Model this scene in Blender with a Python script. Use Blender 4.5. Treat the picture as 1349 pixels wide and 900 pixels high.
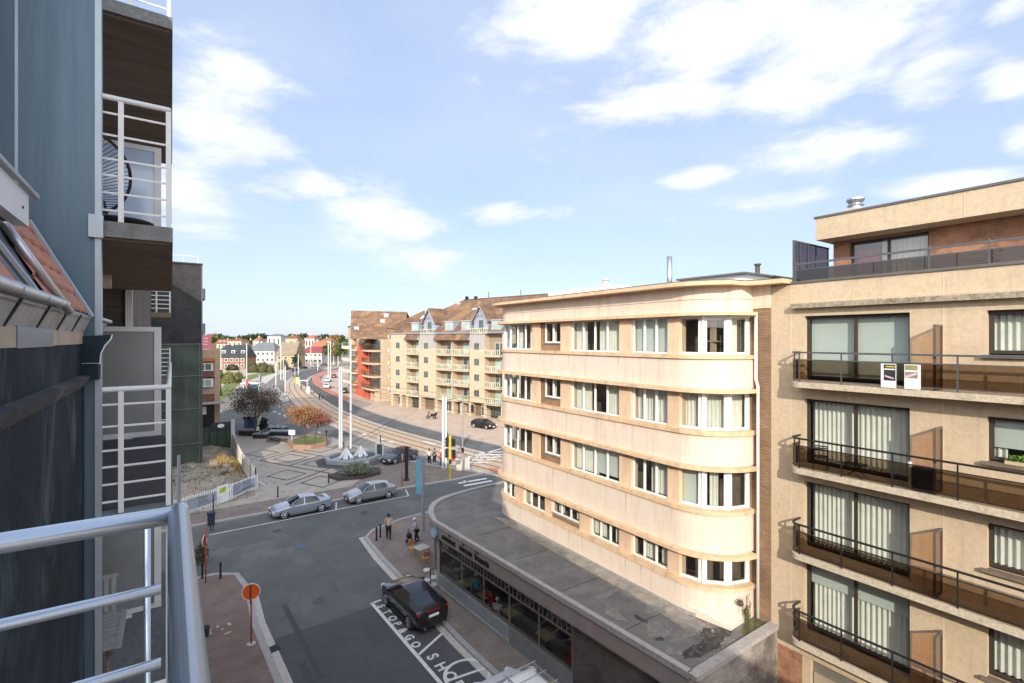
import bpy, bmesh, math, random
from mathutils import Vector, Matrix
R=math.radians
sc=bpy.context.scene
COL=sc.collection
for o in list(bpy.data.objects): bpy.data.objects.remove(o)
# ---------------------------------------------------------------- camera, sky, sun, exposure
F_=650.0; CX=674.5; HY=447.0; HC=14.0
TH=math.atan((CX-226)/F_); S_,C_=math.sin(TH),math.cos(TH)
cd=bpy.data.cameras.new('camera'); cam=bpy.data.objects.new('camera',cd); COL.objects.link(cam)
cam.location=(0,0,HC); cam.rotation_euler=(R(90),0,-TH)
cd.sensor_width=36; cd.lens=36*F_/1349; cd.shift_y=-(450-HY)/1349; cd.clip_start=0.05; cd.clip_end=6000
sc.camera=cam
sc.view_settings.view_transform='Standard'; sc.view_settings.look='None'; sc.view_settings.gamma=1
sc.view_settings.exposure=0.56
SUN_EL=R(22.5); SUN_AZ=R(38)
sd=Vector((math.sin(SUN_AZ)*math.cos(SUN_EL),math.cos(SUN_AZ)*math.cos(SUN_EL),-math.sin(SUN_EL)))
sl=bpy.data.lights.new('sun','SUN'); sl.energy=3.25; sl.angle=R(0.5); sl.color=(1,0.90,0.765)
so=bpy.data.objects.new('sun',sl); COL.objects.link(so); so.rotation_euler=sd.to_track_quat('-Z','Y').to_euler()
so.location=(-40,-50,60)
W=bpy.data.worlds.new('World'); sc.world=W; W.use_nodes=True
wn=W.node_tree; wn.nodes.clear()
def wnode(t,**k):
    n=wn.nodes.new(t)
    for a,b in k.items(): setattr(n,a,b)
    return n
def wm(op,a,b=None,c=None):
    n=wnode('ShaderNodeMath',operation=op)
    for i,v in enumerate((a,b,c)):
        if v is None: continue
        if isinstance(v,(int,float)): n.inputs[i].default_value=v
        else: wn.links.new(v,n.inputs[i])
    return n.outputs[0]
sky=wnode('ShaderNodeTexSky'); sky.sky_type='NISHITA'; sky.sun_disc=False; sky.sun_elevation=SUN_EL; sky.sun_rotation=math.pi+SUN_AZ
sky.air_density=1.0; sky.dust_density=0.6; sky.ozone_density=1.5; sky.altitude=10
geo=wnode('ShaderNodeTexCoord'); sep=wnode('ShaderNodeSeparateXYZ'); wn.links.new(geo.outputs['Generated'],sep.inputs[0])
X,Y,Z=sep.outputs
az=wm('ARCTAN2',X,Y); el=wm('ARCSINE',Z)
comb=wnode('ShaderNodeCombineXYZ'); wn.links.new(wm('MULTIPLY',az,1.0),comb.inputs[0]); wn.links.new(wm('MULTIPLY',el,2.6),comb.inputs[1])
n1=wnode('ShaderNodeTexNoise'); n1.inputs['Scale'].default_value=5.0; n1.inputs['Detail'].default_value=9; n1.inputs['Roughness'].default_value=0.62
n1.inputs['Distortion'].default_value=0.25
wn.links.new(comb.outputs[0],n1.inputs['Vector'])
fb=n1.outputs['Fac']
def azel(px,py):
    r=(px-CX)/F_; v=Vector((S_+C_*r, C_-S_*r, -(py-HY)/F_)).normalized()
    return math.atan2(v.x,v.y), math.asin(v.z)
blobs=[(760,30,110,60,1.0),(930,45,150,70,1.15),(1130,50,150,75,1.15),(870,135,110,34,.95),(1040,115,90,40,.9),(1215,90,60,50,.8),
 (1075,205,115,30,1.05),(930,232,60,13,.9),(1160,190,60,24,.9),(1010,265,75,18,.8),(1250,238,110,20,.85),(1330,105,45,26,1.0),(1345,190,32,24,1.0),(1335,10,50,22,1.0),
 (285,110,75,60,.95),(300,180,80,45,1.0),(245,250,60,50,.8),(405,240,55,18,1.0),(350,252,40,12,.7),(520,290,75,45,.85),(550,335,60,25,.75),(655,280,62,17,.95),(720,170,40,12,.5),(270,305,60,18,.7),(455,92,40,10,.45),(640,20,60,12,.3)]
tot=None
for (px,py,w,h,a) in blobs:
    A0,E0=azel(px,py); A1,_=azel(px+w,py); _,E1=azel(px,py-h)
    u=wm('MULTIPLY',wm('SUBTRACT',az,A0),1/abs(A1-A0)); v=wm('MULTIPLY',wm('SUBTRACT',el,E0),1/abs(E1-E0))
    d=wm('ADD',wm('MULTIPLY',u,u),wm('MULTIPLY',v,v))
    g=wm('MULTIPLY',wm('EXPONENT',wm('MULTIPLY',d,-0.75)),a)
    tot=g if tot is None else wm('MAXIMUM',tot,g)
dens=wm('ADD',wm('MULTIPLY',tot,0.88),wm('MULTIPLY',wm('SUBTRACT',fb,0.5),2.1))
ramp=wnode('ShaderNodeMapRange'); ramp.interpolation_type='SMOOTHSTEP'
ramp.inputs['From Min'].default_value=0.20; ramp.inputs['From Max'].default_value=0.92
wn.links.new(dens,ramp.inputs['Value'])
n2=wnode('ShaderNodeTexNoise'); n2.inputs['Scale'].default_value=2.2; n2.inputs['Detail'].default_value=5
wn.links.new(comb.outputs[0],n2.inputs['Vector'])
mist=wm('MULTIPLY',wm('SUBTRACT',n2.outputs['Fac'],0.35),0.55)
cf=wm('MINIMUM',wm('ADD',wm('MULTIPLY',ramp.outputs[0],0.93),wm('MAXIMUM',mist,0.0)),0.97)
hz=wm('POWER',wm('SUBTRACT',1.0,wm('MAXIMUM',Z,0.0)),9.0)
mix=wnode('ShaderNodeMixRGB'); wn.links.new(wm('MULTIPLY',hz,0.45),mix.inputs[0]); wn.links.new(sky.outputs[0],mix.inputs[1]); mix.inputs[2].default_value=(5.5,6.1,7.4,1)
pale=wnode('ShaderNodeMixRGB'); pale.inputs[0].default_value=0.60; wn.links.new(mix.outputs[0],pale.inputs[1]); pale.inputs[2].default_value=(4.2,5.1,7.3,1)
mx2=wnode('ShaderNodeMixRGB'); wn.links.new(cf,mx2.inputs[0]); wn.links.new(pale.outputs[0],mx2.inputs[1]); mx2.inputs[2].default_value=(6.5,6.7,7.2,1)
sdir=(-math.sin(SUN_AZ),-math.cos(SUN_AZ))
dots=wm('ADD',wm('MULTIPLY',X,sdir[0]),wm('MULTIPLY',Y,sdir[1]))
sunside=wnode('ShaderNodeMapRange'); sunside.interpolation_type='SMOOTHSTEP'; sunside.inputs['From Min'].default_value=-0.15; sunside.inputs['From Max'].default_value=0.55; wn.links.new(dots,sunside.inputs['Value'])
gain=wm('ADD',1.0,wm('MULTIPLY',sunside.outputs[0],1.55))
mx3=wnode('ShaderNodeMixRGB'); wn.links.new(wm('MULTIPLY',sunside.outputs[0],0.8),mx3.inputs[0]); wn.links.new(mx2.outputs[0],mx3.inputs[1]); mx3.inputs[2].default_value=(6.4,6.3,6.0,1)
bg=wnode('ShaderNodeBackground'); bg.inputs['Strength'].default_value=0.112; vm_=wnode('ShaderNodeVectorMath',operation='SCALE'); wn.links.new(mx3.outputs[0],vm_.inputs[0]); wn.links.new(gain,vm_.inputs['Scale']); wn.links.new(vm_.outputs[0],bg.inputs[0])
wo=wnode('ShaderNodeOutputWorld'); wn.links.new(bg.outputs[0],wo.inputs[0])
# ---------------------------------------------------------------- geometry from a pixel: real places on the ground / on a known plane
def G(px,py,Z=0.0):
    d=(HC-Z)*F_/(py-HY); r=(px-CX)/F_
    return (d*(S_+C_*r), d*(C_-S_*r))
def PX(px,py,X):
    r=(px-CX)/F_; d=X/(S_+C_*r); return (d*(C_-S_*r), HC-(py-HY)*d/F_)
def PY(px,py,Y):
    r=(px-CX)/F_; d=Y/(C_-S_*r); return (d*(S_+C_*r), HC-(py-HY)*d/F_)
def DD(px,py,d):
    r=(px-CX)/F_; return Vector((d*(S_+C_*r), d*(C_-S_*r), HC-(py-HY)*d/F_))
# ---------------------------------------------------------------- materials
def newmat(n):
    m=bpy.data.materials.new(n); m.use_nodes=True; nt=m.node_tree; nt.nodes.clear()
    out=nt.nodes.new('ShaderNodeOutputMaterial'); b=nt.nodes.new('ShaderNodeBsdfPrincipled'); nt.links.new(b.outputs[0],out.inputs[0])
    return m,nt,b,out
def nd(nt,t,**k):
    n=nt.nodes.new(t)
    for a,b in k.items(): setattr(n,a,b)
    return n
def coords(nt,mode='obj',sc3=(1,1,1)):
    tc=nd(nt,'ShaderNodeTexCoord'); src=tc.outputs['Object']
    if mode=='wall':     # (x+y, z)
        s=nd(nt,'ShaderNodeSeparateXYZ'); nt.links.new(src,s.inputs[0])
        a=nd(nt,'ShaderNodeMath',operation='ADD'); nt.links.new(s.outputs[0],a.inputs[0]); nt.links.new(s.outputs[1],a.inputs[1])
        c=nd(nt,'ShaderNodeCombineXYZ'); nt.links.new(a.outputs[0],c.inputs[0]); nt.links.new(s.outputs[2],c.inputs[1]); src=c.outputs[0]
    mp=nd(nt,'ShaderNodeMapping'); mp.inputs['Scale'].default_value=sc3; nt.links.new(src,mp.inputs[0])
    return mp.outputs[0]
def c4(c,k=1): return (min(c[0]*k,1),min(c[1]*k,1),min(c[2]*k,1),1)
MC={}
def mat(name,col,rough=0.7,var=0.18,scale=2.0,bump=0.0,bscale=40,metal=0.0,stretch=(1,1,1),spec=0.4,coat=0,dirt=None,dscale=0.6,damt=0.5,streak=None,samt=.3):
    if name in MC: return MC[name]
    m,nt,b,out=newmat(name)
    v=coords(nt,'obj',stretch)
    n=nd(nt,'ShaderNodeTexNoise'); n.inputs['Scale'].default_value=scale; n.inputs['Detail'].default_value=7; n.inputs['Roughness'].default_value=.65; nt.links.new(v,n.inputs['Vector'])
    r=nd(nt,'ShaderNodeMapRange'); r.inputs['From Min'].default_value=.3; r.inputs['From Max'].default_value=.7; nt.links.new(n.outputs['Fac'],r.inputs['Value'])
    mx=nd(nt,'ShaderNodeMixRGB'); nt.links.new(r.outputs[0],mx.inputs[0]); mx.inputs[1].default_value=c4(col,1-var); mx.inputs[2].default_value=c4(col,1+var)
    cur=mx.outputs[0]
    if dirt:
        n3=nd(nt,'ShaderNodeTexNoise'); n3.inputs['Scale'].default_value=dscale; n3.inputs['Detail'].default_value=9; n3.inputs['Roughness'].default_value=.72; n3.inputs['Distortion'].default_value=.6; nt.links.new(v,n3.inputs['Vector'])
        r3=nd(nt,'ShaderNodeMapRange'); r3.inputs['From Min'].default_value=.5; r3.inputs['From Max'].default_value=.66; r3.inputs['To Max'].default_value=damt; nt.links.new(n3.outputs['Fac'],r3.inputs['Value'])
        m3=nd(nt,'ShaderNodeMixRGB'); nt.links.new(r3.outputs[0],m3.inputs[0]); nt.links.new(cur,m3.inputs[1]); m3.inputs[2].default_value=c4(dirt); cur=m3.outputs[0]
    if streak:
        vs_=coords(nt,'obj',(5,5,.35)); n4=nd(nt,'ShaderNodeTexNoise'); n4.inputs['Scale'].default_value=1.0; n4.inputs['Detail'].default_value=8; n4.inputs['Roughness'].default_value=.7; nt.links.new(vs_,n4.inputs['Vector'])
        r4=nd(nt,'ShaderNodeMapRange'); r4.inputs['From Min'].default_value=.52; r4.inputs['From Max'].default_value=.75; r4.inputs['To Max'].default_value=samt; nt.links.new(n4.outputs['Fac'],r4.inputs['Value'])
        m4=nd(nt,'ShaderNodeMixRGB'); nt.links.new(r4.outputs[0],m4.inputs[0]); nt.links.new(cur,m4.inputs[1]); m4.inputs[2].default_value=c4(streak); cur=m4.outputs[0]
    nt.links.new(cur,b.inputs['Base Color'])
    b.inputs['Roughness'].default_value=rough; b.inputs['Metallic'].default_value=metal
    b.inputs['Specular IOR Level'].default_value=spec
    if coat: b.inputs['Coat Weight'].default_value=coat; b.inputs['Coat Roughness'].default_value=.04
    if bump:
        nb=nd(nt,'ShaderNodeTexNoise'); nb.inputs['Scale'].default_value=bscale; nb.inputs['Detail'].default_value=4; nt.links.new(v,nb.inputs['Vector'])
        bp=nd(nt,'ShaderNodeBump'); bp.inputs['Strength'].default_value=bump; bp.inputs['Distance'].default_value=.02; nt.links.new(nb.outputs['Fac'],bp.inputs['Height']); nt.links.new(bp.outputs[0],b.inputs['Normal'])
    MC[name]=m; return m
def brick(name,c1,c2,mort,w=.22,h=.065,mode='wall',ms=.008,rough=.85,var=.3,dirt=None,dscale=.5,damt=.6,bump=.3,off=.5):
    if name in MC: return MC[name]
    m,nt,b,out=newmat(name)
    v=coords(nt,mode)
    t=nd(nt,'ShaderNodeTexBrick'); t.offset=off; nt.links.new(v,t.inputs['Vector']); t.inputs['Scale'].default_value=1; t.inputs['Brick Width'].default_value=w; t.inputs['Row Height'].default_value=h
    t.inputs['Mortar Size'].default_value=ms; t.inputs['Mortar Smooth'].default_value=.2; t.inputs['Bias'].default_value=0
    t.inputs['Color1'].default_value=c4(c1); t.inputs['Color2'].default_value=c4(c2); t.inputs['Mortar'].default_value=c4(mort)
    vo=coords(nt,'obj')
    n=nd(nt,'ShaderNodeTexNoise'); n.inputs['Scale'].default_value=.9; n.inputs['Detail'].default_value=8; nt.links.new(vo,n.inputs['Vector'])
    r=nd(nt,'ShaderNodeMapRange'); r.inputs['From Min'].default_value=.3; r.inputs['From Max'].default_value=.7; r.inputs['To Min'].default_value=1-var; r.inputs['To Max'].default_value=1+var*.6; nt.links.new(n.outputs['Fac'],r.inputs['Value'])
    mu=nd(nt,'ShaderNodeMixRGB',blend_type='MULTIPLY'); mu.inputs[0].default_value=1; nt.links.new(t.outputs['Color'],mu.inputs[1]); nt.links.new(r.outputs[0],mu.inputs[2])
    cur=mu.outputs[0]
    if dirt:
        n3=nd(nt,'ShaderNodeTexNoise'); n3.inputs['Scale'].default_value=dscale; n3.inputs['Detail'].default_value=9; n3.inputs['Roughness'].default_value=.7; nt.links.new(vo,n3.inputs['Vector'])
        r3=nd(nt,'ShaderNodeMapRange'); r3.inputs['From Min'].default_value=.48; r3.inputs['From Max'].default_value=.62; r3.inputs['To Max'].default_value=damt; nt.links.new(n3.outputs['Fac'],r3.inputs['Value'])
        m3=nd(nt,'ShaderNodeMixRGB'); nt.links.new(r3.outputs[0],m3.inputs[0]); nt.links.new(cur,m3.inputs[1]); m3.inputs[2].default_value=c4(dirt); cur=m3.outputs[0]
    nt.links.new(cur,b.inputs['Base Color']); b.inputs['Roughness'].default_value=rough; b.inputs['Specular IOR Level'].default_value=.25
    bp=nd(nt,'ShaderNodeBump'); bp.inputs['Strength'].default_value=bump; bp.inputs['Distance'].default_value=.01; bp.invert=True; nt.links.new(t.outputs['Fac'],bp.inputs['Height']); nt.links.new(bp.outputs[0],b.inputs['Normal'])
    MC[name]=m; return m
def glass(name,tint=(.9,.95,.95),refl=1.0,rough=.02,base=.04,gcol=(1,1,1)):
    if name in MC: return MC[name]
    m,nt,b,out=newmat(name); nt.nodes.remove(b)
    tr=nd(nt,'ShaderNodeBsdfTransparent'); tr.inputs[0].default_value=c4(tint)
    gl=nd(nt,'ShaderNodeBsdfGlossy'); gl.inputs['Roughness'].default_value=rough; gl.inputs['Color'].default_value=c4(gcol)
    ge=nd(nt,'ShaderNodeNewGeometry'); dt=nd(nt,'ShaderNodeVectorMath',operation='DOT_PRODUCT'); nt.links.new(ge.outputs['Incoming'],dt.inputs[0]); nt.links.new(ge.outputs['Normal'],dt.inputs[1])
    ab=nd(nt,'ShaderNodeMath',operation='ABSOLUTE'); nt.links.new(dt.outputs['Value'],ab.inputs[0])
    on=nd(nt,'ShaderNodeMath',operation='SUBTRACT'); on.inputs[0].default_value=1.0; nt.links.new(ab.outputs[0],on.inputs[1])
    fr=nd(nt,'ShaderNodeMath',operation='POWER'); nt.links.new(on.outputs[0],fr.inputs[0]); fr.inputs[1].default_value=5.0
    ma=nd(nt,'ShaderNodeMath',operation='MULTIPLY_ADD'); nt.links.new(fr.outputs[0],ma.inputs[0]); ma.inputs[1].default_value=refl; ma.inputs[2].default_value=base; ma.use_clamp=True
    mx=nd(nt,'ShaderNodeMixShader'); nt.links.new(ma.outputs[0],mx.inputs[0]); nt.links.new(tr.outputs[0],mx.inputs[1]); nt.links.new(gl.outputs[0],mx.inputs[2]); nt.links.new(mx.outputs[0],out.inputs[0])
    MC[name]=m; return m
M_cream=mat('cream_plaster',(.67,.56,.465),.85,.06,1.2,.15,30,dirt=(.55,.43,.32),dscale=.8,damt=.22,streak=(.44,.34,.25),samt=.65)
M_ledge=mat('ochre_ledge',(.64,.45,.28),.85,.14,3,.2,30,dirt=(.3,.21,.13),dscale=2.0,damt=.55)
M_pier=mat('pier_plaster',(.66,.48,.33),.85,.12,2,.15,40,stretch=(1,1,.3),dirt=(.4,.27,.17),dscale=1.5,damt=.35)
M_beige=mat('beige_render',(.53,.42,.29),.92,.12,9,.5,60,dirt=(.36,.28,.20),dscale=.7,damt=.3,streak=(.33,.26,.19),samt=.5)
M_joint=mat('render_joint',(.6,.48,.35),.9,.05)
M_slabconc=mat('exposed_concrete',(.50,.42,.31),.95,.25,14,.6,60,dirt=(.2,.17,.12),dscale=3,damt=.45)
M_mossy=mat('mossy_concrete',(.30,.26,.19),.95,.4,10,.6,50,dirt=(.1,.09,.06),dscale=4,damt=.7)
M_white=mat('white_pvc',(.80,.80,.78),.35,.04)
M_wood=mat('dark_bronze_frame',(.045,.035,.028),.45,.15)
M_rail=mat('grey_blue_rail',(.10,.11,.12),.4,.15,metal=.3)
M_railblack=mat('black_rail',(.02,.02,.02),.4,.15)
M_smoke=glass('smoked_glass',(.30,.235,.175),1.0,.02,.05)
M_smoke2=glass('bronze_glass',(.78,.58,.36),1.0,.02,.05)
M_pane=glass('window_glass',(.80,.84,.83),1.0,.02,.09)
M_paned=glass('dark_window_glass',(.45,.5,.5),1.0,.02,.10)
M_milk=mat('milky_glass',(.42,.54,.70),.12,.06,.6,spec=.8)
M_curt=mat('curtain_cloth',(.78,.76,.69),.9,.08,3)
M_blind=mat('roller_blind',(.62,.66,.62),.8,.04,1)
M_red_c=mat('red_curtain',(.45,.03,.06),.9,.1)
M_int=mat('dark_interior',(.05,.045,.04),.9,.3,1)
M_int2=mat('room_interior',(.16,.13,.10),.9,.4,1.2)
M_brickthin=brick('thin_brown_brick',(.36,.23,.14),(.27,.165,.095),(.15,.10,.07),.24,.055,ms=.009)
M_brickred=brick('red_brick',(.42,.19,.10),(.34,.14,.075),(.30,.24,.19),.24,.075,dirt=(.05,.03,.025),dscale=2.5,damt=.45)
M_brickw=brick('weathered_wall_brick',(.42,.37,.32),(.30,.26,.23),(.22,.2,.18),.22,.07,dirt=(.10,.08,.065),dscale=.7,damt=.85)
M_brickshop=brick('dark_shop_brick',(.16,.13,.11),(.11,.09,.08),(.09,.08,.07),.22,.07)
M_brickdark=brick('old_dark_brick',(.14,.11,.09),(.10,.08,.065),(.12,.1,.09),.22,.065)
M_metal=mat('galvanised_metal',(.45,.47,.49),.35,.12,6,metal=.8)
M_steelw=mat('painted_steel',(.50,.58,.67),.27,.06,4,metal=.75)
M_railw=mat('white_steel',(.62,.64,.65),.4,.06,4)
M_zinc=mat('zinc_sheet',(.070,.112,.155),.36,.12,.9,.03,12,metal=.45,stretch=(5,5,.3),dirt=(.12,.175,.225),dscale=.6,damt=.45)
M_zinclight=mat('zinc_trim',(.30,.35,.40),.4,.12,2,metal=.5)
M_slate=mat('dark_sheet_wall',(.014,.022,.030),.8,.5,2.2,.12,20,dirt=(.075,.10,.125),dscale=1.3,damt=.8,stretch=(1,1,.6),spec=.12)
M_dark=mat('near_black',(.012,.012,.013),.45,.3)
M_black=mat('matte_black',(.02,.02,.02),.7,.2)
M_conc=mat('grey_concrete',(.30,.29,.27),.92,.22,7,.4,50,dirt=(.12,.12,.12),dscale=2,damt=.4)
M_conclight=mat('light_concrete',(.46,.43,.39),.92,.15,5,.3,40)
M_soffit=mat('brown_soffit',(.17,.135,.105),.85,.25,1.5,.2,14,stretch=(.5,5,1),dirt=(.22,.18,.14),dscale=.8,damt=.35)
M_asph=mat('asphalt',(.118,.122,.122),.93,.16,.35,.35,90,dirt=(.20,.19,.175),dscale=.16,damt=.7,spec=.15)
M_asph2=mat('patched_asphalt',(.20,.19,.175),.93,.14,.5,.35,90,dirt=(.29,.26,.22),dscale=.2,damt=.5,spec=.15)
M_pave=brick('paving_brick',(.255,.205,.18),(.21,.17,.15),(.13,.11,.10),.2,.1,'obj',ms=.008,var=.2,bump=.2)
M_pavered=brick('brown_paving',(.24,.17,.14),(.20,.145,.12),(.13,.1,.09),.2,.1,'obj',ms=.008,var=.2,bump=.2)
M_pavewarm=mat('warm_paving',(.47,.36,.285),.93,.15,.6,.3,60,dirt=(.34,.26,.20),dscale=.3,damt=.5)
M_plaza=brick('plaza_slabs',(.40,.355,.305),(.36,.325,.285),(.27,.24,.215),.6,.3,'obj',ms=.01,var=.14,bump=.15)
M_pline=mat('dark_paving_line',(.07,.073,.075),.9,.15)
M_track=mat('tram_bed',(.46,.345,.245),.95,.2,1.5,.4,40)
M_kerb=mat('kerb_stone',(.33,.32,.31),.9,.15,5)
M_paint=mat('road_paint',(.66,.66,.63),.75,.12,6,dirt=(.3,.3,.3),dscale=3,damt=.5)
M_bike=mat('red_cycle_path',(.42,.19,.13),.9,.1,2)
M_sand=mat('sandy_soil',(.33,.285,.225),.97,.3,1.6,1.0,6,dirt=(.10,.095,.06),dscale=.55,damt=.85)
M_grass=mat('lawn',(.13,.17,.045),.95,.35,.9,.5,20)
M_tar=mat('roof_felt',(.16,.155,.148),.95,.22,1.2,.5,50,dirt=(.27,.255,.225),dscale=.55,damt=.55)
M_cop=mat('concrete_coping',(.36,.33,.315),.9,.2,6,.4,60,dirt=(.4,.38,.35),dscale=9,damt=.5)
M_fascia=mat('brown_fascia',(.29,.24,.215),.75,.1,1.5)
M_tile=brick('far_roof_tile',(.21,.12,.085),(.155,.095,.07),(.12,.075,.05),.35,.28,'wall',ms=.02,dirt=(.34,.22,.09),dscale=.35,damt=.55,bump=.6)
M_tile2=brick('mossy_roof_tile',(.22,.125,.085),(.17,.10,.07),(.15,.09,.06),.35,.28,'wall',ms=.02,dirt=(.40,.27,.10),dscale=.5,damt=.5,bump=.6)
M_greenw=mat('pale_green_paint',(.52,.58,.45),.7,.06)
M_blueg=mat('grey_zinc_cladding',(.30,.34,.40),.5,.1)
M_fac=mat('buff_brick_facade',(.50,.40,.285),.9,.08,1.2)
M_redp=mat('red_render',(.50,.11,.06),.8,.08)
M_tan=mat('tan_wall',(.48,.36,.24),.9,.12,1)
def flat(name,c,rough=.6,var=.06,**k): return mat(name,c,rough,var,**k)
# ---------------------------------------------------------------- mesh builder
class Fr:
    """facade frame: origin, direction along the wall, outward normal"""
    def __init__(s,o,u,n=None):
        s.o=Vector((o[0],o[1],0)); u=Vector((u[0],u[1],0)).normalized(); s.u=u
        if n is None: n=(-u.y,u.x)
        s.n=Vector((n[0],n[1],0)).normalized()
    def p(s,u,n,z): q=s.o+s.u*u+s.n*n; return Vector((q.x,q.y,z))
BOXF=((0,3,2,1),(4,5,6,7),(0,1,5,4),(1,2,6,5),(2,3,7,6),(3,0,4,7))
class MB:
    def __init__(s): s.v=[];s.f=[];s.mi=[];s.cm=0
    def add(s,vs,fs):
        b=len(s.v); s.v+= [tuple(q) for q in vs]; s.f+=[tuple(b+i for i in f) for f in fs]; s.mi+=[s.cm]*len(fs); return s
    def box(s,x0,x1,y0,y1,z0,z1):
        if x0>x1:x0,x1=x1,x0
        if y0>y1:y0,y1=y1,y0
        return s.add([(x0,y0,z0),(x1,y0,z0),(x1,y1,z0),(x0,y1,z0),(x0,y0,z1),(x1,y0,z1),(x1,y1,z1),(x0,y1,z1)],BOXF)
    def fb(s,fr,u0,u1,n0,n1,z0,z1):
        return s.add([fr.p(u0,n0,z0),fr.p(u1,n0,z0),fr.p(u1,n1,z0),fr.p(u0,n1,z0),fr.p(u0,n0,z1),fr.p(u1,n0,z1),fr.p(u1,n1,z1),fr.p(u0,n1,z1)],BOXF)
    def rbox(s,c,sx,sy,sz,rz=0,M=None):
        M=M or Matrix.Rotation(rz,4,'Z'); c=Vector(c)
        q=[(-1,-1,-1),(1,-1,-1),(1,1,-1),(-1,1,-1),(-1,-1,1),(1,-1,1),(1,1,1),(-1,1,1)]
        return s.add([c+M.to_3x3()@Vector((a*sx/2,b*sy/2,d*sz/2)) for a,b,d in q],BOXF)
    def quad(s,*p): return s.add(p,[tuple(range(len(p)))])
    def prism(s,poly,z0,z1,bottom=True):
        n=len(poly); vs=[(p[0],p[1],z0) for p in poly]+[(p[0],p[1],z1) for p in poly]
        fs=[(i,(i+1)%n,n+(i+1)%n,n+i) for i in range(n)]+[tuple(range(n,2*n))]
        if bottom: fs.append(tuple(range(n-1,-1,-1)))
        return s.add(vs,fs)
    def ribbon(s,A,B,z0,z1):
        n=len(A); vs=[(p[0],p[1],z) for z in (z0,z1) for L in (A,B) for p in L]
        i0,i1,i2,i3=0,n,2*n,3*n; fs=[]
        for i in range(n-1):
            fs+=[(i0+i,i0+i+1,i2+i+1,i2+i),(i1+i+1,i1+i,i3+i,i3+i+1),(i2+i,i2+i+1,i3+i+1,i3+i),(i0+i+1,i0+i,i1+i,i1+i+1)]
        fs+=[(i0,i2,i3,i1),(i0+n-1,i1+n-1,i3+n-1,i2+n-1)]
        return s.add(vs,fs)
    def tube(s,pts,r,seg=8,caps=True):
        pts=[Vector(p) for p in pts]; n=len(pts); rs=r if isinstance(r,(list,tuple)) else [r]*n
        vs=[];fs=[]; up=None
        for i,p in enumerate(pts):
            t=(pts[min(i+1,n-1)]-pts[max(i-1,0)]).normalized()
            if up is None: up=Vector((0,0,1)) if abs(t.z)<.9 else Vector((1,0,0))
            a=t.cross(up).normalized(); b=a.cross(t).normalized(); up=b
            for k in range(seg):
                an=2*math.pi*k/seg; vs.append(p+(a*math.cos(an)+b*math.sin(an))*rs[i])
        for i in range(n-1):
            for k in range(seg): fs.append((i*seg+k,i*seg+(k+1)%seg,(i+1)*seg+(k+1)%seg,(i+1)*seg+k))
        if caps: fs+= [tuple(range(seg-1,-1,-1)),tuple((n-1)*seg+k for k in range(seg))]
        return s.add(vs,fs)
    def lathe(s,c,prof,seg=16):
        vs=[];fs=[]
        for (r,z) in prof:
            for k in range(seg):
                a=2*math.pi*k/seg; vs.append((c[0]+r*math.cos(a),c[1]+r*math.sin(a),c[2]+z))
        n=len(prof)
        for i in range(n-1):
            for k in range(seg): fs.append((i*seg+k,i*seg+(k+1)%seg,(i+1)*seg+(k+1)%seg,(i+1)*seg+k))
        fs+= [tuple(range(seg-1,-1,-1)),tuple((n-1)*seg+k for k in range(seg))]
        return s.add(vs,fs)
    def build(s,name,m,parent=None,smooth=False,world=True):
        me=bpy.data.meshes.new(name)
        vs=s.v
        if parent is not None and world:
            l=wloc(parent); vs=[(a-l.x,b-l.y,c-l.z) for a,b,c in vs]
        me.from_pydata(vs,[],s.f)
        ms=m if isinstance(m,(list,tuple)) else [m]
        for q in ms: me.materials.append(q)
        if len(ms)>1: me.polygons.foreach_set('material_index',s.mi)
        me.update()
        if smooth: me.polygons.foreach_set('use_smooth',[True]*len(me.polygons))
        o=bpy.data.objects.new(name,me); COL.objects.link(o)
        if parent is not None: o.parent=parent
        return o
def wloc(o):
    l=Vector((0,0,0))
    while o is not None: l+=o.location; o=o.parent
    return l
def thing(name,label,cat,loc=(0,0,0),rz=0,group=None):
    o=bpy.data.objects.new(name,None); COL.objects.link(o); o.location=loc; o.rotation_euler=(0,0,rz); o.empty_display_size=.2
    o['label']=label; o['category']=cat
    if group: o['group']=group
    return o
def tag(o,label,cat,group=None,kind=None):
    if label: o['label']=label
    if cat: o['category']=cat
    if group: o['group']=group
    if kind: o['kind']=kind
    return o
def struct(name,mb,m,smooth=False):
    o=mb.build(name,m,None,smooth); o['kind']='structure'; return o
def centre(o):
    """put a top-level mesh's origin at its base"""
    vs=[v.co for v in o.data.vertices]; x=sum(v.x for v in vs)/len(vs); y=sum(v.y for v in vs)/len(vs); z=min(v.z for v in vs)
    o.data.transform(Matrix.Translation((-x,-y,-z))); o.location=(x,y,z); return o
def copy_tree(o,parent=None):
    c=o.copy(); COL.objects.link(c); c.parent=parent
    for ch in [q for q in bpy.data.objects if q.parent==o]: copy_tree(ch,c)
    return c
OFFS=[0.0]
def text_mesh(body,size,ext=.004,font_shear=0):
    cu=bpy.data.curves.new('t','FONT'); cu.body=body; cu.size=size; cu.extrude=ext; cu.offset=OFFS[0]; cu.align_x='LEFT'; cu.shear=font_shear
    o=bpy.data.objects.new('t',cu); COL.objects.link(o); bpy.context.view_layer.update()
    me=bpy.data.meshes.new_from_object(o.evaluated_get(bpy.context.evaluated_depsgraph_get()))
    bpy.data.objects.remove(o); return me
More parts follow.
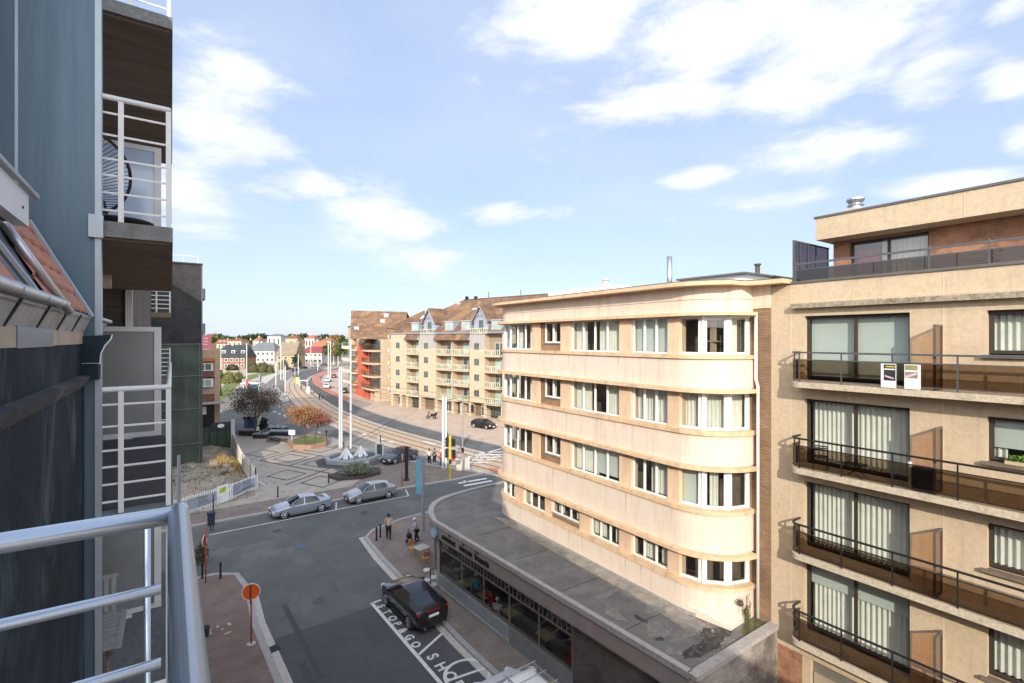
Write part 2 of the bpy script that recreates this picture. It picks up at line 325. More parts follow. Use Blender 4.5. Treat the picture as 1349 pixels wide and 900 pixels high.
def text_obj(name,body,size,Mx,m,parent=None,ext=.004,bold=0,sx=1,shear=0):
    me=text_mesh(body,size,ext,shear)
    me.transform(Matrix.Diagonal((sx,1,1,1))); me.transform(Mx)
    if parent is not None: me.transform(Matrix.Translation(-wloc(parent)))
    me.materials.clear(); me.materials.append(m)
    o=bpy.data.objects.new(name,me); COL.objects.link(o)
    if parent is not None: o.parent=parent
    return o
def basis(o,u,v,n):
    return Matrix(((u[0],v[0],n[0],o[0]),(u[1],v[1],n[1],o[1]),(u[2],v[2],n[2],o[2]),(0,0,0,1)))
# ================================================================ GROUND
def poly(name,pts,z,m,th=0.0):
    b=MB()
    if th: b.prism(pts,z-th,z,False)
    else: b.add([(p[0],p[1],z) for p in pts],[tuple(range(len(pts)))])
    o=struct(name,b,m); return o
def up(me_o):
    bm=bmesh.new(); bm.from_mesh(me_o.data); bmesh.ops.recalc_face_normals(bm,faces=bm.faces)
    for f in bm.faces:
        if len(bm.faces)==1 and f.normal.z<0: f.normal_flip()
    bm.to_mesh(me_o.data); bm.free(); return me_o
b=MB(); N=24
b.add([(-2500,-2500,0),(2500,-2500,0),(2500,2500,0),(-2500,2500,0)],[(0,1,2,3)])
struct('ground',b,M_pavewarm)
# main tram road, traced as strips on the ground
def strip(name,A,B,z,m):
    b=MB(); n=len(A)
    b.add([(p[0],p[1],z) for p in A]+[(p[0],p[1],z) for p in B],[(i,n+i,n+i+1,i+1) for i in range(n-1)])
    return struct(name,b,m)
def line(name,pts,w,z,m,th=0):
    A=[];B=[]
    n=len(pts)
    for i,p in enumerate(pts):
        a=Vector(pts[max(i-1,0)][:2]);c=Vector(pts[min(i+1,n-1)][:2]); t=(c-a).normalized(); nn=Vector((-t.y,t.x))*w/2; q=Vector(p[:2])
        A.append(q+nn);B.append(q-nn)
    if th:
        b=MB(); b.ribbon([tuple(q) for q in A],[tuple(q) for q in B],z-th,z); return struct(name,b,m)
    return strip(name,[tuple(q) for q in A],[tuple(q) for q in B],z,m)
def smoothline(pts,n=6):
    P=[Vector(p) for p in pts]; out=[]
    for i in range(len(P)-1):
        p0=P[max(i-1,0)];p1=P[i];p2=P[i+1];p3=P[min(i+2,len(P)-1)]
        for k in range(n):
            t=k/n; out.append(0.5*((2*p1)+(-p0+p2)*t+(2*p0-5*p1+4*p2-p3)*t*t+(-p0+3*p1-3*p2+p3)*t**3))
    out.append(P[-1]); return [(q.x,q.y) for q in out]
# reference spine = far white line of the tram bed; offsets to the near side (towards the plaza)
spine=smoothline([(41,10),(36.5,30),(33.6,44),(31.0,56.0),(28.6,72),(27.6,88),(27.8,104),(29.3,122),(32.0,145),(37,172),(45,200),(58,232),(78,262),(108,292),(150,320)],6)
def off(pts,d):
    out=[]; n=len(pts)
    for i,p in enumerate(pts):
        a=Vector(pts[max(i-1,0)]);c=Vector(pts[min(i+1,n-1)]); t=(c-a).normalized(); q=Vector(p)+Vector((-t.y,t.x))*d
        out.append((q.x,q.y))
    return out
strip('road',off(spine,14.0),off(spine,-4.2),.010,M_asph2)
strip('tram_track_bed',off(spine,6.2),off(spine,0.25),.030,M_track)
M_railt=mat('rail_steel',(.10,.085,.07),.5,.2,metal=.4)
for k,d in enumerate((.9,2.3,3.9,5.3)): line('tram_rail',off(spine,d),.16,.055,M_railt,.03)
strip('far_lane',off(spine,-.2),off(spine,-3.9),.032,M_asph)
for d in (6.45,.05): line('road_marking',off(spine,d),.22,.05,M_paint)
line('kerb',off(spine,-4.1),.3,.12,M_kerb,.12)
strip('pavement',off(spine,-4.3),off(spine,-19),.1,M_pavewarm)
strip('pavement',off(spine,14.1)[:5],off(spine,26)[:5],.012,M_asph2)
def seglist(pts,a,b): return pts[a:b]
for i in range(2,60,2):
    q=off(spine,9.9)[i:i+2]
    if len(q)==2: 
        a,c=Vector(q[0]),Vector(q[1]); line('road_marking',[tuple(a),tuple(a+(c-a)*.45)],.16,.05,M_paint)
# side street and junction
poly('road',[(-6,43.6),(-6,33.2),(2.2,33.0),(2.6,27),(2.9,20),(4.2,8),(5,-12),(13,-12),(12.2,8),(11.6,20),(11.6,31),(12.2,35.0),(13.6,36.2),(17,36.8),(23,38.4),(31,40.2),(26,43.4),(17,43.7)],.02,M_asph)
poly('road',[(7.5,83),(15,77.5),(19.5,72.5),(27,74),(29.5,92),(28,100),(20,112),(9,112),(3,98)],.024,M_asph)
# west arm road going away on the left of the tracks
strip('road',smoothline([(9,100),(8,118),(11,140),(17,165),(27,195)]),smoothline([(20,100),(20,118),(22,140),(27,165),(36,195)]),.02,M_asph2)
strip('cycle_path',smoothline([G(456,530),G(428,516),G(414,507),G(410.5,500),G(413,495),G(424,490.5),G(445,487)]),smoothline([G(462,525),G(442,518),G(426,508),G(422,500),G(424,496),G(434,492.5),G(450,489.5)]),.135,M_bike)
strip('pavement',smoothline([G(405,511),G(390,500),G(388,492),G(420,485)]),smoothline([G(430,524),G(409,508),G(404,499),G(430,487)]),.05,M_asph)
poly('pavement',[G(357,514),G(366,510),G(383,528),G(372,531)],.12,M_conclight)
poly('pavement',[G(342,502),G(358,490),G(372,488),G(350,506)],.06,M_conclight)
# plaza
plaza=[(-6,43.9),(17.0,43.9),(23.2,43.6),(26.6,43.9),(25.4,46.5),(23.0,51.0),(20.4,59.5),(18.6,70.5),(12,77.5),(4,80.5),(-6,81)]
up(poly('plaza',plaza,.13,M_plaza,.12))
kerbn=[(-6,43.75),(17.0,43.75),(23.2,43.45),(26.5,43.75)]
line('kerb',kerbn,.28,.135,M_kerb,.13)
line('kerb',[(26.7,43.9),(25.5,46.5),(23.1,51.0),(20.5,59.5),(18.75,70.5),(12.2,77.6)],.3,.138,M_kerb,.13)
# brown pavement bands on the plaza edges
up(poly('pavement',[(-6,44.0),(17,44.0),(23,43.75),(26.2,44.1),(25.0,46.6),(22.8,51),(20.2,59.3),(18.9,66),(17.2,66),(17.6,60),(18.6,54),(16.5,50.0),(13.9,46.9),(-6,46.9)],.136,M_pave))
# sidewalk left near, under the camera
up(poly('pavement',[(-8,33.9),(2.0,33.9),(3.0,33.2),(3.35,31),(3.2,27),(3.5,20),(4.8,8),(5.6,-12),(-8,-12)],.13,M_pavered,.12))
line('kerb',[(-8,34.0),(2.1,34.0),(3.15,33.3),(3.5,31),(3.35,27),(3.65,20),(4.95,8),(5.75,-12)],.3,.133,M_kerb,.13)
line('gutter_strip',[(3.75,31.5),(3.62,27),(3.95,20),(5.25,8)],.4,.026,M_conclight)
# sidewalk right at the shop
up(poly('pavement',[(11.15,30.9),(11.3,34.2),(12.2,35.2),(14.5,36.1),(18,36.5),(24,38),(32,40),(36,28),(30,-12),(12.4,-12),(11.6,8),(11.1,20)],.12,M_pave,.11))
line('kerb',[(12.3,-12),(11.5,8),(11.0,20),(11.05,30.9),(11.2,34.3),(12.1,35.35),(14.5,36.25),(18,36.65),(24,38.1),(31,40)],.26,.125,M_kerb,.12)
line('gutter_strip',[(11.2,8),(10.72,20),(10.75,31),(11.0,34.7)],.35,.026,M_conclight)
# diamond pattern in the plaza
b=MB()
def pl(pts,w=.22,close=True):
    q=list(pts)+([pts[0]] if close else [])
    for i in range(len(q)-1):
        a=Vector(q[i]);c=Vector(q[i+1]);t=(c-a).normalized();n=Vector((-t.y,t.x))*w/2
        b.add([(*(a+n),.137),(*(a-n),.137),(*(c-n),.137),(*(c+n),.137)],[(0,1,2,3)])
e1=Vector((2.65,1.8)).normalized(); e2=Vector((1.25,-2.9)).normalized()
e1=Vector((.80,.60)); e2=Vector((.46,-.89))
o0=Vector((7.9,55.1))
def inpl(p): return 6.9<p.x<18.5 and 47.3<p.y<70 and not (p.y>59 and p.x>17.2) and p.y>47.3+max(0,(p.x-13.9))*1.1
for i in range(-4,6):
    for j in range(-4,6):
        c0=o0+e1*(i*5.0)+e2*(j*5.0)
        for sz,of in ((2.6,0),):
            P=[c0+e1*.1,c0+e1*2.7,c0+e1*2.7+e2*3.0,c0+e1*.1+e2*3.0]
            if all(inpl(p) for p in P): pl(P,.2)
        a,c=c0-e1*1.1-e2*1.0,c0-e1*1.1+e2*4.0
        if inpl(a) and inpl(c): pl([a,c],.24,False)
        a,c=c0-e1*1.1-e2*1.0,c0+e1*3.9-e2*1.0
        if inpl(a) and inpl(c): pl([a,c],.24,False)
struct('paving_lines',b,M_pline)
# painted markings
b=MB()
def mk(p,q,w,z=.034):
    a=Vector(p);c=Vector(q);t=(c-a).normalized();n=Vector((-t.y,t.x))*w/2
    b.add([(*(a+n),z),(*(a-n),z),(*(c-n),z),(*(c+n),z)],[(0,1,2,3)])
mk((2.2,41.25),(13.0,41.5),.12); mk((13.0,41.5),(17.4,41.45),.1)
mk((11.1,41.5),(11.6,43.3),.1); mk((17.4,41.5),(17.9,43.3),.1)
mk((8.72,25.75),(9.0,18),.17); mk((8.72,25.7),(9.25,25.75),.15); mk((8.95,20.3),(10.55,21.15),.14); mk((9.0,18),(9.4,10),.17)
mk((22.9,42.3),(26.0,42.15),.42,.05); mk((22.9,41.25),(26.0,41.15),.42,.05)
for k in range(5): # crossing over the tram road
    q=Vector((27.6,49.3))+Vector((.55,-.9))*k*.0+Vector((1.35,-.25))*0
    a=Vector(G(617+k*4.5,610.5-k*3.4)); c=Vector(G(643+k*8,610-k*3.6)); 
    mk(a,c,.45,.062)
mk(G(600,607),G(660,592),.3,.062)
mk(G(596,590),G(640,607),.14,.062)
for (p,q) in (((478,572),(484,574)),((498,578),(506,580)),((512,582),(519,584)),((558,582),(574,586)),((462,566),(470,568))): mk(G(*p),G(*q),.5,.06)
for (p,q) in (((360,542),(363,543.5)),((367,545),(370,546.3)),((374,547.5),(377,549)),((355,530),(372,529)),((376,528.5),(398,526)),((402,526),(430,529))): mk(G(*p),G(*q),.3,.06)
struct('road_marking',b,M_paint)
for (px,py,w,h,a) in ((470,690,2.2,1.2,.1),(330,715,3,.5,.05),(430,760,.5,5,.1),(520,800,1.0,.6,.4),(250,660,2,1,.3)):
    x,y=G(px,py); q=[(x-w/2,y-h/2),(x+w/2,y-h/2),(x+w/2,y+h/2),(x-w/2,y+h/2)]; poly('asphalt_patch',q,.0225,mat('old_patch',(.10,.103,.106),.95,.2,1,.3,60))
for (px,py) in ((480,676),(420,792),(365,700)): b=MB(); b.lathe((*G(px,py),.02),[(.32,0),(.32,.012)],20); struct('manhole_cover',b,mat('iron_cover',(.05,.05,.052),.5,.3))
poly('road',[(3.95,20),(3.75,25.2),(8.7,25.4),(10.8,22),(10.9,18),(11.3,8),(11.9,-12),(6,-12),(5.2,8)],.024,mat('newer_asphalt',(.085,.088,.094),.93,.12,.5,.35,90,dirt=(.13,.125,.12),dscale=.3,damt=.4,spec=.15))
poly('cycle_path',[G(644,616),G(668,619),G(675,632),G(659,627),G(645,621)],.045,M_bike)
# painted letters of the short-stay bay, reading along the kerb line
LU=Vector((9.0,18,0))-Vector((8.72,25.75,0)); LU.normalize()
def road_text(ch,pos,size):
    OFFS[0]=.022
    u=Vector((LU.x,LU.y,0)); v=Vector((-LU.y,LU.x,0))
    o=text_obj('road_marking',ch,size,basis((pos.x,pos.y,.036),u,v,(0,0,1)),M_paint,None,.001); o['kind']='structure'
base=Vector((8.86,25.3,0))
for i,ch in enumerate("STOP&GO"):
    if ch=='S': pos=base
    road_text(ch,base+LU*(.66*i+.05),.55)
for i,ch in enumerate("SHOP"): road_text(ch,Vector((9.22,20.0,0))+LU*(.72*i),.7)
OFFS[0]=0.0
b=MB(); cc=(10.15,18.0)
A=[(cc[0]+1.0*math.cos(t*math.pi/24),cc[1]+1.0*math.sin(t*math.pi/24)) for t in range(49)];B=[(cc[0]+.86*math.cos(t*math.pi/24),cc[1]+.86*math.sin(t*math.pi/24)) for t in range(49)]
n=len(A); b.add([(*p,.035) for p in A]+[(*p,.035) for p in B],[(i,i+1,n+i+1,n+i) for i in range(n-1)])
mk((cc[0]-.86,cc[1]+.1),(cc[0]+.86,cc[1]-.1),.13,.035)
struct('road_marking',b,M_paint)
# gratings / covers / patches
b=MB(); b.rbox((*G(360,856),.036),.5,.5,.02,.2); struct('drain_cover',b,M_black)
b=MB(); b.lathe((*G(396,721),.02),[(.38,0),(.38,.014)],20); struct('manhole_cover',b,mat('blue_iron',(.06,.09,.13),.5,.3))
b=MB()
for (px,py,l,w) in ((396,840,7,.25),(300,782,3,.12),(410,900,3,.3)):
    x,y=G(px,py); b.rbox((x,y,.0275),w,l,.003,.03)
struct('asphalt_patch',b,mat('fresh_tar',(.06,.062,.065),.9,.1))
# ================================================================ CREAM BUILDING with rounded corners
XF=15.7; YA,YB=11.8,23.07; RR=1.9; XC=17.6
def cream_line(off,a0=90,a1=90,n=14):
    """plan line from the right wall, round the corner, along the street, round the far corner"""
    r=RR+off; P=[]
    for i in range(n+1):
        t=R(a0*(1-i/n)); P.append((XC-r*math.cos(t),YA-r*math.sin(t)))
    for i in range(n+1):
        t=R(a1*i/n); P.append((XC-r*math.cos(t),YB+r*math.sin(t)))
    return P
cb=thing('apartment_building','cream rendered apartment block with rounded corners and long white window bands above the flat shop roof','building',(20,17,0))
b=MB(); core=[(30,9.25),(30,24.9)]+[(x,y) for x,y in reversed(cream_line(-1.3))]+[(17.6,9.25)]
b.prism([(17.62,9.26),(30,9.26),(30,24.6),(17.62,24.6)]+[(x,y) for x,y in reversed(cream_line(-1.3))],0.12,15.9); b.build('core_wall',M_int2,cb)
FZ=[(13.42,14.86),(10.66,12.07),(7.79,9.27),(5.05,6.12)]
SILL=[(13.28,13.42),(10.5,10.66),(7.64,7.79),(4.91,5.05)]
BANDS=[(12.2,13.28),(9.4,10.5),(6.25,7.64),(3.9,4.91)]
LEDG=[(14.86,14.98),(12.06,12.2),(9.26,9.4),(6.11,6.25)]
for z0,z1 in BANDS: b=MB(); b.ribbon(cream_line(.05),cream_line(-.35),z0,z1); b.build('spandrel_band',M_cream,cb)
for z0,z1 in SILL: b=MB(); b.ribbon(cream_line(.13),cream_line(-.35),z0,z1); b.build('sill_ledge',M_ledge,cb)
for z0,z1 in LEDG: b=MB(); b.ribbon(cream_line(.32,84),cream_line(-.35,84),z0,z1); b.build('hood_ledge',M_ledge,cb)
b=MB(); b.ribbon(cream_line(.0),cream_line(-.35),14.98,15.44); b.ribbon(cream_line(.02),cream_line(-.35),15.46,15.92); b.ribbon(cream_line(-.02),cream_line(-.35),15.44,15.46); b.build('frieze',M_cream,cb)
cl=[(x,y) for x,y in cream_line(.62,52)]
b=MB(); b.ribbon([(17.05,8.55),(16.98,9.3),(16.8,9.75)]+cl,[(17.75,8.55),(17.75,9.3),(17.75,9.9)]+cream_line(-.3,52),15.92,16.06); b.build('cornice',M_ledge,cb)
b=MB(); cl2=[(x,y) for x,y in cream_line(.60,52)]
b.ribbon([(17.07,8.57),(17.0,9.3),(16.82,9.75)]+cl2,[(17.75,8.57),(17.75,9.3),(17.75,9.9)]+cream_line(-.3,52),16.064,16.10); b.build('cornice_flashing',mat('bitumen_edge',(.12,.11,.10),.8,.2),cb)
b=MB(); b.prism([(17.7,8.6),(30,8.6),(30,24.9),(17.7,24.9)]+[(x,y) for x,y in reversed(cream_line(-.28))],15.93,16.03); b.build('flat_roof',M_tar,cb)
# brick return beside the corner
b=MB(); b.box(17.6,17.9,9.23,10.2,3.8,15.2); b.build('brick_wall',M_brickthin,cb)
b=MB(); b.box(17.55,17.9,9.235,10.3,15.2,15.92); b.box(17.56,17.9,9.236,10.25,15.12,15.2); b.build('upper_wall',M_cream,cb)
# piers, brick recess
piers=[(20.3,20.95),(17.87,18.62),(14.08,14.75),(11.72,12.25)]
# thin dark joints and stains on the bands
M_run=mat('rain_run',(.50,.41,.32),.9,.15,3,dirt=(.67,.56,.465),dscale=4,damt=.9)
rnd=random.Random(31)
for z0,z1 in BANDS:
    for k in range(7):
        y=rnd.uniform(12.2,22.8); w=rnd.uniform(.03,.10); h=rnd.uniform(.3,.95)*(z1-z0); b=MB(); b.add([(XF-.053,y,z1),(XF-.053,y+w,z1),(XF-.053,y+w*.7,z1-h),(XF-.053,y+w*.4,z1-h)],[(0,1,2,3)]); b.build('rain_streak',M_run,cb)
for fi,(z0,z1) in enumerate(FZ):
    ps=piers if fi<3 else [(21.75,22.5),(19.35,19.85),(16.55,17.25),(14.08,14.75),(11.72,12.25)]
    for (a,c) in ps: b=MB(); b.box(XF+.04,XF+.45,a,c,z0,z1); b.build('pier',M_pier,cb)
    if fi<3:
        b=MB(); b.box(XF+.13,XF+.45,18.62,20.3,z0,z0+.36); b.box(XF+.13,XF+.45,19.95,20.3,z0+.36,z1); b.build('brick_panel',M_brickthin,cb)
    else:
        b=MB(); b.box(XF+.13,XF+.45,17.25,19.35,z0,z0+.22); b.build('brick_panel',M_brickthin,cb)
def wave(mb,p0,p1,z0,z1,amp=.035,per=.14,nrm=None):
    p0=Vector(p0);p1=Vector(p1); L=(p1-p0).length; t=(p1-p0)/L; n=Vector((-t.y,t.x)); k=max(4,int(L/per*6))
    A=[]
    for i in range(k+1):
        s=L*i/k; A.append(p0+t*s+n*(amp*math.sin(2*math.pi*s/per+.8*math.sin(s*3.1))))
    base=len(mb.v); mb.v+=[(q.x,q.y,z0) for q in A]+[(q.x,q.y,z1) for q in A]; mb.f+=[(base+i,base+i+1,base+k+1+i+1,base+k+1+i) for i in range(k)]; mb.mi+=[mb.cm]*k
def window(parent,fr,u0,u1,z0,z1,lights,n=0.0,ft=.065,frame=M_white,pane=M_pane,curtain=None,cseg=None,depth=.07,blind=None,tilt=None):
    """lights: relative widths. frame mesh with panes and curtains as its sub-parts"""
    b=MB(); tot=sum(lights); L=u1-u0
    b.fb(fr,u0,u1,n-depth,n,z0,z0+ft); b.fb(fr,u0,u1,n-depth,n,z1-ft,z1); b.fb(fr,u0,u0+ft,n-depth,n,z0+ft,z1-ft); b.fb(fr,u1-ft,u1,n-depth,n,z0+ft,z1-ft)
    x=u0; g=MB()
    for i,w in enumerate(lights):
        e=x+L*w/tot
        if i<len(lights)-1: b.fb(fr,e-ft*.6,e+ft*.6,n-depth,n+.004,z0+ft,z1-ft)
        g.quad(fr.p(x+.02,n-depth*.6,z0+.02),fr.p(e-.02,n-depth*.6,z0+.02),fr.p(e-.02,n-depth*.6,z1-.02),fr.p(x+.02,n-depth*.6,z1-.02)); x=e
    o=b.build('window',frame,parent)
    g.build('pane',pane,o)
    if curtain:
        c=MB()
        for (a,e,zz0) in (cseg or [(0.02,.98,0)]):
            q0=fr.p(u0+L*a,n-.28,0);q1=fr.p(u0+L*e,n-.28,0); wave(c,q0.xy,q1.xy,z0+.03+zz0*(z1-z0),z1-.02)
        c.build('curtain',curtain,o)
    if blind:
        c=MB(); a,e,h=blind; c.fb(fr,u0+L*a,u0+L*e,n-.20,n-.19,z1-(z1-z0)*h,z1-.03); c.build('roller_blind',M_blind,o)
    return o
FC=Fr((XF+.13,0),(0,1),(-1,0))   # u = Y
random.seed(4)
for fi,(z0,z1) in enumerate(FZ):
    cs={0:[[(.0,.3,0),(.6,.8,0)],[(0,.5,0),(.75,1,0)],None,None],1:[[(0,.3,0)],[(0,.35,0),(.65,1,0)],[(0,1,0)],[(0,1,0)]],2:[None,[(.5,1,0)],[(.0,.6,0)],[(.6,1,0)]],3:[None,None,None,None]}[fi]
    if fi<3:
        window(cb,FC,20.95,23.1,z0+.01,z1,[1,1,1],curtain=M_curt if cs[0] else None,cseg=cs[0])
        window(cb,FC,18.64,19.93,z0+.40,z1,[1,1],curtain=M_curt,cseg=[(.55,.75,0)])
        b=MB(); b.fb(FC,18.62,19.97,-.05,.07,z0+.36,z0+.40); b.build('sill',M_conc,cb)
        window(cb,FC,14.77,17.85,z0+.01,z1,[1,1,1,1],curtain=M_curt if cs[1] else None,cseg=cs[1],blind=None if fi!=2 else (.0,.5,.9))
        window(cb,FC,12.27,14.06,z0+.01,z1,[1,1,1],curtain=M_curt if cs[2] else None,cseg=cs[2],blind=(0,.99,.96) if fi==0 else None)
    else:
        window(cb,FC,22.52,23.1,z0+.01,z1,[1],curtain=M_curt)
        window(cb,FC,19.87,21.73,z0+.01,z1,[1,1,1],curtain=M_curt,cseg=[(.8,.95,0)])
        window(cb,FC,17.27,19.33,z0+.26,z1,[1,1,1],curtain=M_curt,cseg=[(.1,.25,0),(.7,.9,0)])
        b=MB(); b.fb(FC,17.25,19.35,-.05,.09,z0+.22,z0+.26); b.build('sill',M_conc,cb)
        window(cb,FC,14.77,16.53,z0+.01,z1,[1,1,1],curtain=M_curt,cseg=[(.1,.3,0),(.6,1,0)])
        window(cb,FC,12.27,14.06,z0+.01,z1,[1,1,1],curtain=M_curt,cseg=[(0,.3,0),(.45,.75,0)])
    # faceted corner windows, near end and far end
    r=RR-.13
    segs=[(-1.5,27),(31,56),(60,86)]
    for si,(a,c) in enumerate(segs):
        p=Vector((XC-r*math.cos(R(a)),YA-r*math.sin(R(a)))); q=Vector((XC-r*math.cos(R(c)),YA-r*math.sin(R(c))))
        u=(p-q).normalized(); fr=Fr(q,u,(-u.y,u.x)); L=(p-q).length
        window(cb,fr,0,L,z0+.01,z1,[1],ft=.09,curtain=M_curt if fi in(1,) or (fi==0 and si==2) or (fi==2 and si==1) else None,cseg=[(0,1,0)] if fi==1 else [(.3,.7,0)],blind=(0,1,.98) if fi==2 and si==0 else ((0,1,.1) if fi==0 else None))
    for a in (29,58):
        p=Vector((XC-r*math.cos(R(a)),YA-r*math.sin(R(a)))); b=MB(); b.rbox((p.x+.02,p.y+.02,(z0+z1)/2),.10,.15,z1-z0-.004,-R(a)+0); b.build('corner_post',M_white,cb)
    b=MB(); p=(XC-r*math.cos(R(88)),YA-r*math.sin(R(88))); b.box(p[0]-.03,17.6,p[1]+.0,p[1]+.14,z0,z1); b.build('corner_post',M_white,cb)
    for si,(a,c) in enumerate([(1.5,27),(31,56),(60,86)]):
        p=Vector((XC-r*math.cos(R(a)),YB+r*math.sin(R(a)))); q=Vector((XC-r*math.cos(R(c)),YB+r*math.sin(R(c))))
        u=(q-p).normalized(); fr=Fr(p,u,(-u.y,u.x)); window(cb,fr,0,(q-p).length,z0+.01,z1,[1],ft=.09)
    for a in (29,58):
        p=Vector((XC-r*math.cos(R(a)),YB+r*math.sin(R(a)))); b=MB(); b.rbox((p.x+.02,p.y-.02,(z0+z1)/2),.10,.15,z1-z0-.004,R(a)); b.build('corner_post',M_white,cb)
# little things seen inside the top corner window
b=MB(); b.box(16.75,16.95,10.95,11.1,13.45,14.75); b.box(16.7,17.3,10.8,11.3,13.9,13.94); b.build('shelf_post',M_tan,cb)
b=MB(); b.tube([(17.47,9.72,14.9),(17.47,9.72,12.55),(17.42,9.62,12.3),(17.42,9.62,12.1),(17.42,9.62,3.95)],.055,8); 
b.build('drainpipe',M_white,cb,smooth=True)
b=MB(); b.add([(15.5,9.5,3.87),(15.66,12,3.87),(15.66,24,3.87),(15.42,24,3.87),(15.3,12,3.87)],[(0,1,2,3,4)])
# skirting on the shop roof along the base
b=MB(); b.ribbon(cream_line(.10,60),cream_line(.02,60),3.86,3.98); b.build('base_flashing',M_conc,cb)
cp=[(x,y) for x,y in cream_line(.06) if y<11.5]; b=MB(); cor=(16.0,9.8); n=len(cp)
b.add([(*cor,3.86),(*cor,3.97)]+[(x,y,4.2) for x,y in cp]+[(x,y,3.86) for x,y in cp],[(1,2+i,3+i) for i in range(n-1)]+[(0,2+n,2,1),(0,1,1+n,1+2*n)]); b.build('base_kerb',M_cream,cb)
# rooftop items (parts of the house)
def atp(px,X): return PX(px,HY,X)[0]
y1=atp(882,20.5); zt=PX(882,338,20.5)[1]
b=MB(); b.lathe((20.5,y1,16.0),[(.13,0),(.13,zt-16.0)],14); b.build('flue_pipe',M_metal,cb,smooth=True)
y0,y1=PX(722,388,19)[0],PX(806,388,19)[0]
b=MB(); b.box(19,22,y1,min(y0,24.3),16.03,PX(760,381,19)[1]); b.build('roof_hatch_box',M_white,cb)
y2=atp(797,21); zz=PX(797,366,21)[1]
b=MB(); b.box(20.8,21.3,y2-.2,y2+.2,16.03,zz-.45); b.lathe((21.05,y2,zz-.45),[(.2,0),(.14,.25),(.22,.3),(.05,.45)],8); b.build('chimney',M_conclight,cb)
b=MB(); b.box(20.6,21.8,y2-.2,y2+1.6,16.03,PX(780,378,20.6)[1]); b.build('chimney',M_conc,cb)
ya,yb_,yc=PX(898,366,18.6)[0],PX(985,359,18.6)[0],PX(1016,364,18.6)[0]
za,zb,zc=PX(898,368,18.6)[1],PX(985,358,18.6)[1],PX(1014,364,18.6)[1]
b=MB(); b.add([(18.6,ya,16.03),(18.6,yc,16.03),(18.6,yc,zc-.06),(18.6,yb_,zb-.08),(18.6,ya,za-.06)]+[(23,ya,16.03),(23,yc,16.03),(23,yc,zc-.06),(23,yb_,zb-.08),(23,ya,za-.06)],[(0,1,2,3,4),(9,8,7,6,5),(0,4,9,5),(1,6,7,2)]); b.build('roof_house',M_white,cb)
b=MB(); 
for (p,q) in (((ya+.15,za-.06),(yb_,zb-.08)),((yb_,zb-.08),(yc-.15,zc-.06))):
    b.add([(18.4,p[0],p[1]),(18.4,q[0],q[1]),(23.1,q[0],q[1]),(23.1,p[0],p[1]),(18.4,p[0],p[1]+.07),(18.4,q[0],q[1]+.07),(23.1,q[0],q[1]+.07),(23.1,p[0],p[1]+.07)],BOXF)
b.build('roof_house_roof',mat('slate_roof',(.13,.12,.11),.7,.3,8),cb)
b=MB(); yq=atp(998,19); b.lathe((19,yq,zb-.1),[(.09,0),(.09,.35),(.13,.36),(.13,.42)],10); b.build('chimney',M_brickdark,cb)
# vine at the base of the corner
def leafcloud(name,parent,cx,cy,cz,rx,ry,rz,n,s,m,seed=1,hollow=.0,flatz=False,drop=0):
    rnd=random.Random(seed); b=MB()
    for i in range(n):
        while True:
            q=Vector((rnd.uniform(-1,1),rnd.uniform(-1,1),rnd.uniform(-1,1)))
            if hollow<q.length<=1: break
        p=Vector((cx+q.x*rx,cy+q.y*ry,cz+q.z*rz)); a=Vector((rnd.gauss(0,1),rnd.gauss(0,1),rnd.gauss(0,1))).normalized(); c=a.cross(Vector((rnd.gauss(0,1),rnd.gauss(0,1),rnd.gauss(0,1)))).normalized()
        k=s*rnd.uniform(.6,1.3); b.add([p-a*k,p+c*k*.5,p+a*k,p-c*k*.5],[(0,1,2,3)])
    return b.build(name,m,parent)
M_vine=mat('vine_leaf',(.10,.13,.04),.8,.4,5); M_twig=mat('dry_twig',(.10,.07,.05),.9,.3)
vp=thing('wall_plant','scraggly weed growing up the rounded cream wall base beside the white drainpipe','plant',(16.9,9.75,3.87))
b=MB(); rnd=random.Random(3)
for i in range(14):
    z=rnd.uniform(3.9,4.5); y=9.85+rnd.uniform(-.15,.15); x=16.95+rnd.uniform(-.2,.15); b.tube([(x,y,3.88),(x+rnd.uniform(-.1,.1),y-.05,z),(x+rnd.uniform(-.25,.25),y-.1,z+.4)],.008,3)
b.build('stem',M_twig,vp); leafcloud('foliage',vp,16.95,9.8,4.1,.18,.12,.25,160,.045,M_vine,5); 
leafcloud('dry_leaves',vp,16.65,9.83,4.62,.16,.10,.12,90,.04,M_twig,6)
# ================================================================ SHOP (flat roof, brasserie)
A=Vector((11.95,25.1)); Bq=Vector((12.85,9.25)); FS=Fr(A,Bq-A,((Bq-A).y,-(Bq-A).x)); 
if FS.n.x>0: FS.n=-FS.n
LS=(Bq-A).length
shop=thing('brasserie_building','single storey brasserie with flat felt roof, brown fascia lettering and a long window front under the cream block','restaurant',(14.5,17,0))
roofout=[tuple(Bq),tuple(A),(12.25,26.35),(12.75,27.3),(13.3,27.95),(14.1,28.5),(15.0,28.75),(16.6,29.05),(21.0,29.4)]
inn=[(Bq.x+.22,9.25),(A.x+.22,25.0),(12.55,26.2),(13.0,27.05),(13.5,27.65),(14.2,28.15),(15.05,28.42),(16.6,28.72),(21.0,29.08)]
b=MB(); b.prism(inn+[(21.0,9.25)],3.7,3.85); b.build('flat_roof',M_tar,shop)
b=MB(); b.ribbon(roofout,inn,3.72,3.93); b.build('coping',M_cop,shop)
inn2=[(x+.06,y-.03) for x,y in roofout]; inn3=[(x+.22,y-.1) for x,y in roofout]
b=MB(); b.ribbon(inn2,inn3,3.08,3.72); b.build('fascia',M_fascia,shop)
b=MB(); b.ribbon([(x+.1,y-.05) for x,y in roofout],[(x+1.2,y-.5) for x,y in roofout],3.0,3.08); b.build('soffit_board',M_fascia,shop)
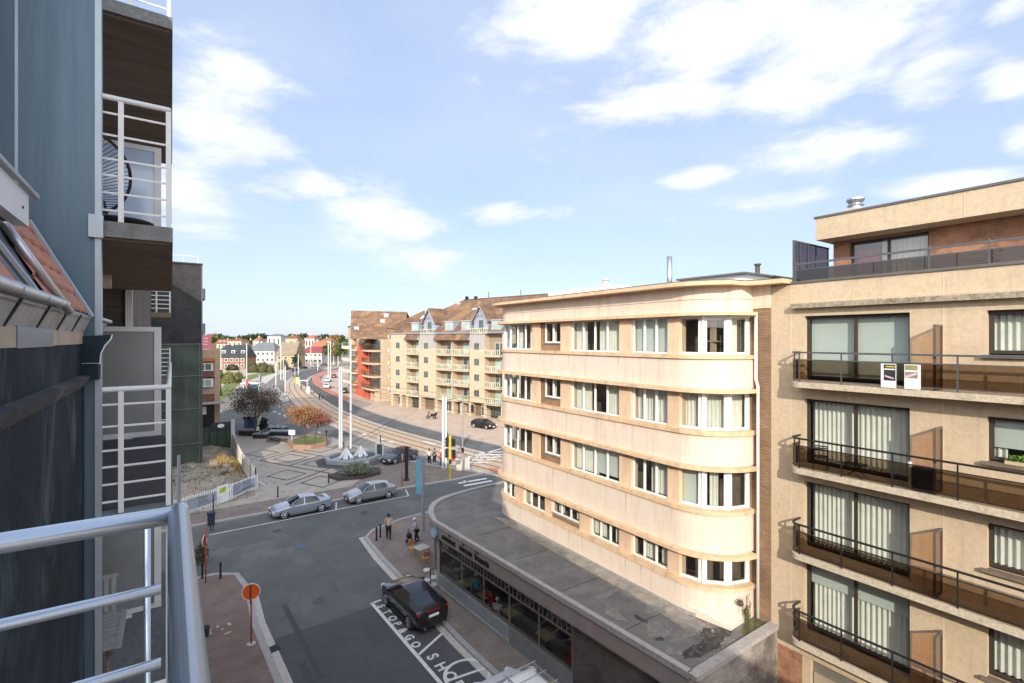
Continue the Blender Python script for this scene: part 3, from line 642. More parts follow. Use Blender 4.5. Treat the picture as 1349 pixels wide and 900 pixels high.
MU=[.08,2.44,4.43,6.48,8.54,10.54]
nG=-.36
for i in range(5):
    u0,u1=MU[i],MU[i+1]
    b=MB(); t=.06
    b.fb(FS,u0,u0+t,nG-.06,nG,.9,3.0)
    if i==4: b.fb(FS,u1,u1+t,nG-.06,nG,.9,3.0)
    b.fb(FS,u0+t,u1,nG-.06,nG,.9,.97); b.fb(FS,u0+t,u1,nG-.06,nG,2.33,2.41); b.fb(FS,u0+t,u1,nG-.06,nG,2.92,3.0)
    k=6
    for j in range(1,k+1): 
        uu=u0+(u1-u0)*j/(k+1); b.fb(FS,uu-.02,uu+.02,nG-.05,nG-.01,2.41,2.92)
    o=b.build('shop_window',mat('brown_frame',(.20,.155,.12),.5,.12),shop)
    b=MB(); b.quad(FS.p(u0,nG-.03,.93),FS.p(u1,nG-.03,.93),FS.p(u1,nG-.03,2.97),FS.p(u0,nG-.03,2.97)); b.build('pane',glass('shop_glass',(.62,.66,.66),1.0,.02,.05),o)
b=MB(); b.fb(FS,.0,6.5,nG-.25,nG+.05,.12,.9); b.build('plinth',mat('grey_plinth',(.27,.29,.31),.7,.12,2),shop)
b=MB(); b.fb(FS,6.5,10.6,nG-.25,nG+.02,.12,.9); b.build('plinth',mat('grey_plinth2',(.21,.22,.23),.7,.12,2),shop)
b=MB(); b.fb(FS,0,6.5,nG+.05,nG+.12,.12,.30); b.build('plinth_step',M_conc,shop)
b=MB(); b.fb(FS,10.62,LS-.02,nG-.25,nG-.01,.12,3.0); b.build('brick_wall',M_brickshop,shop)
# chamfered entrance round the corner
ch=[(12.32,25.0),(12.6,26.0),(13.1,26.95),(13.75,27.75),(14.6,28.2),(16.6,28.6),(21,29.0)]
for i in range(len(ch)-1):
    a,c=Vector(ch[i]),Vector(ch[i+1]); fr=Fr(a,c-a); L=(c-a).length
    b=MB(); b.fb(fr,0,L,0,.12,.12,.7); b.fb(fr,0,L,0,.12,2.8,3.0); b.fb(fr,0,.08,0,.12,.7,2.8); o=b.build('entrance_frame',mat('pale_frame',(.35,.33,.30),.5,.1),shop)
    b=MB(); b.quad(fr.p(0,.05,.7),fr.p(L,.05,.7),fr.p(L,.05,2.8),fr.p(0,.05,2.8)); b.build('pane',MC['shop_glass'],o)
b=MB(); b.prism([(12.6,25.1)]+[(x+.1,y-.1) for x,y in ch[1:]]+[(21,9.5),(13.3,9.5)],.121,.14); b.build('shop_floor',mat('wood_floor',(.12,.075,.05),.6,.2),shop)
b=MB(); b.box(17.3,17.4,9.5,28.4,.14,3.0); b.build('back_wall',M_int,shop)
# end wall with weathered brick
ew=tag(MB().box(13.05,17.6,9.0,9.25,0,3.78).build('brick_wall',M_brickw,shop),None,None)
b=MB(); b.box(12.86,17.6,8.96,9.28,3.78,3.93); b.build('wall_coping',M_cop,shop)
# fascia lettering
fn=Vector((FS.n.x,FS.n.y,0)); fu=Vector((FS.u.x,FS.u.y,0))
M_let=mat('dark_lettering',(.015,.013,.012),.6,.1)
OFFS[0]=.012
for (t,u,sz) in (("restaurant",.95,.42),("tearoom",2.75,.42),("brasserie",4.15,.42)):
    q=FS.p(u,-.045,3.22); text_obj('lettering',t,sz,basis(q,fu,Vector((0,0,1)),fn),M_let,shop,.02,sx=.80)
OFFS[0]=0.0
for u in (1.75,3.1,4.35): # little bird marks above the words
    b=MB(); q=FS.p(u,-.035,3.56); 
    for a,l in ((.5,.2),(2.4,.16),(-.2,.12)): 
        e=q+fu*math.cos(a)*l+Vector((0,0,math.sin(a)*l)); b.tube([q,e],[.035,.01],4)
    b.build('bird_mark',M_let,shop)
b=MB(); q=FS.p(.25,.06,3.35); b.tube([q-fn*.08,q+fn*.04],.30,20); o=b.build('round_sign',mat('sign_blue',(.12,.25,.36),.4,.1),shop)
b=MB(); 
for k in range(-2,3):
    w=math.sqrt(max(.02,.27**2-(k*.1)**2)); b.fb(FS,.25-w,.25+w,.101,.106,3.35+k*.1-.02,3.35+k*.1+.02)
b.build('sign_stripe',M_white,o)
# roof patches: bitumen joints, pond
for y in (11.9,15.2,18.6,22.0): b=MB(); b.box(12.95,15.6,y,y+.04,3.85,3.856); b.build('felt_seam',mat('felt_seam',(.07,.07,.068),.9,.2),shop)
b=MB(); b.add([(16.1,9.3,3.856),(17.5,9.3,3.856),(17.5,9.85,3.856),(16.9,9.8,3.856),(16.2,9.6,3.856)],[(0,1,2,3,4)]); b.build('puddle',mat('green_puddle',(.10,.10,.05),.15,.2,3),shop)
def blotch(name,cx,cy,rx,ry,z,m,seed,parent):
    rnd=random.Random(seed); n=22; b=MB(); ph=[rnd.uniform(0,6.28) for _ in range(4)]
    P=[]
    for i in range(n):
        a=2*math.pi*i/n; k=1+.25*math.sin(2*a+ph[0])+.2*math.sin(3*a+ph[1])+.15*math.sin(7*a+ph[2]); P.append((cx+rx*k*math.cos(a),cy+ry*k*math.sin(a),z))
    b.add(P,[tuple(range(n))]); return b.build(name,m,parent)
M_pale=mat('pale_lichen',(.215,.205,.185),.95,.3,5,dirt=(.155,.15,.143),dscale=2.5,damt=.95)
for i,(x,y,rx,ry) in enumerate(((13.9,11.3,.5,.35),(14.6,10.6,.6,.25),(13.5,12.9,.3,.5),(14.9,12.2,.35,.4),(14.2,14.0,.5,.2),(13.4,10.2,.25,.2),(15.2,10.6,.25,.3),(14.4,16.4,.3,.15))): blotch('lichen_patch',x,y,rx,ry,3.857+.0006*i,M_pale,i,shop)
M_mud=mat('dark_moss_patch',(.055,.05,.042),.95,.4,5,dirt=(.15,.147,.142),dscale=3,damt=.9)
for i,(x,y,rx,ry) in enumerate(((14.6,9.75,.9,.22),(15.6,9.9,.4,.3),(13.9,9.9,.5,.15),(15.2,10.2,.3,.2),(14.0,12.1,.12,.25),(13.6,10.9,.12,.12))): blotch('moss_patch',x,y,rx,ry,3.863+.0006*i,M_mud,i+20,shop)
b=MB(); b.add([(14.75,10.5,3.8566),(15.65,10.3,3.8566),(15.62,23,3.8566),(15.15,24,3.8566),(14.95,18,3.8566),(15.05,14,3.8566)],[(0,1,2,3,4,5)]); b.build('pale_strip',mat('pale_felt',(.27,.245,.205),.95,.3,2.5,dirt=(.16,.155,.148),dscale=1.2,damt=.9),shop)  # paler blotchy strip along the foot of the cream wall
b=MB(); rnd=random.Random(9)
for i in range(150):
    y=9.4+rnd.random()**1.6*17; x=12.9+(25-min(y,25))*.045+rnd.random()*2.6; s=rnd.uniform(.008,.028); b.rbox((x,y,3.85+s*.4),s*1.6,s,s,rnd.random()*3)
tag(b.build('roof_grit',M_conclight,shop),None,None,kind='stuff')
# ================================================================ BEIGE BUILDING on the right
XW=17.6
bb=thing('apartment_building','beige pebble rendered apartment block with long smoked glass balconies and a brick penthouse','building',(22,3,0))
b=MB(); b.box(19.0,29,-3,9.22,0,15.9); b.build('core_wall',M_int2,bb)
def wallholes(parent,x,y0,y1,z0,z1,holes,m,dep=.22,name='wall'):
    ys=sorted({y0,y1}|{h[0] for h in holes}|{h[1] for h in holes}); zs=sorted({z0,z1}|{h[2] for h in holes}|{h[3] for h in holes}); b=MB()
    for i in range(len(ys)-1):
        for j in range(len(zs)-1):
            cy,cz=(ys[i]+ys[i+1])/2,(zs[j]+zs[j+1])/2
            if any(h[0]<cy<h[1] and h[2]<cz<h[3] for h in holes): continue
            b.quad((x,ys[i],zs[j]),(x,ys[i],zs[j+1]),(x,ys[i+1],zs[j+1]),(x,ys[i+1],zs[j]))
    for (a,c,d,e) in holes:
        b.quad((x,a,d),(x+dep,a,d),(x+dep,a,e),(x,a,e)); b.quad((x,c,d),(x,c,e),(x+dep,c,e),(x+dep,c,d)); b.quad((x,a,e),(x+dep,a,e),(x+dep,c,e),(x,c,e)); b.quad((x,a,d),(x,c,d),(x+dep,c,d),(x+dep,a,d))
    b.quad((x,y0,z1),(x+1.4,y0,z1),(x+1.4,y1,z1),(x,y1,z1)); b.quad((x,y1,z0),(x,y1,z1),(x+1.4,y1,z1),(x+1.4,y1,z0)); b.quad((x,y0,z0),(x+1.4,y0,z0),(x+1.4,y0,z1),(x,y0,z1))
    return b.build(name,m,parent)
LV=[(12.62,14.78),(9.8,12.0),(6.98,9.22),(4.14,6.5)]
holes=[]
for f,t in LV: holes+= [(5.22,8.12,f,t),(2.05,3.58,f+.95 if f>12 else f+.98,t-.02),(-2.6,.6,f,t)]
wallholes(bb,XW,-3,9.23,3.3,15.9,holes,M_beige,.28)
b=MB()
for y in (8.55,4.46,-.5): b.box(XW-.006,XW,y-.012,y+.012,3.3,15.88)
b.box(XW-.007,XW,-3,9.2,15.27,15.29)
b.build('wall_joint',M_joint,bb)
b=MB(); b.box(XW-.05,XW+1.4,-3,9.22,15.9,15.98); b.build('parapet_cap',mat('parapet_cap',(.11,.105,.10),.6,.2),bb)
b=MB(); b.box(XW-.26,XW-.002,-3,8.45,15.04,15.2); b.build('hood_slab',M_mossy,bb)
FB=Fr((XW+.2,0),(0,1),(-1,0))
def bigwin(f,t,kind):
    o=window(bb,FB,5.23,8.11,f+.08,t-.01,[1,1],ft=.075,frame=M_wood,pane=M_pane,curtain=None if kind=='blind' else M_curt,cseg=[(.02,.98,0)],blind=None if kind=='curt' else ((.02,.98,.97) if kind=='blind' else (.02,.98,.33)))
    return o
bigwin(*LV[0],'blind');bigwin(*LV[1],'curt');bigwin(*LV[2],'curt');bigwin(*LV[3],'both')
for i,(f,t) in enumerate(LV):
    z0=f+.95 if f>12 else f+.98
    window(bb,FB,2.06,3.57,z0+.05,t-.03,[1],ft=.09,frame=M_wood,curtain=M_curt,cseg=[(.02,.98,0)] if i!=1 else [(.8,.98,0)],blind=(.02,.98,.72) if i==1 else None)
    window(bb,FB,-2.59,.59,f+.08,t-.01,[1,1],ft=.075,frame=M_wood,curtain=M_curt)
    b=MB(); b.box(XW-.12,XW+.15,1.95,3.68,z0-.06,z0+.02); b.build('window_sill',mat('brown_sill',(.16,.125,.09),.7,.2),bb)
# ground floor: brick pier and garage panels
b=MB(); b.box(XW+.02,XW+.4,8.2,9.22,0,3.3); b.build('brick_pier',M_brickred,bb)
b=MB(); b.box(XW+.25,XW+.4,-3,8.2,0,3.3); b.build('garage_wall',mat('garage_wall',(.17,.15,.12),.8,.1),bb)
for k in range(4):
    b=MB(); y=7.0-k*2.3
    for j in range(3): b.box(XW+.20,XW+.25,y-1.0,y+1.0 if k else y+.9,2.2-j*.75,2.8-j*.75)
    b.build('garage_panel',mat('garage_panel',(.34,.29,.22),.7,.1),bb)
b=MB(); b.box(XW+.06,XW+.4,7.95,8.2,0,3.3); b.build('garage_jamb',M_beige,bb)
# balconies
def bal_plan(x,ye=8.28,r=.30,y0=-2.8):
    P=[(XW-.001,ye)]
    for i in range(6):
        t=R(90*i/5); P.append((x+r-r*math.sin(t),ye-r+r*math.cos(t)))
    P.append((x,y0)); return P
def balcony(f,i):
    o=MB(); fl=f-.02
    outl=bal_plan(16.86)+[(XW-.001,-2.8)]
    o.prism(list(reversed(outl)) ,fl-.18,fl); bo=o.build('balcony',M_slabconc,bb)
    rp=bal_plan(16.91,8.25,.26)
    m=M_rail if i==0 else M_railblack
    for z,h in ((fl+.94,.055),(fl+.72,.03),(fl+.07,.03)):
        b=MB(); w=.05 if h>.04 else .025
        A=[Vector(p) for p in rp]; L=[];Rr=[]
        for k,p in enumerate(A):
            t=(A[min(k+1,len(A)-1)]-A[max(k-1,0)]).normalized(); n=Vector((-t.y,t.x)); L.append(tuple(p+n*w/2));Rr.append(tuple(p-n*w/2))
        b.ribbon(L,Rr,z,z+h); b.build('rail',m,bo)
    for y in (7.95,6.72,5.42,4.0,2.72,1.4,0.1,-1.2):
        b=MB(); b.box(16.895,16.925,y-.018,y+.018,fl-.05,fl+.94); b.build('rail_post',m,bo)
    b=MB(); b.box(17.2,17.23,8.235,8.265,fl,fl+.94); b.build('rail_post',m,bo)
    b=MB(); gl=rp; n=len(gl)
    b.add([(*p,fl+.10) for p in gl]+[(*p,fl+.72) for p in gl],[(k,k+1,n+k+1,n+k) for k in range(n-1)]); b.build('glass_panel',M_smoke,bo)
    # partition screen between the flats
    b=MB(); y=4.50; zt=fl+1.80
    b.box(17.0,17.05,y-.03,y+.03,fl,zt); b.box(17.55,17.6,y-.03,y+.03,fl,zt); b.box(17.05,17.55,y-.03,y+.03,zt-.05,zt); b.box(17.05,17.55,y-.03,y+.03,fl,fl+.05)
    po=b.build('partition_frame',mat('bronze_frame2',(.11,.09,.075),.45,.12),bo)
    b=MB(); b.box(17.05,17.55,y-.006,y+.006,fl+.05,zt-.05); b.build('partition_glass',M_smoke2,po)
    return bo
for i,(f,t) in enumerate(LV): balcony(f,i)
b=MB(); b.box(16.88,16.9,2,4.1,12.605,12.63)
# penthouse
b=MB(); b.box(18.6,29,-3,8.2,17.47,18.22); b.build('penthouse_fascia',M_beige,bb)
b=MB(); b.box(18.56,29,-3,8.25,18.22,18.29); b.build('penthouse_coping',mat('parapet_cap',(0,0,0)),bb)
b=MB(); b.box(18.592,18.6,4.24,4.26,17.5,18.2); b.build('wall_joint',M_joint,bb)
wh=[(5.2,7.28,15.98,17.4)]
b=MB(); b.box(18.4,29,-3,9.2,15.9,15.985); b.build('terrace_floor',M_conc,bb)
wallholes(bb,19.5,-3,8.0,15.985,17.47,[(5.3,7.5,16.05,17.4)],M_brickred,.2,'penthouse_wall')
window(bb,Fr((19.66,0),(0,1),(-1,0)),5.31,7.49,16.06,17.39,[1,1],ft=.06,frame=M_wood,curtain=M_curt,cseg=[(.02,.62,0)])
b=MB(); wave(b,(19.92,6.75),(19.92,7.42),16.1,17.1); b.build('curtain',M_red_c,bb)
b=MB(); b.box(20.4,29,-3,7.9,15.985,17.47); b.build('core_wall',M_int2,bb)
# terrace rail
rr=MB(); rr.box(17.68,17.74,-3,8.45,16.54,16.60); tr=rr.build('terrace_rail',M_rail,bb)
b=MB(); b.box(17.70,17.72,-3,8.45,16.36,16.385); b.build('lower_rail',M_rail,tr)
for y in (8.43,4.8,3.55,1.9,.2,-1.5): b=MB(); b.box(17.695,17.73,y-.018,y+.018,15.98,16.66); b.build('rail_post',M_rail,tr)
b=MB(); b.box(17.705,17.715,-3,8.43,16.0,16.36); b.build('glass_panel',M_smoke,tr)
b=MB(); y=8.5
b.box(17.66,17.71,y-.03,y+.03,15.98,17.42); b.box(17.71,20.3,y-.03,y+.03,17.37,17.42)
for x in (18.1,18.7,19.3,20.25): b.box(x,x+.03,y-.02,y+.02,15.98,17.37)
b.box(17.71,20.3,y-.02,y+.02,16.48,16.5)
do=b.build('terrace_screen',M_rail,bb); b=MB(); b.box(17.71,20.25,y-.005,y+.005,16.0,17.37); b.build('glass_panel',glass('grey_glass',(.42,.38,.40),1,.02,.06),do)
yq,zq=PX(1127,275,20.5)
b=MB(); b.box(20.25,20.75,yq-.22,yq+.22,18.2,zq-.0); b.build('chimney',M_conclight,bb)
b=MB(); b.lathe((20.5,yq,zq),[(.2,0),(.2,.08),(.27,.1),(.2,.18),(.25,.24),(.29,.30),(.28,.36),(.05,.40)],14); o=b.build('chimney_cowl',M_metal,bb)
# things on the beige balconies
def poster(y,label,var,lean):
    t=thing('letting_poster',label,'sign',(16.855,y,12.62),0,'advertising posters tied to the balcony rail')
    FP=Fr((16.85,y),(0,1),(-1,0))
    b=MB(); b.fb(FP,-.18,.18,-.01,.01,12.62,13.30); b.build('board',M_white,t)
    b=MB()
    if var==0:
        b.fb(FP,-.17,.11,.011,.014,12.82,13.28); o=b.build('printed_panel',mat('poster_black',(.03,.035,.045),.5,.3),t)
        b=MB(); b.fb(FP,-.16,.10,.015,.017,13.13,13.16); b.build('white_line',M_white,o)
        b=MB(); b.fb(FP,-.16,.06,.015,.017,13.2,13.24); b.build('yellow_mark',mat('poster_yellow',(.5,.4,.05),.6,.2),o)
        b=MB(); b.rbox((16.834,y-.02,12.92),.003,.22,.04,0,Matrix.Rotation(R(18),4,'X')); b.build('red_scrawl',mat('poster_pink',(.72,.42,.44),.6,.3),o)
    else:
        b.fb(FP,-.12,.165,.011,.014,13.14,13.28); o=b.build('printed_panel',mat('poster_olive',(.28,.26,.10),.6,.3),t)
        b=MB(); b.fb(FP,-.12,.165,.011,.014,12.92,13.10); b.build('printed_panel',mat('poster_grey',(.22,.22,.2),.6,.3),t)
        b=MB(); b.rbox((16.835,y+.03,13.0),.004,.28,.06,0,Matrix.Rotation(R(-22),4,'X')); b.build('red_stroke',MC['poster_pink'],t)
ya=PX(1170.5,490,16.85)[0]; yb2=PX(1202,490,16.85)[0]
poster(ya,'white poster with black panel and pink scrawl, left of the two on the top balcony rail',0,0)
poster(yb2,'white poster with olive picture and pink stroke, right of the two on the top balcony rail',1,0)
def folding_chair(x,y,z,rz):
    t=thing('folding_chair','dark folding bistro chair on the third floor balcony beside the small table','chair',(x,y,z),rz)
    b=MB()
    for s in (-.2,.2):
        b=MB(); b.tube([(s,-.22,0),(s,.22,.82)],.013,6); b.build('leg',M_railblack,t,world=False)
        b=MB(); b.tube([(s*.9,.25,0),(s*.9,-.22,.45)],.013,6); b.build('leg',M_railblack,t,world=False)
    b=MB()
    for k in range(5): b.box(-.19,.19,-.2+k*.075,-.15+k*.075,.44,.455)
    b.build('seat',M_railblack,t,world=False)
    b=MB()
    for k in range(3): b.box(-.2,.2,.165+k*.035,.18+k*.035,.66+k*.07,.70+k*.07)
    b.build('backrest',M_railblack,t,world=False)
folding_chair(17.22,7.45,9.78,R(110))
t=thing('folding_table','small dark folding table with crossed legs on the third floor balcony','table',(17.2,6.45,9.78),R(90))
b=MB()
for k in range(5): b.box(-.28,.28,-.2+k*.082,-.135+k*.082,.40,.42)
b.build('table_top',M_railblack,t,world=False)
for s in (-.17,.17):
    for q in (1,-1): b=MB(); b.tube([(-.25*q,s,0),(.2*q,s,.4)],.011,6); b.build('leg',M_railblack,t,world=False)
t=thing('air_conditioner','black outdoor air conditioning unit against the partition on the third floor balcony','air conditioner',(17.25,4.85,9.78))
b=MB(); b.box(17.05,17.5,4.56,5.02,9.80,10.42); b.build('casing',M_black,t)
b=MB()
for k in range(7): b.box(17.035,17.05,4.60,4.98,9.87+k*.075,9.90+k*.075)
b.build('grille',M_dark,t)
b=MB(); b.box(17.1,17.14,5.03,5.1,9.8,10.55); b.build('pipe_cover',M_white,t)
fb_=thing('window_plant','green and red potted plants behind the raised blind of the third floor window','plant',(17.85,3.0,10.8))
b=MB(); b.box(17.62,17.74,2.3,3.25,10.80,10.88); b.build('trough',M_tan,fb_)
leafcloud('foliage',fb_,17.68,2.95,10.96,.07,.30,.10,130,.04,mat('house_plant',(.12,.25,.04),.7,.3),2); leafcloud('flowers',fb_,17.68,2.45,10.98,.06,.1,.07,40,.03,M_red_c,3)
# ================================================================ GREEN-BALCONY COMPLEX across the tram road
gP0=Vector((46.5,70.85)); gu=Vector((-.2795,.9601)); gn=Vector((-.9601,-.2795))
gc=thing('apartment_complex','long buff apartment block with pale green balconies, steep brown roof and pointed gables across the tram road','building',(gP0.x,gP0.y,0))
FG=Fr(gP0,gu,gn)
def gb(name,m,boxes,parent=None,fr=FG):
    b=MB()
    for q in boxes: b.fb(fr,*q)
    return b.build(name,m,parent or gc)
LVG=[2.75,5.55,8.35,11.15,13.95]   # floor levels
EAVE=15.3
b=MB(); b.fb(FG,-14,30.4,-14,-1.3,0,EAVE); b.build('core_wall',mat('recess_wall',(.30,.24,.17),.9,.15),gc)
gw=[(19.3,1.3),(5.6,1.6),(28.0,1.3)]
def gpier(u0,u1,wins):
    b=MB(); b.fb(FG,u0,u1,-1.35,0,2.6,EAVE-.02); b.build('wall',M_fac,gc)
    for c in wins:
        for k,z in enumerate(LVG[:4]):
            o=gb('window',mat('grey_green_frame',(.28,.32,.27),.6),[(c-.62,c+.62,0,.05,z+.95,z+2.2)])
            b=MB()
            for s in (-.56,.04): b.quad(FG.p(c+s,.055,z+1.02),FG.p(c+s+.52,.055,z+1.02),FG.p(c+s+.52,.055,z+2.13),FG.p(c+s,.055,z+2.13))
            b.build('pane',mat('far_pane',(.07,.085,.09),.15,.6,.7,spec=.8),o)
gpier(25.2,30.4,[28.0]); gpier(16.3,21.1,[19.2]); gpier(3.7,7.4,[5.6]); gpier(-5.2,-.4,[-2.9]); gpier(-14,-9.2,[-12])
def xrail(mb,fr,u0,u1,n,z,h=1.0,nb=None):
    mb.fb(fr,u0,u1,n,n+.06,z+h-.08,z+h); mb.fb(fr,u0,u1,n,n+.06,z+.06,z+.14)
    L=u1-u0; k=max(3,int(L/.42)); 
    for i in range(k+1):
        u=u0+L*i/k; mb.fb(fr,u-.045,u+.045,n,n+.05,z+.1,z+h-.05)
    # crossed centre panel
    c=(u0+u1)/2; w=.45
    for s in (1,-1):
        for t in range(1):
            a=fr.p(c-w*s,n+.03,z+.12);d=fr.p(c+w*s,n+.03,z+h-.1); mb.tube([a,d],.045,4)
def gbays(segs):
    for (u0,u1) in segs:
        for k,z in enumerate(LVG[:4]):
            bo=gb('balcony',M_fac,[(u0,u1,-1.4,.35,z-.28,z-.02)])
            b=MB(); xrail(b,FG,u0+.03,u1-.03,.30,z); b.build('railing',M_greenw,bo)
            L=u1-u0
            wo=gb('balcony_window',M_greenw,[(u0+.25,u0+L*.62,-1.32,-1.24,z,z+2.25)])
            b=MB()
            for i in range(2):
                a=u0+.33+(L*.62-.25)*i/2; e=a+(L*.62-.25)/2-.14; b.quad(FG.p(a,-1.23,z+.1),FG.p(e,-1.23,z+.1),FG.p(e,-1.23,z+2.15),FG.p(a,-1.23,z+2.15))
            b.build('pane',MC['far_pane'] if (k+int(u0))%2 else mat('far_curtained_pane',(.35,.42,.38),.25,.3,.9),wo)
gbays([(21.3,25.1),(12.0,16.2),(7.5,11.8),(0,3.6),(-4.9-4.2,-5.2)])
for u in (21.2,11.9): gb('party_fin',M_fac,[(u-.1,u+.1,-1.3,.1,2.6,EAVE-1.2)])
# ground floor
gb('wall',M_fac,[(-14,30.3,-1.6,-1.3,0,2.5)])
for i,u in enumerate([-12,-9,-5.4,-.3,3.7,7.4,9.6,11.9,16.4,21.2,25.2,27.2,30.1]): gb('pillar',M_fac,[(u-.3,u+.3,-1.3,-.1,0,2.6)])
for i,(u0,u1) in enumerate([(.4,3.2),(4.2,5.6),(8.0,9.3),(10,11.6),(12.4,15.9),(17,18.2),(22,24.7),(25.8,26.8),(27.7,29.6)]):
    o=gb('shop_front',M_greenw if i%3 else M_black,[(u0,u1,-1.3,-1.22,.05,2.3)]); b=MB()
    k=2 if u1-u0<2 else 4
    for j in range(k): a=u0+.1+(u1-u0-.1)*j/k; e=a+(u1-u0-.1)/k-.1; b.quad(FG.p(a,-1.21,.3),FG.p(e,-1.21,.3),FG.p(e,-1.21,1.9),FG.p(a,-1.21,1.9))
    b.build('pane',MC['far_pane'],o)
gb('shop_sign',M_black,[(.3,3.3,-.1,0,2.05,2.6)])
o=gb('shop_sign_board',M_black,[(7.3-.3,6.5-.1,.0,.06,.9,2.2)]); 
text_obj('lettering','Kingsize',.4,basis(FG.p(3.0,.01,2.18),-Vector((gu.x,gu.y,0)),Vector((0,0,1)),Vector((gn.x,gn.y,0))),M_white,gc,.01) if False else None
# roof: eave line, ridge set back, hipped at the far end
def roofquad(mb,pts,fr=FG): mb.quad(*[fr.p(*p) for p in pts])
b=MB(); roofquad(b,[(-14,.25,15.2),(30.9,.25,15.2),(16.5,-7.5,22.0),(-14,-7.5,22.0)]); roofquad(b,[(30.9,.25,15.2),(30.9,-15,15.2),(16.5,-7.5,22.0)]); roofquad(b,[(30.9,-15,15.2),(-14,-15,15.2),(-14,-7.5,22.0),(16.5,-7.5,22.0)])
roofquad(b,[(-14,.25,15.2),(-14,-15,15.2),(-14,-7.5,22.0)])
ro=b.build('roof',M_tile,gc)
b=MB(); 
for i in range(60): u=-13.8+i*.5; b.fb(FG,u,u+.44,-7.62,-7.38,21.95,22.12)
b.build('ridge_tiles',mat('ridge_tile',(.12,.075,.06),.9,.3),ro)
for u,h in ((15.5,.7),(13.0,.6),(9.5,1.3),(1.5,1.2)): gb('chimney',M_dark,[(u-.2,u+.2,-7.9,-7.3,21.9,22+h)],ro) if h<1 else gb('aerial',M_dark,[(u-.03,u+.03,-7.6,-7.5,22,22+h)],ro)
gb('fascia_board',M_blueg,[(-14,30.6,.0,.2,15.05,15.32)])
def slope_n(z): return .25-7.75*(z-15.2)/6.8
def gdormer(c,w,z0,z1,name='dormer'):
    o=gb(name,M_blueg,[(c-w/2,c+w/2,slope_n(z1)-.6,-.25 if z0<15.6 else slope_n(z0),z0,z1)],ro); n0=-.25 if z0<15.6 else slope_n(z0)
    gb('dormer_roof',mat('zinc_cap',(.42,.46,.5),.4,.1),[(c-w/2-.15,c+w/2+.15,slope_n(z1)-.8,n0+.15,z1,z1+.12)],o)
    b=MB()
    for s in (0,1): a=c-w/2+.2+s*(w/2-.15); b.quad(FG.p(a,n0+.02,z0+.5),FG.p(a+w/2-.3,n0+.02,z0+.5),FG.p(a+w/2-.3,n0+.02,z1-.15),FG.p(a,n0+.02,z1-.15))
    b.build('pane',MC['far_curtained_pane'],o)
for c in (22.8,13.0,8.6,1.2,-7): gdormer(c,2.3,15.3,17.3)
def ggable(c):
    z0,zb,zt=14.9,17.6,20.0; w=1.75
    b=MB(); n0=.12
    P=[(c-w,z0),(c+w,z0),(c+w,zb-.3),(c,zt),(c-w,zb-.3)]
    b.add([FG.p(u,n0-.5,z) for u,z in P]+[FG.p(u,slope_n(19.6)-1,z) for u,z in P],[(0,1,2,3,4),(9,8,7,6,5),(0,5,6,1),(1,6,7,2),(4,9,5,0)]); o=b.build('gable',M_blueg,ro)
    b=MB()
    for s in (1,-1):
        b.add([FG.p(c,n0,zt+.12),FG.p(c+s*(w+.25),n0,zb-.45),FG.p(c+s*(w+.25),slope_n(17)-1,zb-.45),FG.p(c,slope_n(20)-1,zt+.12),FG.p(c,n0,zt-.08),FG.p(c+s*(w+.25),n0,zb-.65),FG.p(c+s*(w+.25),slope_n(17)-1,zb-.65),FG.p(c,slope_n(20)-1,zt-.08)],BOXF)
    b.build('gable_roof',M_tile,o)
    b=MB(); 
    for s in (1,-1): b.tube([FG.p(c,n0+.06,zt-.1),FG.p(c+s*(w+.2),n0+.06,zb-.6)],.09,4)
    b.tube([FG.p(c-.8*1,n0+.06,18.3),FG.p(c+.8,n0+.06,18.3)],.06,4); b.build('bargeboard',mat('blue_grey_board',(.22,.27,.36),.6,.1),o)
    b=MB(); b.quad(FG.p(c-.55,n0-.48,15.6),FG.p(c+.55,n0-.48,15.6),FG.p(c+.55,n0-.48,17.4),FG.p(c-.55,n0-.48,17.4)); b.build('pane',MC['far_pane'],o)
    b=MB(); xrail(b,FG,c-w-.25,c+w+.25,.2,14.95,1.05); b.build('railing',M_greenw,o)
for c in (17.4+1.2,4.9): ggable(c)
for c,z in ((19.5,19.2),(24.5,18.2),(11.0,19.3),(7.5,19.4),(22.0,17.9),(.5,19.1),(17,20.7)):
    n=slope_n(z); b=MB(); 
    b.add([FG.p(c-.5,n+.12,z-.5*.66),FG.p(c+.5,n+.12,z-.5*.66),FG.p(c+.5,slope_n(z+.75)+.1,z+.75),FG.p(c-.5,slope_n(z+.75)+.1,z+.75)]+[FG.p(c-.5,n-.5,z-.5),FG.p(c+.5,n-.5,z-.5),FG.p(c+.5,slope_n(z+.75)-.4,z+.6),FG.p(c-.5,slope_n(z+.75)-.4,z+.6)],BOXF); b.build('skylight',mat('skylight',(.45,.50,.55),.2,.1,spec=.8),ro)
# small lean-to canopies over the balcony bays
for (u0,u1) in ((7.2,16.4),(21.2,25.3)):
    b=MB(); b.add([FG.p(u0,.75,13.95),FG.p(u1,.75,13.95),FG.p(u1,-.1,15.1),FG.p(u0,-.1,15.1),FG.p(u0,.75,13.8),FG.p(u1,.75,13.8),FG.p(u1,-.1,14.9),FG.p(u0,-.1,14.9)],BOXF); b.build('canopy',M_tile,gc)
    for u in (u0-.02,u1+.02): b=MB(); b.add([FG.p(u,.75,13.85),FG.p(u,-.1,15.05),FG.p(u,-.1,13.85)],[(0,1,2)]); b.build('canopy_cheek',M_blueg,gc)
# grey upper cladding of the piers
for (u0,u1) in ((16.3,21.1),(3.7,7.4)): gb('upper_cladding',mat('grey_render',(.36,.34,.33),.8,.08),[(u0,u1,.002,.03,12.3,14.9)])
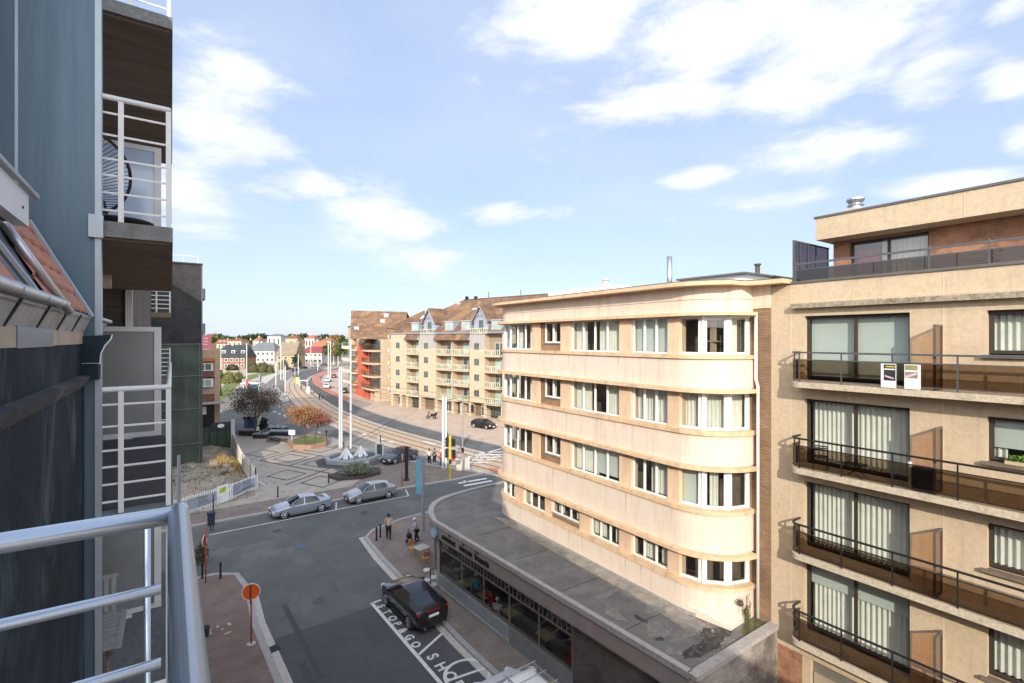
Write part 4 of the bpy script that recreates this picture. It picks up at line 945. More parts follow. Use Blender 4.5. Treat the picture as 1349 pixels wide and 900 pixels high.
# corner winter gardens at the far end and the recess roof
FE=Fr(FG.p(30.4,0,0).xy,Vector((.30,.954)),Vector((-.954,.30)))
b=MB(); b.fb(FE,0,4.2,-6,-.6,0,EAVE); b.build('core_wall',MC['recess_wall'],gc)
for z in LVG:
    bo=gb('balcony',M_fac,[(0,4.2,-1.2,.4,z-.28,z-.02)],None,FE); b=MB(); xrail(b,FE,.05,2.1,.34,z,1.05); xrail(b,FE,2.1,4.15,.34,z,1.05); b.build('railing',M_greenw,bo)
    if z<13:
        b=MB(); b.fb(FE,.3,3.9,-.58,-.5,z,z+2.3); o=b.build('balcony_window',M_greenw,bo); b=MB()
        for k in range(4): b.quad(FE.p(.4+k*.88,-.49,z+.1),FE.p(1.15+k*.88,-.49,z+.1),FE.p(1.15+k*.88,-.49,z+2.2),FE.p(.4+k*.88,-.49,z+2.2))
        b.build('pane',MC['far_pane'],o)
b=MB(); b.add([FE.p(-.8,.6,16.5),FE.p(4.6,.6,16.5),FE.p(3,-7,20.2),FE.p(-1,-7,20.2),FE.p(-.8,.6,16.3),FE.p(4.6,.6,16.3),FE.p(3,-7,15.5),FE.p(-1,-7,15.5)],BOXF); b.build('corner_roof',M_tile,gc)
# ---- second building further along, with the red bay
q0=Vector((37.6,107.5)); q1=Vector((38.6,127.5)); F2=Fr(q0,q1-q0); 
if F2.n.x>0: F2.n=-F2.n
L2=(q1-q0).length
g2=thing('apartment_building','buff apartment house with a bright red bay, curved balconies and a high mossy brown roof','building',(q0.x,q0.y,0))
b=MB(); b.fb(F2,0,L2,-12,-1.0,0,14.0); b.build('wall',M_fac,g2)
for k,z in enumerate((3.2,6.1,9.0,11.9)):
    b=MB(); b.fb(F2,16.2,18.6,-1,-.93,z,z+1.9); b.build('window',MC['far_pane'],g2)
cu_=Vector((C_,-S_)); cv_=Vector((S_,C_))
ra=DD(462.5,409,125); rb_=DD(536,411,125); ea=DD(461.5,446.5,113); eb=DD(536,447,111)
b=MB(); b.quad(ea,eb,rb_,ra); bk=Vector((cv_.x*18,cv_.y*18,0)); b.quad(ra,rb_,rb_+bk+Vector((0,0,-6.5)),ra+bk+Vector((0,0,-6.5))); b.quad(ea,ra,ra+bk+Vector((0,0,-6.5)),ra+bk*.5+Vector((0,0,-6.6)))
r2=b.build('roof',M_tile2,g2)
for px,py in ((470,433),(509,415.5),(504,423)):
    t_=(446.5-py)/37.5; q=DD(px,py,113+12*t_-.4); b=MB(); b.rbox(q,1.1,.3,.9,-TH); b.build('skylight',MC['skylight'],r2)
b=MB(); b.fb(F2,10.5,15.2,-1.0,.35,0,13.0); b.build('red_bay',M_redp,g2)
b=MB(); b.add([F2.p(5.5,1.0,12.6),F2.p(9.5,1.0,12.6),F2.p(8.6,-.9,14.6),F2.p(6.4,-.9,14.6),F2.p(5.5,1.0,12.45),F2.p(9.5,1.0,12.45),F2.p(8.6,-.9,12.45),F2.p(6.4,-.9,12.45)],BOXF); b.build('bay_roof',M_tile,g2)
for k,z in enumerate((2.9,5.8,8.7,11.6)):
    for (u0,u1,dep) in ((0,10.3,1.3-.1*k),(15.4,L2,1.0)):
        A_=[];B_=[]
        for i in range(11):
            t=i/10; u=u0+(u1-u0)*t; A_.append(F2.p(u,dep*math.sin(math.pi*(.12+.76*t))+.2,0).xy[:]); B_.append(F2.p(u,-1,0).xy[:])
        b=MB(); b.ribbon(A_,B_,z-.45,z-.05); bo=b.build('balcony',M_fac,g2)
        b=MB(); b.tube([(p[0],p[1],z+.95) for p in A_],.05,5)
        for p in A_: b.tube([(p[0],p[1],z-.05),(p[0],p[1],z+.95)],.03,4)
        b.build('railing',M_railblack,bo)
        b=MB(); n=len(A_); b.add([(p[0],p[1],z+.05) for p in A_]+[(p[0],p[1],z+.9) for p in A_],[(i,i+1,n+i+1,n+i) for i in range(n-1)]); b.build('railing_panel',M_smoke2,bo)
        b=MB(); b.fb(F2,u0+.6,u1-.6,-1.0,-.92,z,z+2.2); o=b.build('balcony_window',MC['far_pane'],g2)
for u in (0.5,3.5,6.5,9.5,13,17): b=MB(); b.fb(F2,u-.25,u+.25,-.9,.3,0,2.4); b.build('pillar',M_redp if u>5 else M_fac,g2)
b=MB(); b.fb(F2,1.0,9,-1.0,-.9,.1,2.3); b.build('shop_front',MC['far_pane'],g2)
# ---- third, end pavilion with pale curved balconies
q2=Vector((38.5,128)); q3=Vector((41.3,145)); F3=Fr(q2,q3-q2)
if F3.n.x>0: F3.n=-F3.n
L3=(q3-q2).length
g3=thing('apartment_building','pale rounded apartment pavilion with grey railings at the far end of the row beyond the red bay','building',(q2.x,q2.y,0))
b=MB(); b.fb(F3,0,L3,-10,-1,0,14.6); b.build('wall',M_tan,g3)
b=MB(); b.add([F3.p(0,.2,14.4),F3.p(L3*.72,.2,14.4),F3.p(L3*.72,-10,14.4),F3.p(0,-10,14.4),F3.p(2,-4,18.0),F3.p(L3*.6,-4,17.2),F3.p(L3*.6,-6,17.2),F3.p(2,-6,18)],BOXF); b.build('roof',M_tile,g3)
b=MB(); b.fb(F3,3,6.2,-1.6,.4,11.5,17.2); b.build('tower_bay',M_tan,g3)
b=MB(); b.fb(F3,2.8,6.4,-1.8,.6,17.2,17.5); b.build('tower_roof',M_tile,g3)
for k,z in enumerate((3.2,6.1,9.0,12.2)):
    A_=[];B_=[]
    for i in range(13):
        t=i/12; u=L3*t; A_.append(F3.p(u,1.5*math.sin(math.pi*(.1+.8*t))+.2,0).xy[:]); B_.append(F3.p(u,-1,0).xy[:])
    b=MB(); b.ribbon(A_,B_,z-.75,z-.05); bo=b.build('balcony',M_cream if False else mat('pale_render',(.62,.55,.45),.85,.08),g3)
    b=MB(); b.tube([(p[0],p[1],z+.9) for p in A_],.05,5)
    for p in A_: b.tube([(p[0],p[1],z-.05),(p[0],p[1],z+.9)],.03,4)
    b.build('railing',mat('grey_rail',(.25,.3,.36),.5),bo)
    b=MB(); b.fb(F3,1,L3-1,-1,-.92,z,z+2.0); b.build('balcony_window',MC['far_pane'],g3)
# ================================================================ LEFT: dark sheet-clad building with net
db=thing('apartment_building','tall dark sheet clad building end with green scaffold netting on its lower storeys','building',(-4,66,0))
M_dsl=brick('dark_slates',(.042,.042,.045),(.033,.034,.037),(.02,.02,.022),.5,.25,ms=.012,dirt=(.065,.06,.057),dscale=.12,damt=.4,bump=.5)
b=MB(); b.box(-14,2.6,62,84,0,21.9); b.build('wall',M_dsl,db)
b=MB(); b.box(-14.1,2.75,61.9,84.1,21.9,22.05); b.build('roof_edge',M_dark,db)
b=MB(); b.box(2.6,2.72,61.93,62.3,0,21.9); b.build('corner_trim',M_rail,db)
b=MB(); b.tube([(x*.9-2.2,62.3,22.8) for x in (-4,0,2,5)],.03,5)
for x in (-4,-1.5,1,2.3): b.tube([(x,62.3,22),(x,62.3,22.8)],.025,5)
b.build('roof_rail',M_railw,db)
for z in (19.0,14.8):
    b=MB(); b.box(2.6,3.35,70,73,z-.2,z); bo=b.build('balcony',M_conc,db); b=MB(); b.box(3.3,3.35,70,73,z,z+1.1); b.box(2.6,3.35,70,70.05,z,z+1.1); b.build('railing',mat('grey_rail',(.25,.3,.36)),bo)
M_net=mat('scaffold_net',(.055,.07,.058),.95,.3,.7,.2,10,stretch=(1,1,.25),dirt=(.10,.12,.10),dscale=.9,damt=.35)
b=MB()
import itertools
rnd=random.Random(12); NX,NZ=26,24
vs=[]
for j in range(NZ+1):
    for i in range(NX+1): vs.append((-8+10.55*i/NX, 61.0+.12*math.sin(i*1.9)+.08*math.sin(j*1.3+i*.4)+rnd.uniform(-.03,.03), .3+13.2*j/NZ))
b.add(vs,[(j*(NX+1)+i,j*(NX+1)+i+1,(j+1)*(NX+1)+i+1,(j+1)*(NX+1)+i) for j in range(NZ) for i in range(NX)])
no=b.build('scaffold_netting',M_net,db,smooth=True)
b=MB()
for x in (-7.8,-5.3,-2.8,-.3,2.4): b.tube([(x,60.9,.3),(x,60.9,13.6)],.03,6)
for z in (3.2,6.8,10.2,13.5): b.tube([(-8,60.85,z),(2.6,60.85,z)],.03,6)
b.build('scaffold_poles',mat('scaffold_tube',(.17,.18,.17),.5,.2,metal=.4),db)
rb=thing('rear_building','high plain building beyond the lot, hidden behind the balconies on the left','building',(-15,56,0)); b=MB(); b.box(-34,-4.6,50.5,61.5,0,22.5); b.build('wall',M_brickdark,rb); b=MB(); b.box(-34.2,-4.4,50.3,61.7,22.5,22.7); b.build('roof',M_tar,rb)
# ---- our side: tiled house, zinc wall, balconies
M_tilered=mat('red_roof_tile',(.40,.17,.12),.75,.22,3,.3,30,dirt=(.17,.09,.08),dscale=2,damt=.5)
zb=thing('apartment_building','zinc clad apartment building with white railed balconies, close on the left side of the view','building',(-2,16,0))
b=MB(); b.box(-9,-.53,5.72,5.98,0,17.4); b.box(-9,-1.35,5.72,5.98,17.4,20.0); b.build('zinc_wall',M_zinc,zb)  # upper box is added out of view to block sun from the balcony screen
b=MB(); b.box(-.56,-.515,5.70,5.75,0,17.4); b.box(-1.07,-1.05,5.705,5.72,14.6,17.4); b.build('zinc_seam',M_zinclight,zb)
b=MB(); b.box(-.60,-.50,5.66,5.72,14.90,15.10); b.build('seam_cover',M_zinclight,zb)
b=MB(); b.box(-9,-2.4,5.98,11.6,0,17.0); b.build('recess_wall',M_conc,zb)
b=MB(); b.box(-42,-.66,11.6,24.0,0,17.4); b.build('wall',M_brickdark,zb)
b=MB(); b.box(-.70,-.60,11.5,11.6,9,17.2); b.build('white_jamb',M_railw,zb)
b=MB(); b.box(-42,-1.9,24.0,28.0,0,17.4); b.build('wall',M_conc,zb)
M_nearc=mat('near_concrete',(.17,.18,.18),.92,.25,14,.5,70,dirt=(.08,.085,.09),dscale=5,damt=.5)
def lbalc(y0,y1,fl,th=.14,x1=.01,post=True,m=M_slabconc,slabm=None):
    b=MB(); b.box(-2.4,x1,y0,y1,fl-th,fl); bo=b.build('balcony',slabm or M_nearc,zb)
    b=MB(); b.box(-2.38,x1-.03,y0+.06,y1-.02,fl-th-.02,fl-th); b.build('soffit',M_soffit,bo)
    xr=x1-.035
    bars=[0.14,.30,.46,.61,.83,1.03]
    b=MB(); b.tube([(-2.4,y0+.05,fl+1.14),(xr,y0+.05,fl+1.14),(xr,y1-.05,fl+1.14)],.026,10); ro=b.build('rail',M_railw,bo,smooth=True)
    for z in bars:
        zz=fl+z-.03
        b=MB(); b.tube([(-2.4,y0+.06,zz),(xr,y0+.06,zz),(xr,y1-.05,zz)],.011,6); b.build('rail_bar',M_railw,bo)
    for (x,y) in ((-.385,y0+.05),(xr,y0+.05),(xr,y0+1.4),(xr,y0+2.8),(xr,y1-.1)):
        b=MB(); b.box(x-.02,x+.02,y-.006,y+.034,fl-.0,fl+1.12); b.build('rail_post',M_railw,bo)
    return bo
B3=lbalc(5.75,11.5,15.07); B2=lbalc(5.75,11.5,12.40); B1=lbalc(5.75,11.5,9.57)
B4=lbalc(7.0,12.4,17.76)
b=MB(); b.box(-2.35,-.05,5.95,9.9,12.401,12.415); b.build('floor_mat',mat('dark_mat',(.06,.06,.062),.9,.2,4,.4,80),B2)
for fl in (15.07,12.4,9.57):
    b=MB(); b.box(-2.4,-.02,24.2,27.6,fl-.2,fl); bo=b.build('balcony',M_soffit,zb)
    b=MB(); 
    for z in (.15,.32,.49,.66,.83,1.02,1.18): b.box(-2.4,-.04,24.22,24.26,fl+z,fl+z+.035); b.box(-.07,-.03,24.22,27.6,fl+z,fl+z+.035)
    for x in (-2,-1.2,-.5,-.06): b.box(x-.02,x+.03,24.2,24.25,fl,fl+1.2)
    b.build('railing',M_railw,bo)
def screen(fl,top,mglass,parent):
    FSn=Fr((-2.3,10.0),(1,0),(0,-1)); x1=-.14+2.3; b=MB(); w=.075
    b.fb(FSn,0,x1,-.05,0,fl+.02,fl+.02+w); b.fb(FSn,0,x1,-.05,0,top-w,top); b.fb(FSn,x1-w*1.25,x1,-.05,0,fl+.02+w,top-w)
    for k in (0,): b.fb(FSn,0,.06,-.05,0,fl+.1,top-w)
    o=b.build('screen_frame',M_railw,parent); b=MB(); b.fb(FSn,.06,x1-w*1.25,-.03,-.02,fl+.02+w,top-w); b.build('screen_glass',mglass,o)
    b=MB(); b.fb(FSn,x1-.5,x1-.38,0,.10,fl,fl+.05); b.build('screen_foot',M_railw,o)
screen(12.40,14.20,mat('satin_glass_grey',(.20,.215,.215),.32,.25,.5,spec=.6),B2); screen(9.57,11.4,MC['satin_glass_grey'],B1)
screen(15.07,17.15,M_milk,B3)
b=MB(); b.tube([(-2.3,7.9,14.72),(-.62,7.9,14.72)],.09,12); b.build('waste_pipe',mat('wood_pipe',(.35,.30,.24),.5,.2),B3,smooth=True)
# round string chair and its low table
t=thing('string_chair','round black string lounge chair on the upper left balcony behind the white rails','chair',(-.92,8.2,15.07))
b=MB(); cc=Vector((-.86,7.9,15.07)); ring=[]
for i in range(33):
    a=2*math.pi*i/32; ring.append(cc+Vector((.43*math.cos(a),-.16*math.sin(a)+.05,.98+.47*math.sin(a))))
b.tube(ring,.02,6); b.build('hoop',M_black,t,smooth=True)
b=MB(); hub=cc+Vector((-.15,-.10,.72)); inn_=[hub+Vector((-.25,0,-.05))+Vector((.1*math.cos(2*math.pi*i/32),-.05*math.sin(2*math.pi*i/32)+.12,.1*math.sin(2*math.pi*i/32))) for i in range(32)]
for i in range(0,64):
    k=i/2; p0=ring[int(k)]*(1-k%1)+ring[min(32,int(k)+1)]*(k%1); b.tube([inn_[int(k)%32],p0],.0045,3)
b.build('strings',M_black,t)
for (x,y) in ((-.3,-.25),(.3,-.25),(-.28,.25),(.28,.25)): b=MB(); b.tube([cc+Vector((x*.6,y*.4,.62)),cc+Vector((x,y,0))],.013,6); b.build('leg',M_black,t)
t=thing('side_table','low round black metal table on the upper left balcony','table',(-.55,7.2,15.07))
b=MB(); b.lathe((-.50,7.3,15.07),[(.33,.27),(.34,.285),(.33,.30)],24); b.build('table_top',M_black,t)
for a in (20,110,200,290): b=MB(); b.tube([(-.50+.28*math.cos(R(a)),7.3+.28*math.sin(R(a)),15.07),(-.50+.22*math.cos(R(a)),7.3+.22*math.sin(R(a)),15.35)],.01,5); b.build('leg',M_black,t)
# slatted wooden table and folding chair one floor down
M_teak=mat('weathered_teak',(.34,.335,.33),.8,.2,4,stretch=(1,6,1)); M_teak2=mat('teak',(.17,.10,.07),.7,.2,4)
t=thing('wooden_table','grey slatted wooden table on the lower left balcony','table',(-.7,8.2,9.57))
b=MB()
for k in range(9): b.box(-1.35,-.55,7.6+k*.105,7.695+k*.105,10.28,10.31)
b.box(-.56,-.50,7.58,8.56,10.278,10.315); b.build('table_top',M_teak,t)
for (x,y) in ((-.75,7.8),(-.75,8.35),(-1.25,7.8),(-1.25,8.35)): b=MB(); b.box(x-.03,x+.03,y-.03,y+.03,9.57,10.28); b.build('leg',M_teak2,t)
t=thing('folding_chair','slatted wooden folding chair half hidden behind the zinc wall on the lower left balcony','chair',(-.75,7.0,9.57))
b=MB()
for k in range(5): b.box(-.95,-.56,6.85+k*.07,6.90+k*.07,9.97,9.99)
b.build('seat',M_teak,t)
for s in (-.92,-.60): b=MB(); b.tube([(s,6.75,9.57),(s,7.2,10.35)],.018,5); b.build('leg',M_teak2,t); b=MB(); b.tube([(s,7.2,9.57),(s,6.85,9.97)],.018,5); b.build('leg',M_teak2,t)
t=thing('wooden_chair','upright slatted wooden chair behind the grey table on the lower left balcony','chair',(-.85,9.1,9.57))
b=MB()
for k in range(6): b.box(-1.15+k*.085,-1.10+k*.085,9.3,9.32,10.0,10.5)
b.box(-1.17,-.65,9.29,9.33,10.5,10.55); b.build('backrest',M_teak,t)
b=MB(); b.box(-1.15,-.67,8.85,9.3,9.98,10.01); b.build('seat',M_teak,t)
for (x,y) in ((-1.12,8.9),(-.7,8.9),(-1.12,9.28),(-.7,9.28)): b=MB(); b.box(x-.02,x+.02,y-.02,y+.02,9.57,10.0); b.build('leg',M_teak2,t)
# ---- tiled house between us and the zinc wall
th_=thing('tiled_house','dark walled house with red tiled mansard roof, pale eaves and grey gutter at the left edge','house',(-1.5,4,0))
XWALL=-.63
b=MB(); b.box(-8,XWALL,1.4,5.69,0,14.0); b.build('wall',M_slate,th_)
b=MB(); b.add([(XWALL,1.4,13.60),(XWALL,5.5,13.60),(XWALL+.02,5.5,13.60),(XWALL+.02,1.4,13.60),(XWALL,1.4,13.70),(XWALL,5.5,13.70),(XWALL+.07,5.5,13.69),(XWALL+.07,1.4,13.69)],BOXF)
b.build('string_moulding',mat('old_moulding',(.035,.037,.04),.8,.4,4,dirt=(.12,.12,.12),dscale=4,damt=.5),th_)
b=MB(); b.box(XWALL-.02,XWALL+.004,1.4,5.6,13.96,14.06)
b.build('frieze_strip',mat('pale_timber',(.36,.30,.23),.8,.2,3),th_)
b=MB(); b.box(XWALL,XWALL+.008,3.37,4.27,13.955,14.065); b.build('zinc_strip',M_zinc,th_)
M_board=mat('weathered_board',(.28,.28,.27),.7,.25,5,dirt=(.45,.44,.40),dscale=3,damt=.5)
XG=-.56
b=MB(); b.add([(XWALL,1.4,14.06),(XWALL,5.68,14.06),(XG-.02,5.68,14.19),(XG-.02,1.4,14.19),(XWALL-.02,1.4,14.08),(XWALL-.02,5.68,14.08),(XG-.04,5.68,14.21),(XG-.04,1.4,14.21)],BOXF); b.build('eave_board',M_board,th_)
for y in (1.9,2.5,3.15,3.8,4.4,5.0):
    b=MB(); b.tube([(XWALL+.002,y,14.06),(XG-.012,y+.03,14.19)],.007,5); b.build('batten',M_dark,th_)
b=MB(); b.tube([(XG,2.6,14.225),(XG,4.2,14.225)],.028,14,False); b.tube([(XG,2.6,14.225),(XG,4.2,14.225)],.022,14,False)
for y in (3.0,3.55,4.1): b.tube([(XG,y,14.225),(XG,y+.02,14.225)],.031,14)
b.build('gutter',M_metal,th_,smooth=True)
b=MB(); b.tube([(XG+.01,5.75,14.19),(XG+.01,6.9,14.19)],.02,10); 
b.build('far_gutter',M_metal,th_,smooth=True)
b=MB(); b.add([(XWALL,5.99,14.06),(XWALL,6.9,14.06),(XG-.01,6.9,14.17),(XG-.01,5.99,14.17),(XWALL-.3,5.99,14.06),(XWALL-.3,6.9,14.06),(XG-.3,6.9,14.17),(XG-.3,5.99,14.17)],BOXF); b.build('far_eave_board',M_board,th_)
# mansard plane: z = 14.23 + 2.05*(XG-.03-x)
def rz_(x): return 14.22+2.05*(XG-.03-x)
def RPx(px,py,lift=0):
    r=(px-CX)/F_; a=S_+C_*r; bb_=-(py-HY)/F_
    # 14+ bb d = 14.22+lift + 2.05*(XG-.03 - a d)
    d=(.22+lift+2.05*(XG-.03))/(bb_+2.05*a); return Vector((d*a,d*(C_-S_*r),HC+bb_*d))
b=MB(); x1=-1.45
b.add([(XG-.02,1.4,rz_(XG-.02)-.03),(XG-.02,5.7,rz_(XG-.02)-.03),(x1,5.7,rz_(x1)-.03),(x1,1.4,rz_(x1)-.03)],[(0,1,2,3)]); rf=b.build('roof',mat('roof_underlay',(.10,.12,.13),.6,.2),th_)
b=MB(); b.box(-8,x1+.02,1.4,5.7,rz_(x1)-.12,rz_(x1)-.02); b.build('upper_roof',M_tar,th_)
b=MB(); b.box(-7.5,-1.32,3.4,5.66,15.6,18.6); b.build('roof_shade_box',M_zinc,th_)  # unseen box added above the roof to keep the zinc wall in shade
def tiles(y0,y1):
    b=MB(); x=XG-.03; st=.075; k=0
    while x>x1:
        y=y0-(.16 if k%2 else 0)
        while y<y1:
            a,c=max(y,y0),min(y+.30,y1)
            if c-a>.03:
                ym=(a+c)/2; z0,z1=rz_(x)+.028,rz_(x-st)+.004
                b.add([(x,a,z0-.012),(x,ym,z0+.004),(x,c,z0-.012),(x-st,c,z1-.01),(x-st,ym,z1),(x-st,a,z1-.01),(x-.004,a,z0-.03),(x-.004,ym,z0-.022),(x-.004,c,z0-.03)],[(0,1,4,5),(1,2,3,4),(6,7,1,0),(7,8,2,1)])
            y+=.30
        x-=st;k+=1
    return b
tiles(3.95,5.62).build('roof_tiles',M_tilered,rf)
tiles(1.4,3.3).build('roof_tiles',M_tilered,rf)
pa=[RPx(4,292,.06),RPx(92,412,.06)]; b=MB(); b.tube(pa,.025,10); b.build('downpipe',M_metal,rf,smooth=True)
pa=[RPx(-20,300,.05),RPx(48,386,.05)]; b=MB(); b.tube(pa,.018,6); b.build('flashing',M_zinclight,rf)
pa=[RPx(37,290,.03),RPx(121,417,.03)]; b=MB(); b.tube(pa,.02,6); b.build('valley_flashing',M_zinclight,rf)
# white dormer fascia with its drip edge
b=MB(); y0_,z0_=3.82,14.63; b.box(-.72,-.66,1.4,y0_,z0_,14.81); o=b.build('dormer_fascia',mat('white_board',(.55,.57,.58),.5,.06),th_)
b=MB(); b.tube([(-.645,1.4,14.825),(-.645,y0_+.1,14.825)],.016,8); b.build('drip_edge',M_zinclight,o)
b=MB(); b.box(-1.4,-.72,1.4,y0_,z0_+.02,z0_+.05); b.build('dormer_soffit',M_soffit,o)
b=MB()
for y in (3.68,3.0,2.3): b.tube([(-.662,y,14.71),(-.655,y,14.71)],.008,8)
b.build('fixing',M_dark,o)
# corbel at the end of the eave (cyma profile)
b=MB(); prof=[PY(105,443,5.55),PY(148,441,5.55),PY(146,447,5.55),PY(138,456,5.55),PY(133,466,5.55),PY(132,479,5.55),PY(106,479,5.55)]
n=len(prof); b.add([(p[0],5.55,p[1]) for p in prof]+[(p[0],5.68,p[1]) for p in prof],[tuple(range(n)),tuple(range(2*n-1,n-1,-1))]+[(i,(i+1)%n,n+(i+1)%n,n+i) for i in range(n)]); co=b.build('corbel',M_slate,th_)
b=MB(); b.tube([(p[0],5.545,p[1]) for p in prof[1:6]],.006,5); b.tube([(prof[0][0],5.545,prof[0][1]),(prof[6][0],5.545,prof[6][1]),(prof[5][0],5.545,prof[5][1])],.006,5); b.build('corbel_edge',M_railw,co)
b=MB(); c1=PY(106,479,5.55);c2=PY(130,500,5.55); b.add([(XWALL-.1,5.5,c2[1]+.02),(c2[0],5.5,c2[1]),(c2[0],5.5,c1[1]),(XWALL-.1,5.5,c1[1]),(XWALL-.1,5.68,c2[1]+.02),(c2[0],5.68,c2[1]),(c2[0],5.68,c1[1]),(XWALL-.1,5.68,c1[1])],BOXF); b.build('corbel_foot',M_slate,co)
# ---- our own building and balcony rail
own=thing('balcony_building','building the photograph is taken from, its floor and wall to the left of the rail','building',(-4,-4,0))
b=MB(); b.box(-12,-1.7,-30,1.4,0,15.1); b.build('wall',M_slate,own)
b=MB(); b.box(-11.5,-2.0,-4.5,1.35,15.1,15.6); b.build('roof_shade_box',M_slate,own)  # low box added on top of the building for the shadow it casts
b=MB(); b.box(-1.7,-.02,-3,1.22,12.3,12.5); b.build('balcony_floor',M_conc,own)
rl=thing('balcony_railing','painted round tube balcony railing with its corner in the lower left foreground','railing',(.0,1.24,12.5))
X0,Y0=.012,1.245; rz0=13.634
b=MB(); 
b.tube([(-1.7,Y0+.03,rz0),(X0-.012,Y0,rz0)],.0185,28); b.build('top_rail',M_steelw,rl,smooth=True)
b=MB(); b.tube([(X0,Y0+.014,rz0+.0),(X0+.022,-2.8,rz0)],.0190,28); b.lathe((X0,Y0+.012,rz0-.019),[(.019,0),(.019,.018),(.017,.031),(.011,.037)],24); b.build('side_rail',M_steelw,rl,smooth=True)
for z in (13.487,13.335,13.18,13.03,12.88,12.73):
    b=MB(); b.tube([(-1.7,Y0+.035,z),(X0-.03,Y0-.0,z)],.0105,20); b.build('rail_bar',M_steelw,rl,smooth=True)
    b=MB(); b.tube([(X0-.012,Y0-.03,z),(X0+.012,-2.8,z)],.0105,14); 
b=MB(); b.box(X0-.022,X0-.010,Y0+.02,Y0+.055,12.5,rz0-.02); b.build('flat_post',M_steelw,rl)
b=MB(); b.tube([(-.045,Y0+.12,12.3),(-.045,Y0+.12,13.60)],.0065,12); b.build('thin_post',M_steelw,rl,smooth=True)
# ================================================================ LOT, FENCES
b=MB(); rnd=random.Random(5); NX,NY=60,64; X0s,X1s,Y0s,Y1s=-13,6.5,47.4,72
def sandz(x,y):
    e=min((6.3-x)/1.6,(y-47.6-.31*max(0,x))/2.2,1.0); e=max(0,e)
    return .14+e*(.55+.55*math.exp(-((x+.5)**2/16+(y-58)**2/20))+.35*math.exp(-((x-3.6)**2/2.5+(y-62)**2/12))+.12*math.sin(x*2.1+y*.7)+.10*math.sin(y*1.7-x*.9))+rnd.uniform(-.05,.05)*e
vs=[]
for j in range(NY+1):
    for i in range(NX+1):
        x=X0s+(X1s-X0s)*i/NX; y=Y0s+(Y1s-Y0s)*j/NY; x=min(x,6.15); vs.append((x,max(y,47.0+.31*max(0,x)),sandz(x,y)+rnd.uniform(-.06,.06)*(1 if x<5 and y>50 else 0)))
b.add(vs,[(j*(NX+1)+i,j*(NX+1)+i+1,(j+1)*(NX+1)+i+1,(j+1)*(NX+1)+i) for j in range(NY) for i in range(NX)])
struct('sand_lot',b,M_sand,True)
def weeds(name,label,cx,cy,rx,ry,n,m,h=.3,group='weeds on the sandy lot'):
    b=MB(); rnd=random.Random(int(cx*10))
    for i in range(n):
        x=cx+rnd.gauss(0,rx*.5); y=cy+rnd.gauss(0,ry*.5); z=sandz(x,y)-.03
        for k in range(3):
            a=rnd.random()*6.3; hh=h*rnd.uniform(.4,1.1); w=.03; b.add([(x-w*math.sin(a),y+w*math.cos(a),z),(x+w*math.sin(a),y-w*math.cos(a),z),(x+hh*.6*math.cos(a),y+hh*.6*math.sin(a),z+hh)],[(0,1,2)])
    o=centre(b.build(name,m)); tag(o,label,'weeds',None,'stuff')
M_weed=mat('dry_weed',(.13,.12,.06),.9,.4,3); 
weeds('weeds','low scrubby weeds growing in patches over the sandy building lot',1.2,56,6,8,1500,M_weed,.16)
weeds('dry_grass','tall sunlit dry grass by the banner fence at the lot edge',5.0,60.5,1.3,4,700,mat('straw_grass',(.42,.30,.12),.9,.3,3),.5)
for i,(x,y,s,l) in enumerate(((4.6,58.2,.35,'pale rubble block in the sand close to the banner fence'),(4.9,61.8,.3,'pale rubble block in the sand further along the banner fence'),(-1.5,61.0,.5,'pale slab of rubble at the foot of the green netting'))):
    b=MB(); rnd=random.Random(i); 
    pts=[(x+s*math.cos(a)*rnd.uniform(.7,1.2),y+s*.7*math.sin(a)*rnd.uniform(.7,1.2)) for a in [k*math.pi/4 for k in range(8)]]; b.prism(pts,sandz(x,y)-.1,sandz(x,y)+s*.6); tag(centre(b.build('rubble_block',M_conclight)),l,'rubble')
# banner picket fence along the street
f0=Vector((-3.2,45.9)); fpts=[Vector((-3.2,46.0)),Vector((.9,46.85)),Vector((4.3,48.9)),Vector((6.5,51.0))]
pf=thing('picket_fence','white picket fence with printed building banners around the sandy lot, street side','fence',(2,47.8,.13))
M_pick=mat('white_picket',(.82,.83,.85),.6,.12,4)
M_ban=mat('banner_cloth',(.36,.39,.44),.6,.2,1.2)
def pickets(parent,P,Q,h=1.36,gap=.19):
    d=Q-P; L=d.length; fr=Fr(P,d); b=MB(); u=0
    while u<L:
        b.fb(fr,u,u+.095,-.012,.012,.14,.14+h); a=fr.p(u,-.012,.14+h);c=fr.p(u+.075,.012,.14+h); u+=gap
    for z in (.35,1.05): b.fb(fr,0,L,.012,.04,z,z+.08)
    return b.build('picket_panel',M_pick,parent),fr,L
for i in range(3): pickets(pf,fpts[i],fpts[i+1])
def banner(parent,P,Q,z0,z1,m=M_ban,offn=-.03):
    fr=Fr(P,Q-P); L=(Q-P).length
    if fr.n.y>0: fr.n=-fr.n
    b=MB(); b.fb(fr,0,L,.02,.03,z0,z1); o=b.build('banner',m,parent); return o,fr,L
M_bdark=mat('banner_dark',(.06,.07,.09),.6,.3,3); M_bmid=mat('banner_grey',(.24,.28,.33),.6,.2,3)
P,Q=Vector((-1.2,46.42)),Vector((3.35,48.33))
o,fr,L=banner(pf,Vector((-1.6,46.33)),Vector((.9,46.85)),.42,1.2)
b=MB(); b.fb(fr,1.0,1.6,.031,.034,.6,1.2); b.fb(fr,.9,2.4,.031,.033,.42,.55); b.build('printed_building',M_bdark,o)
o,fr,L=banner(pf,Vector((.92,46.86)),Vector((3.1,48.17)),.40,1.26)
b=MB()
for k in range(5): b.fb(fr,.1+k*.12,.15+k*.12,.031,.033,.4,1.2)
b.build('printed_columns',mat('banner_blue',(.25,.32,.38),.6),o)
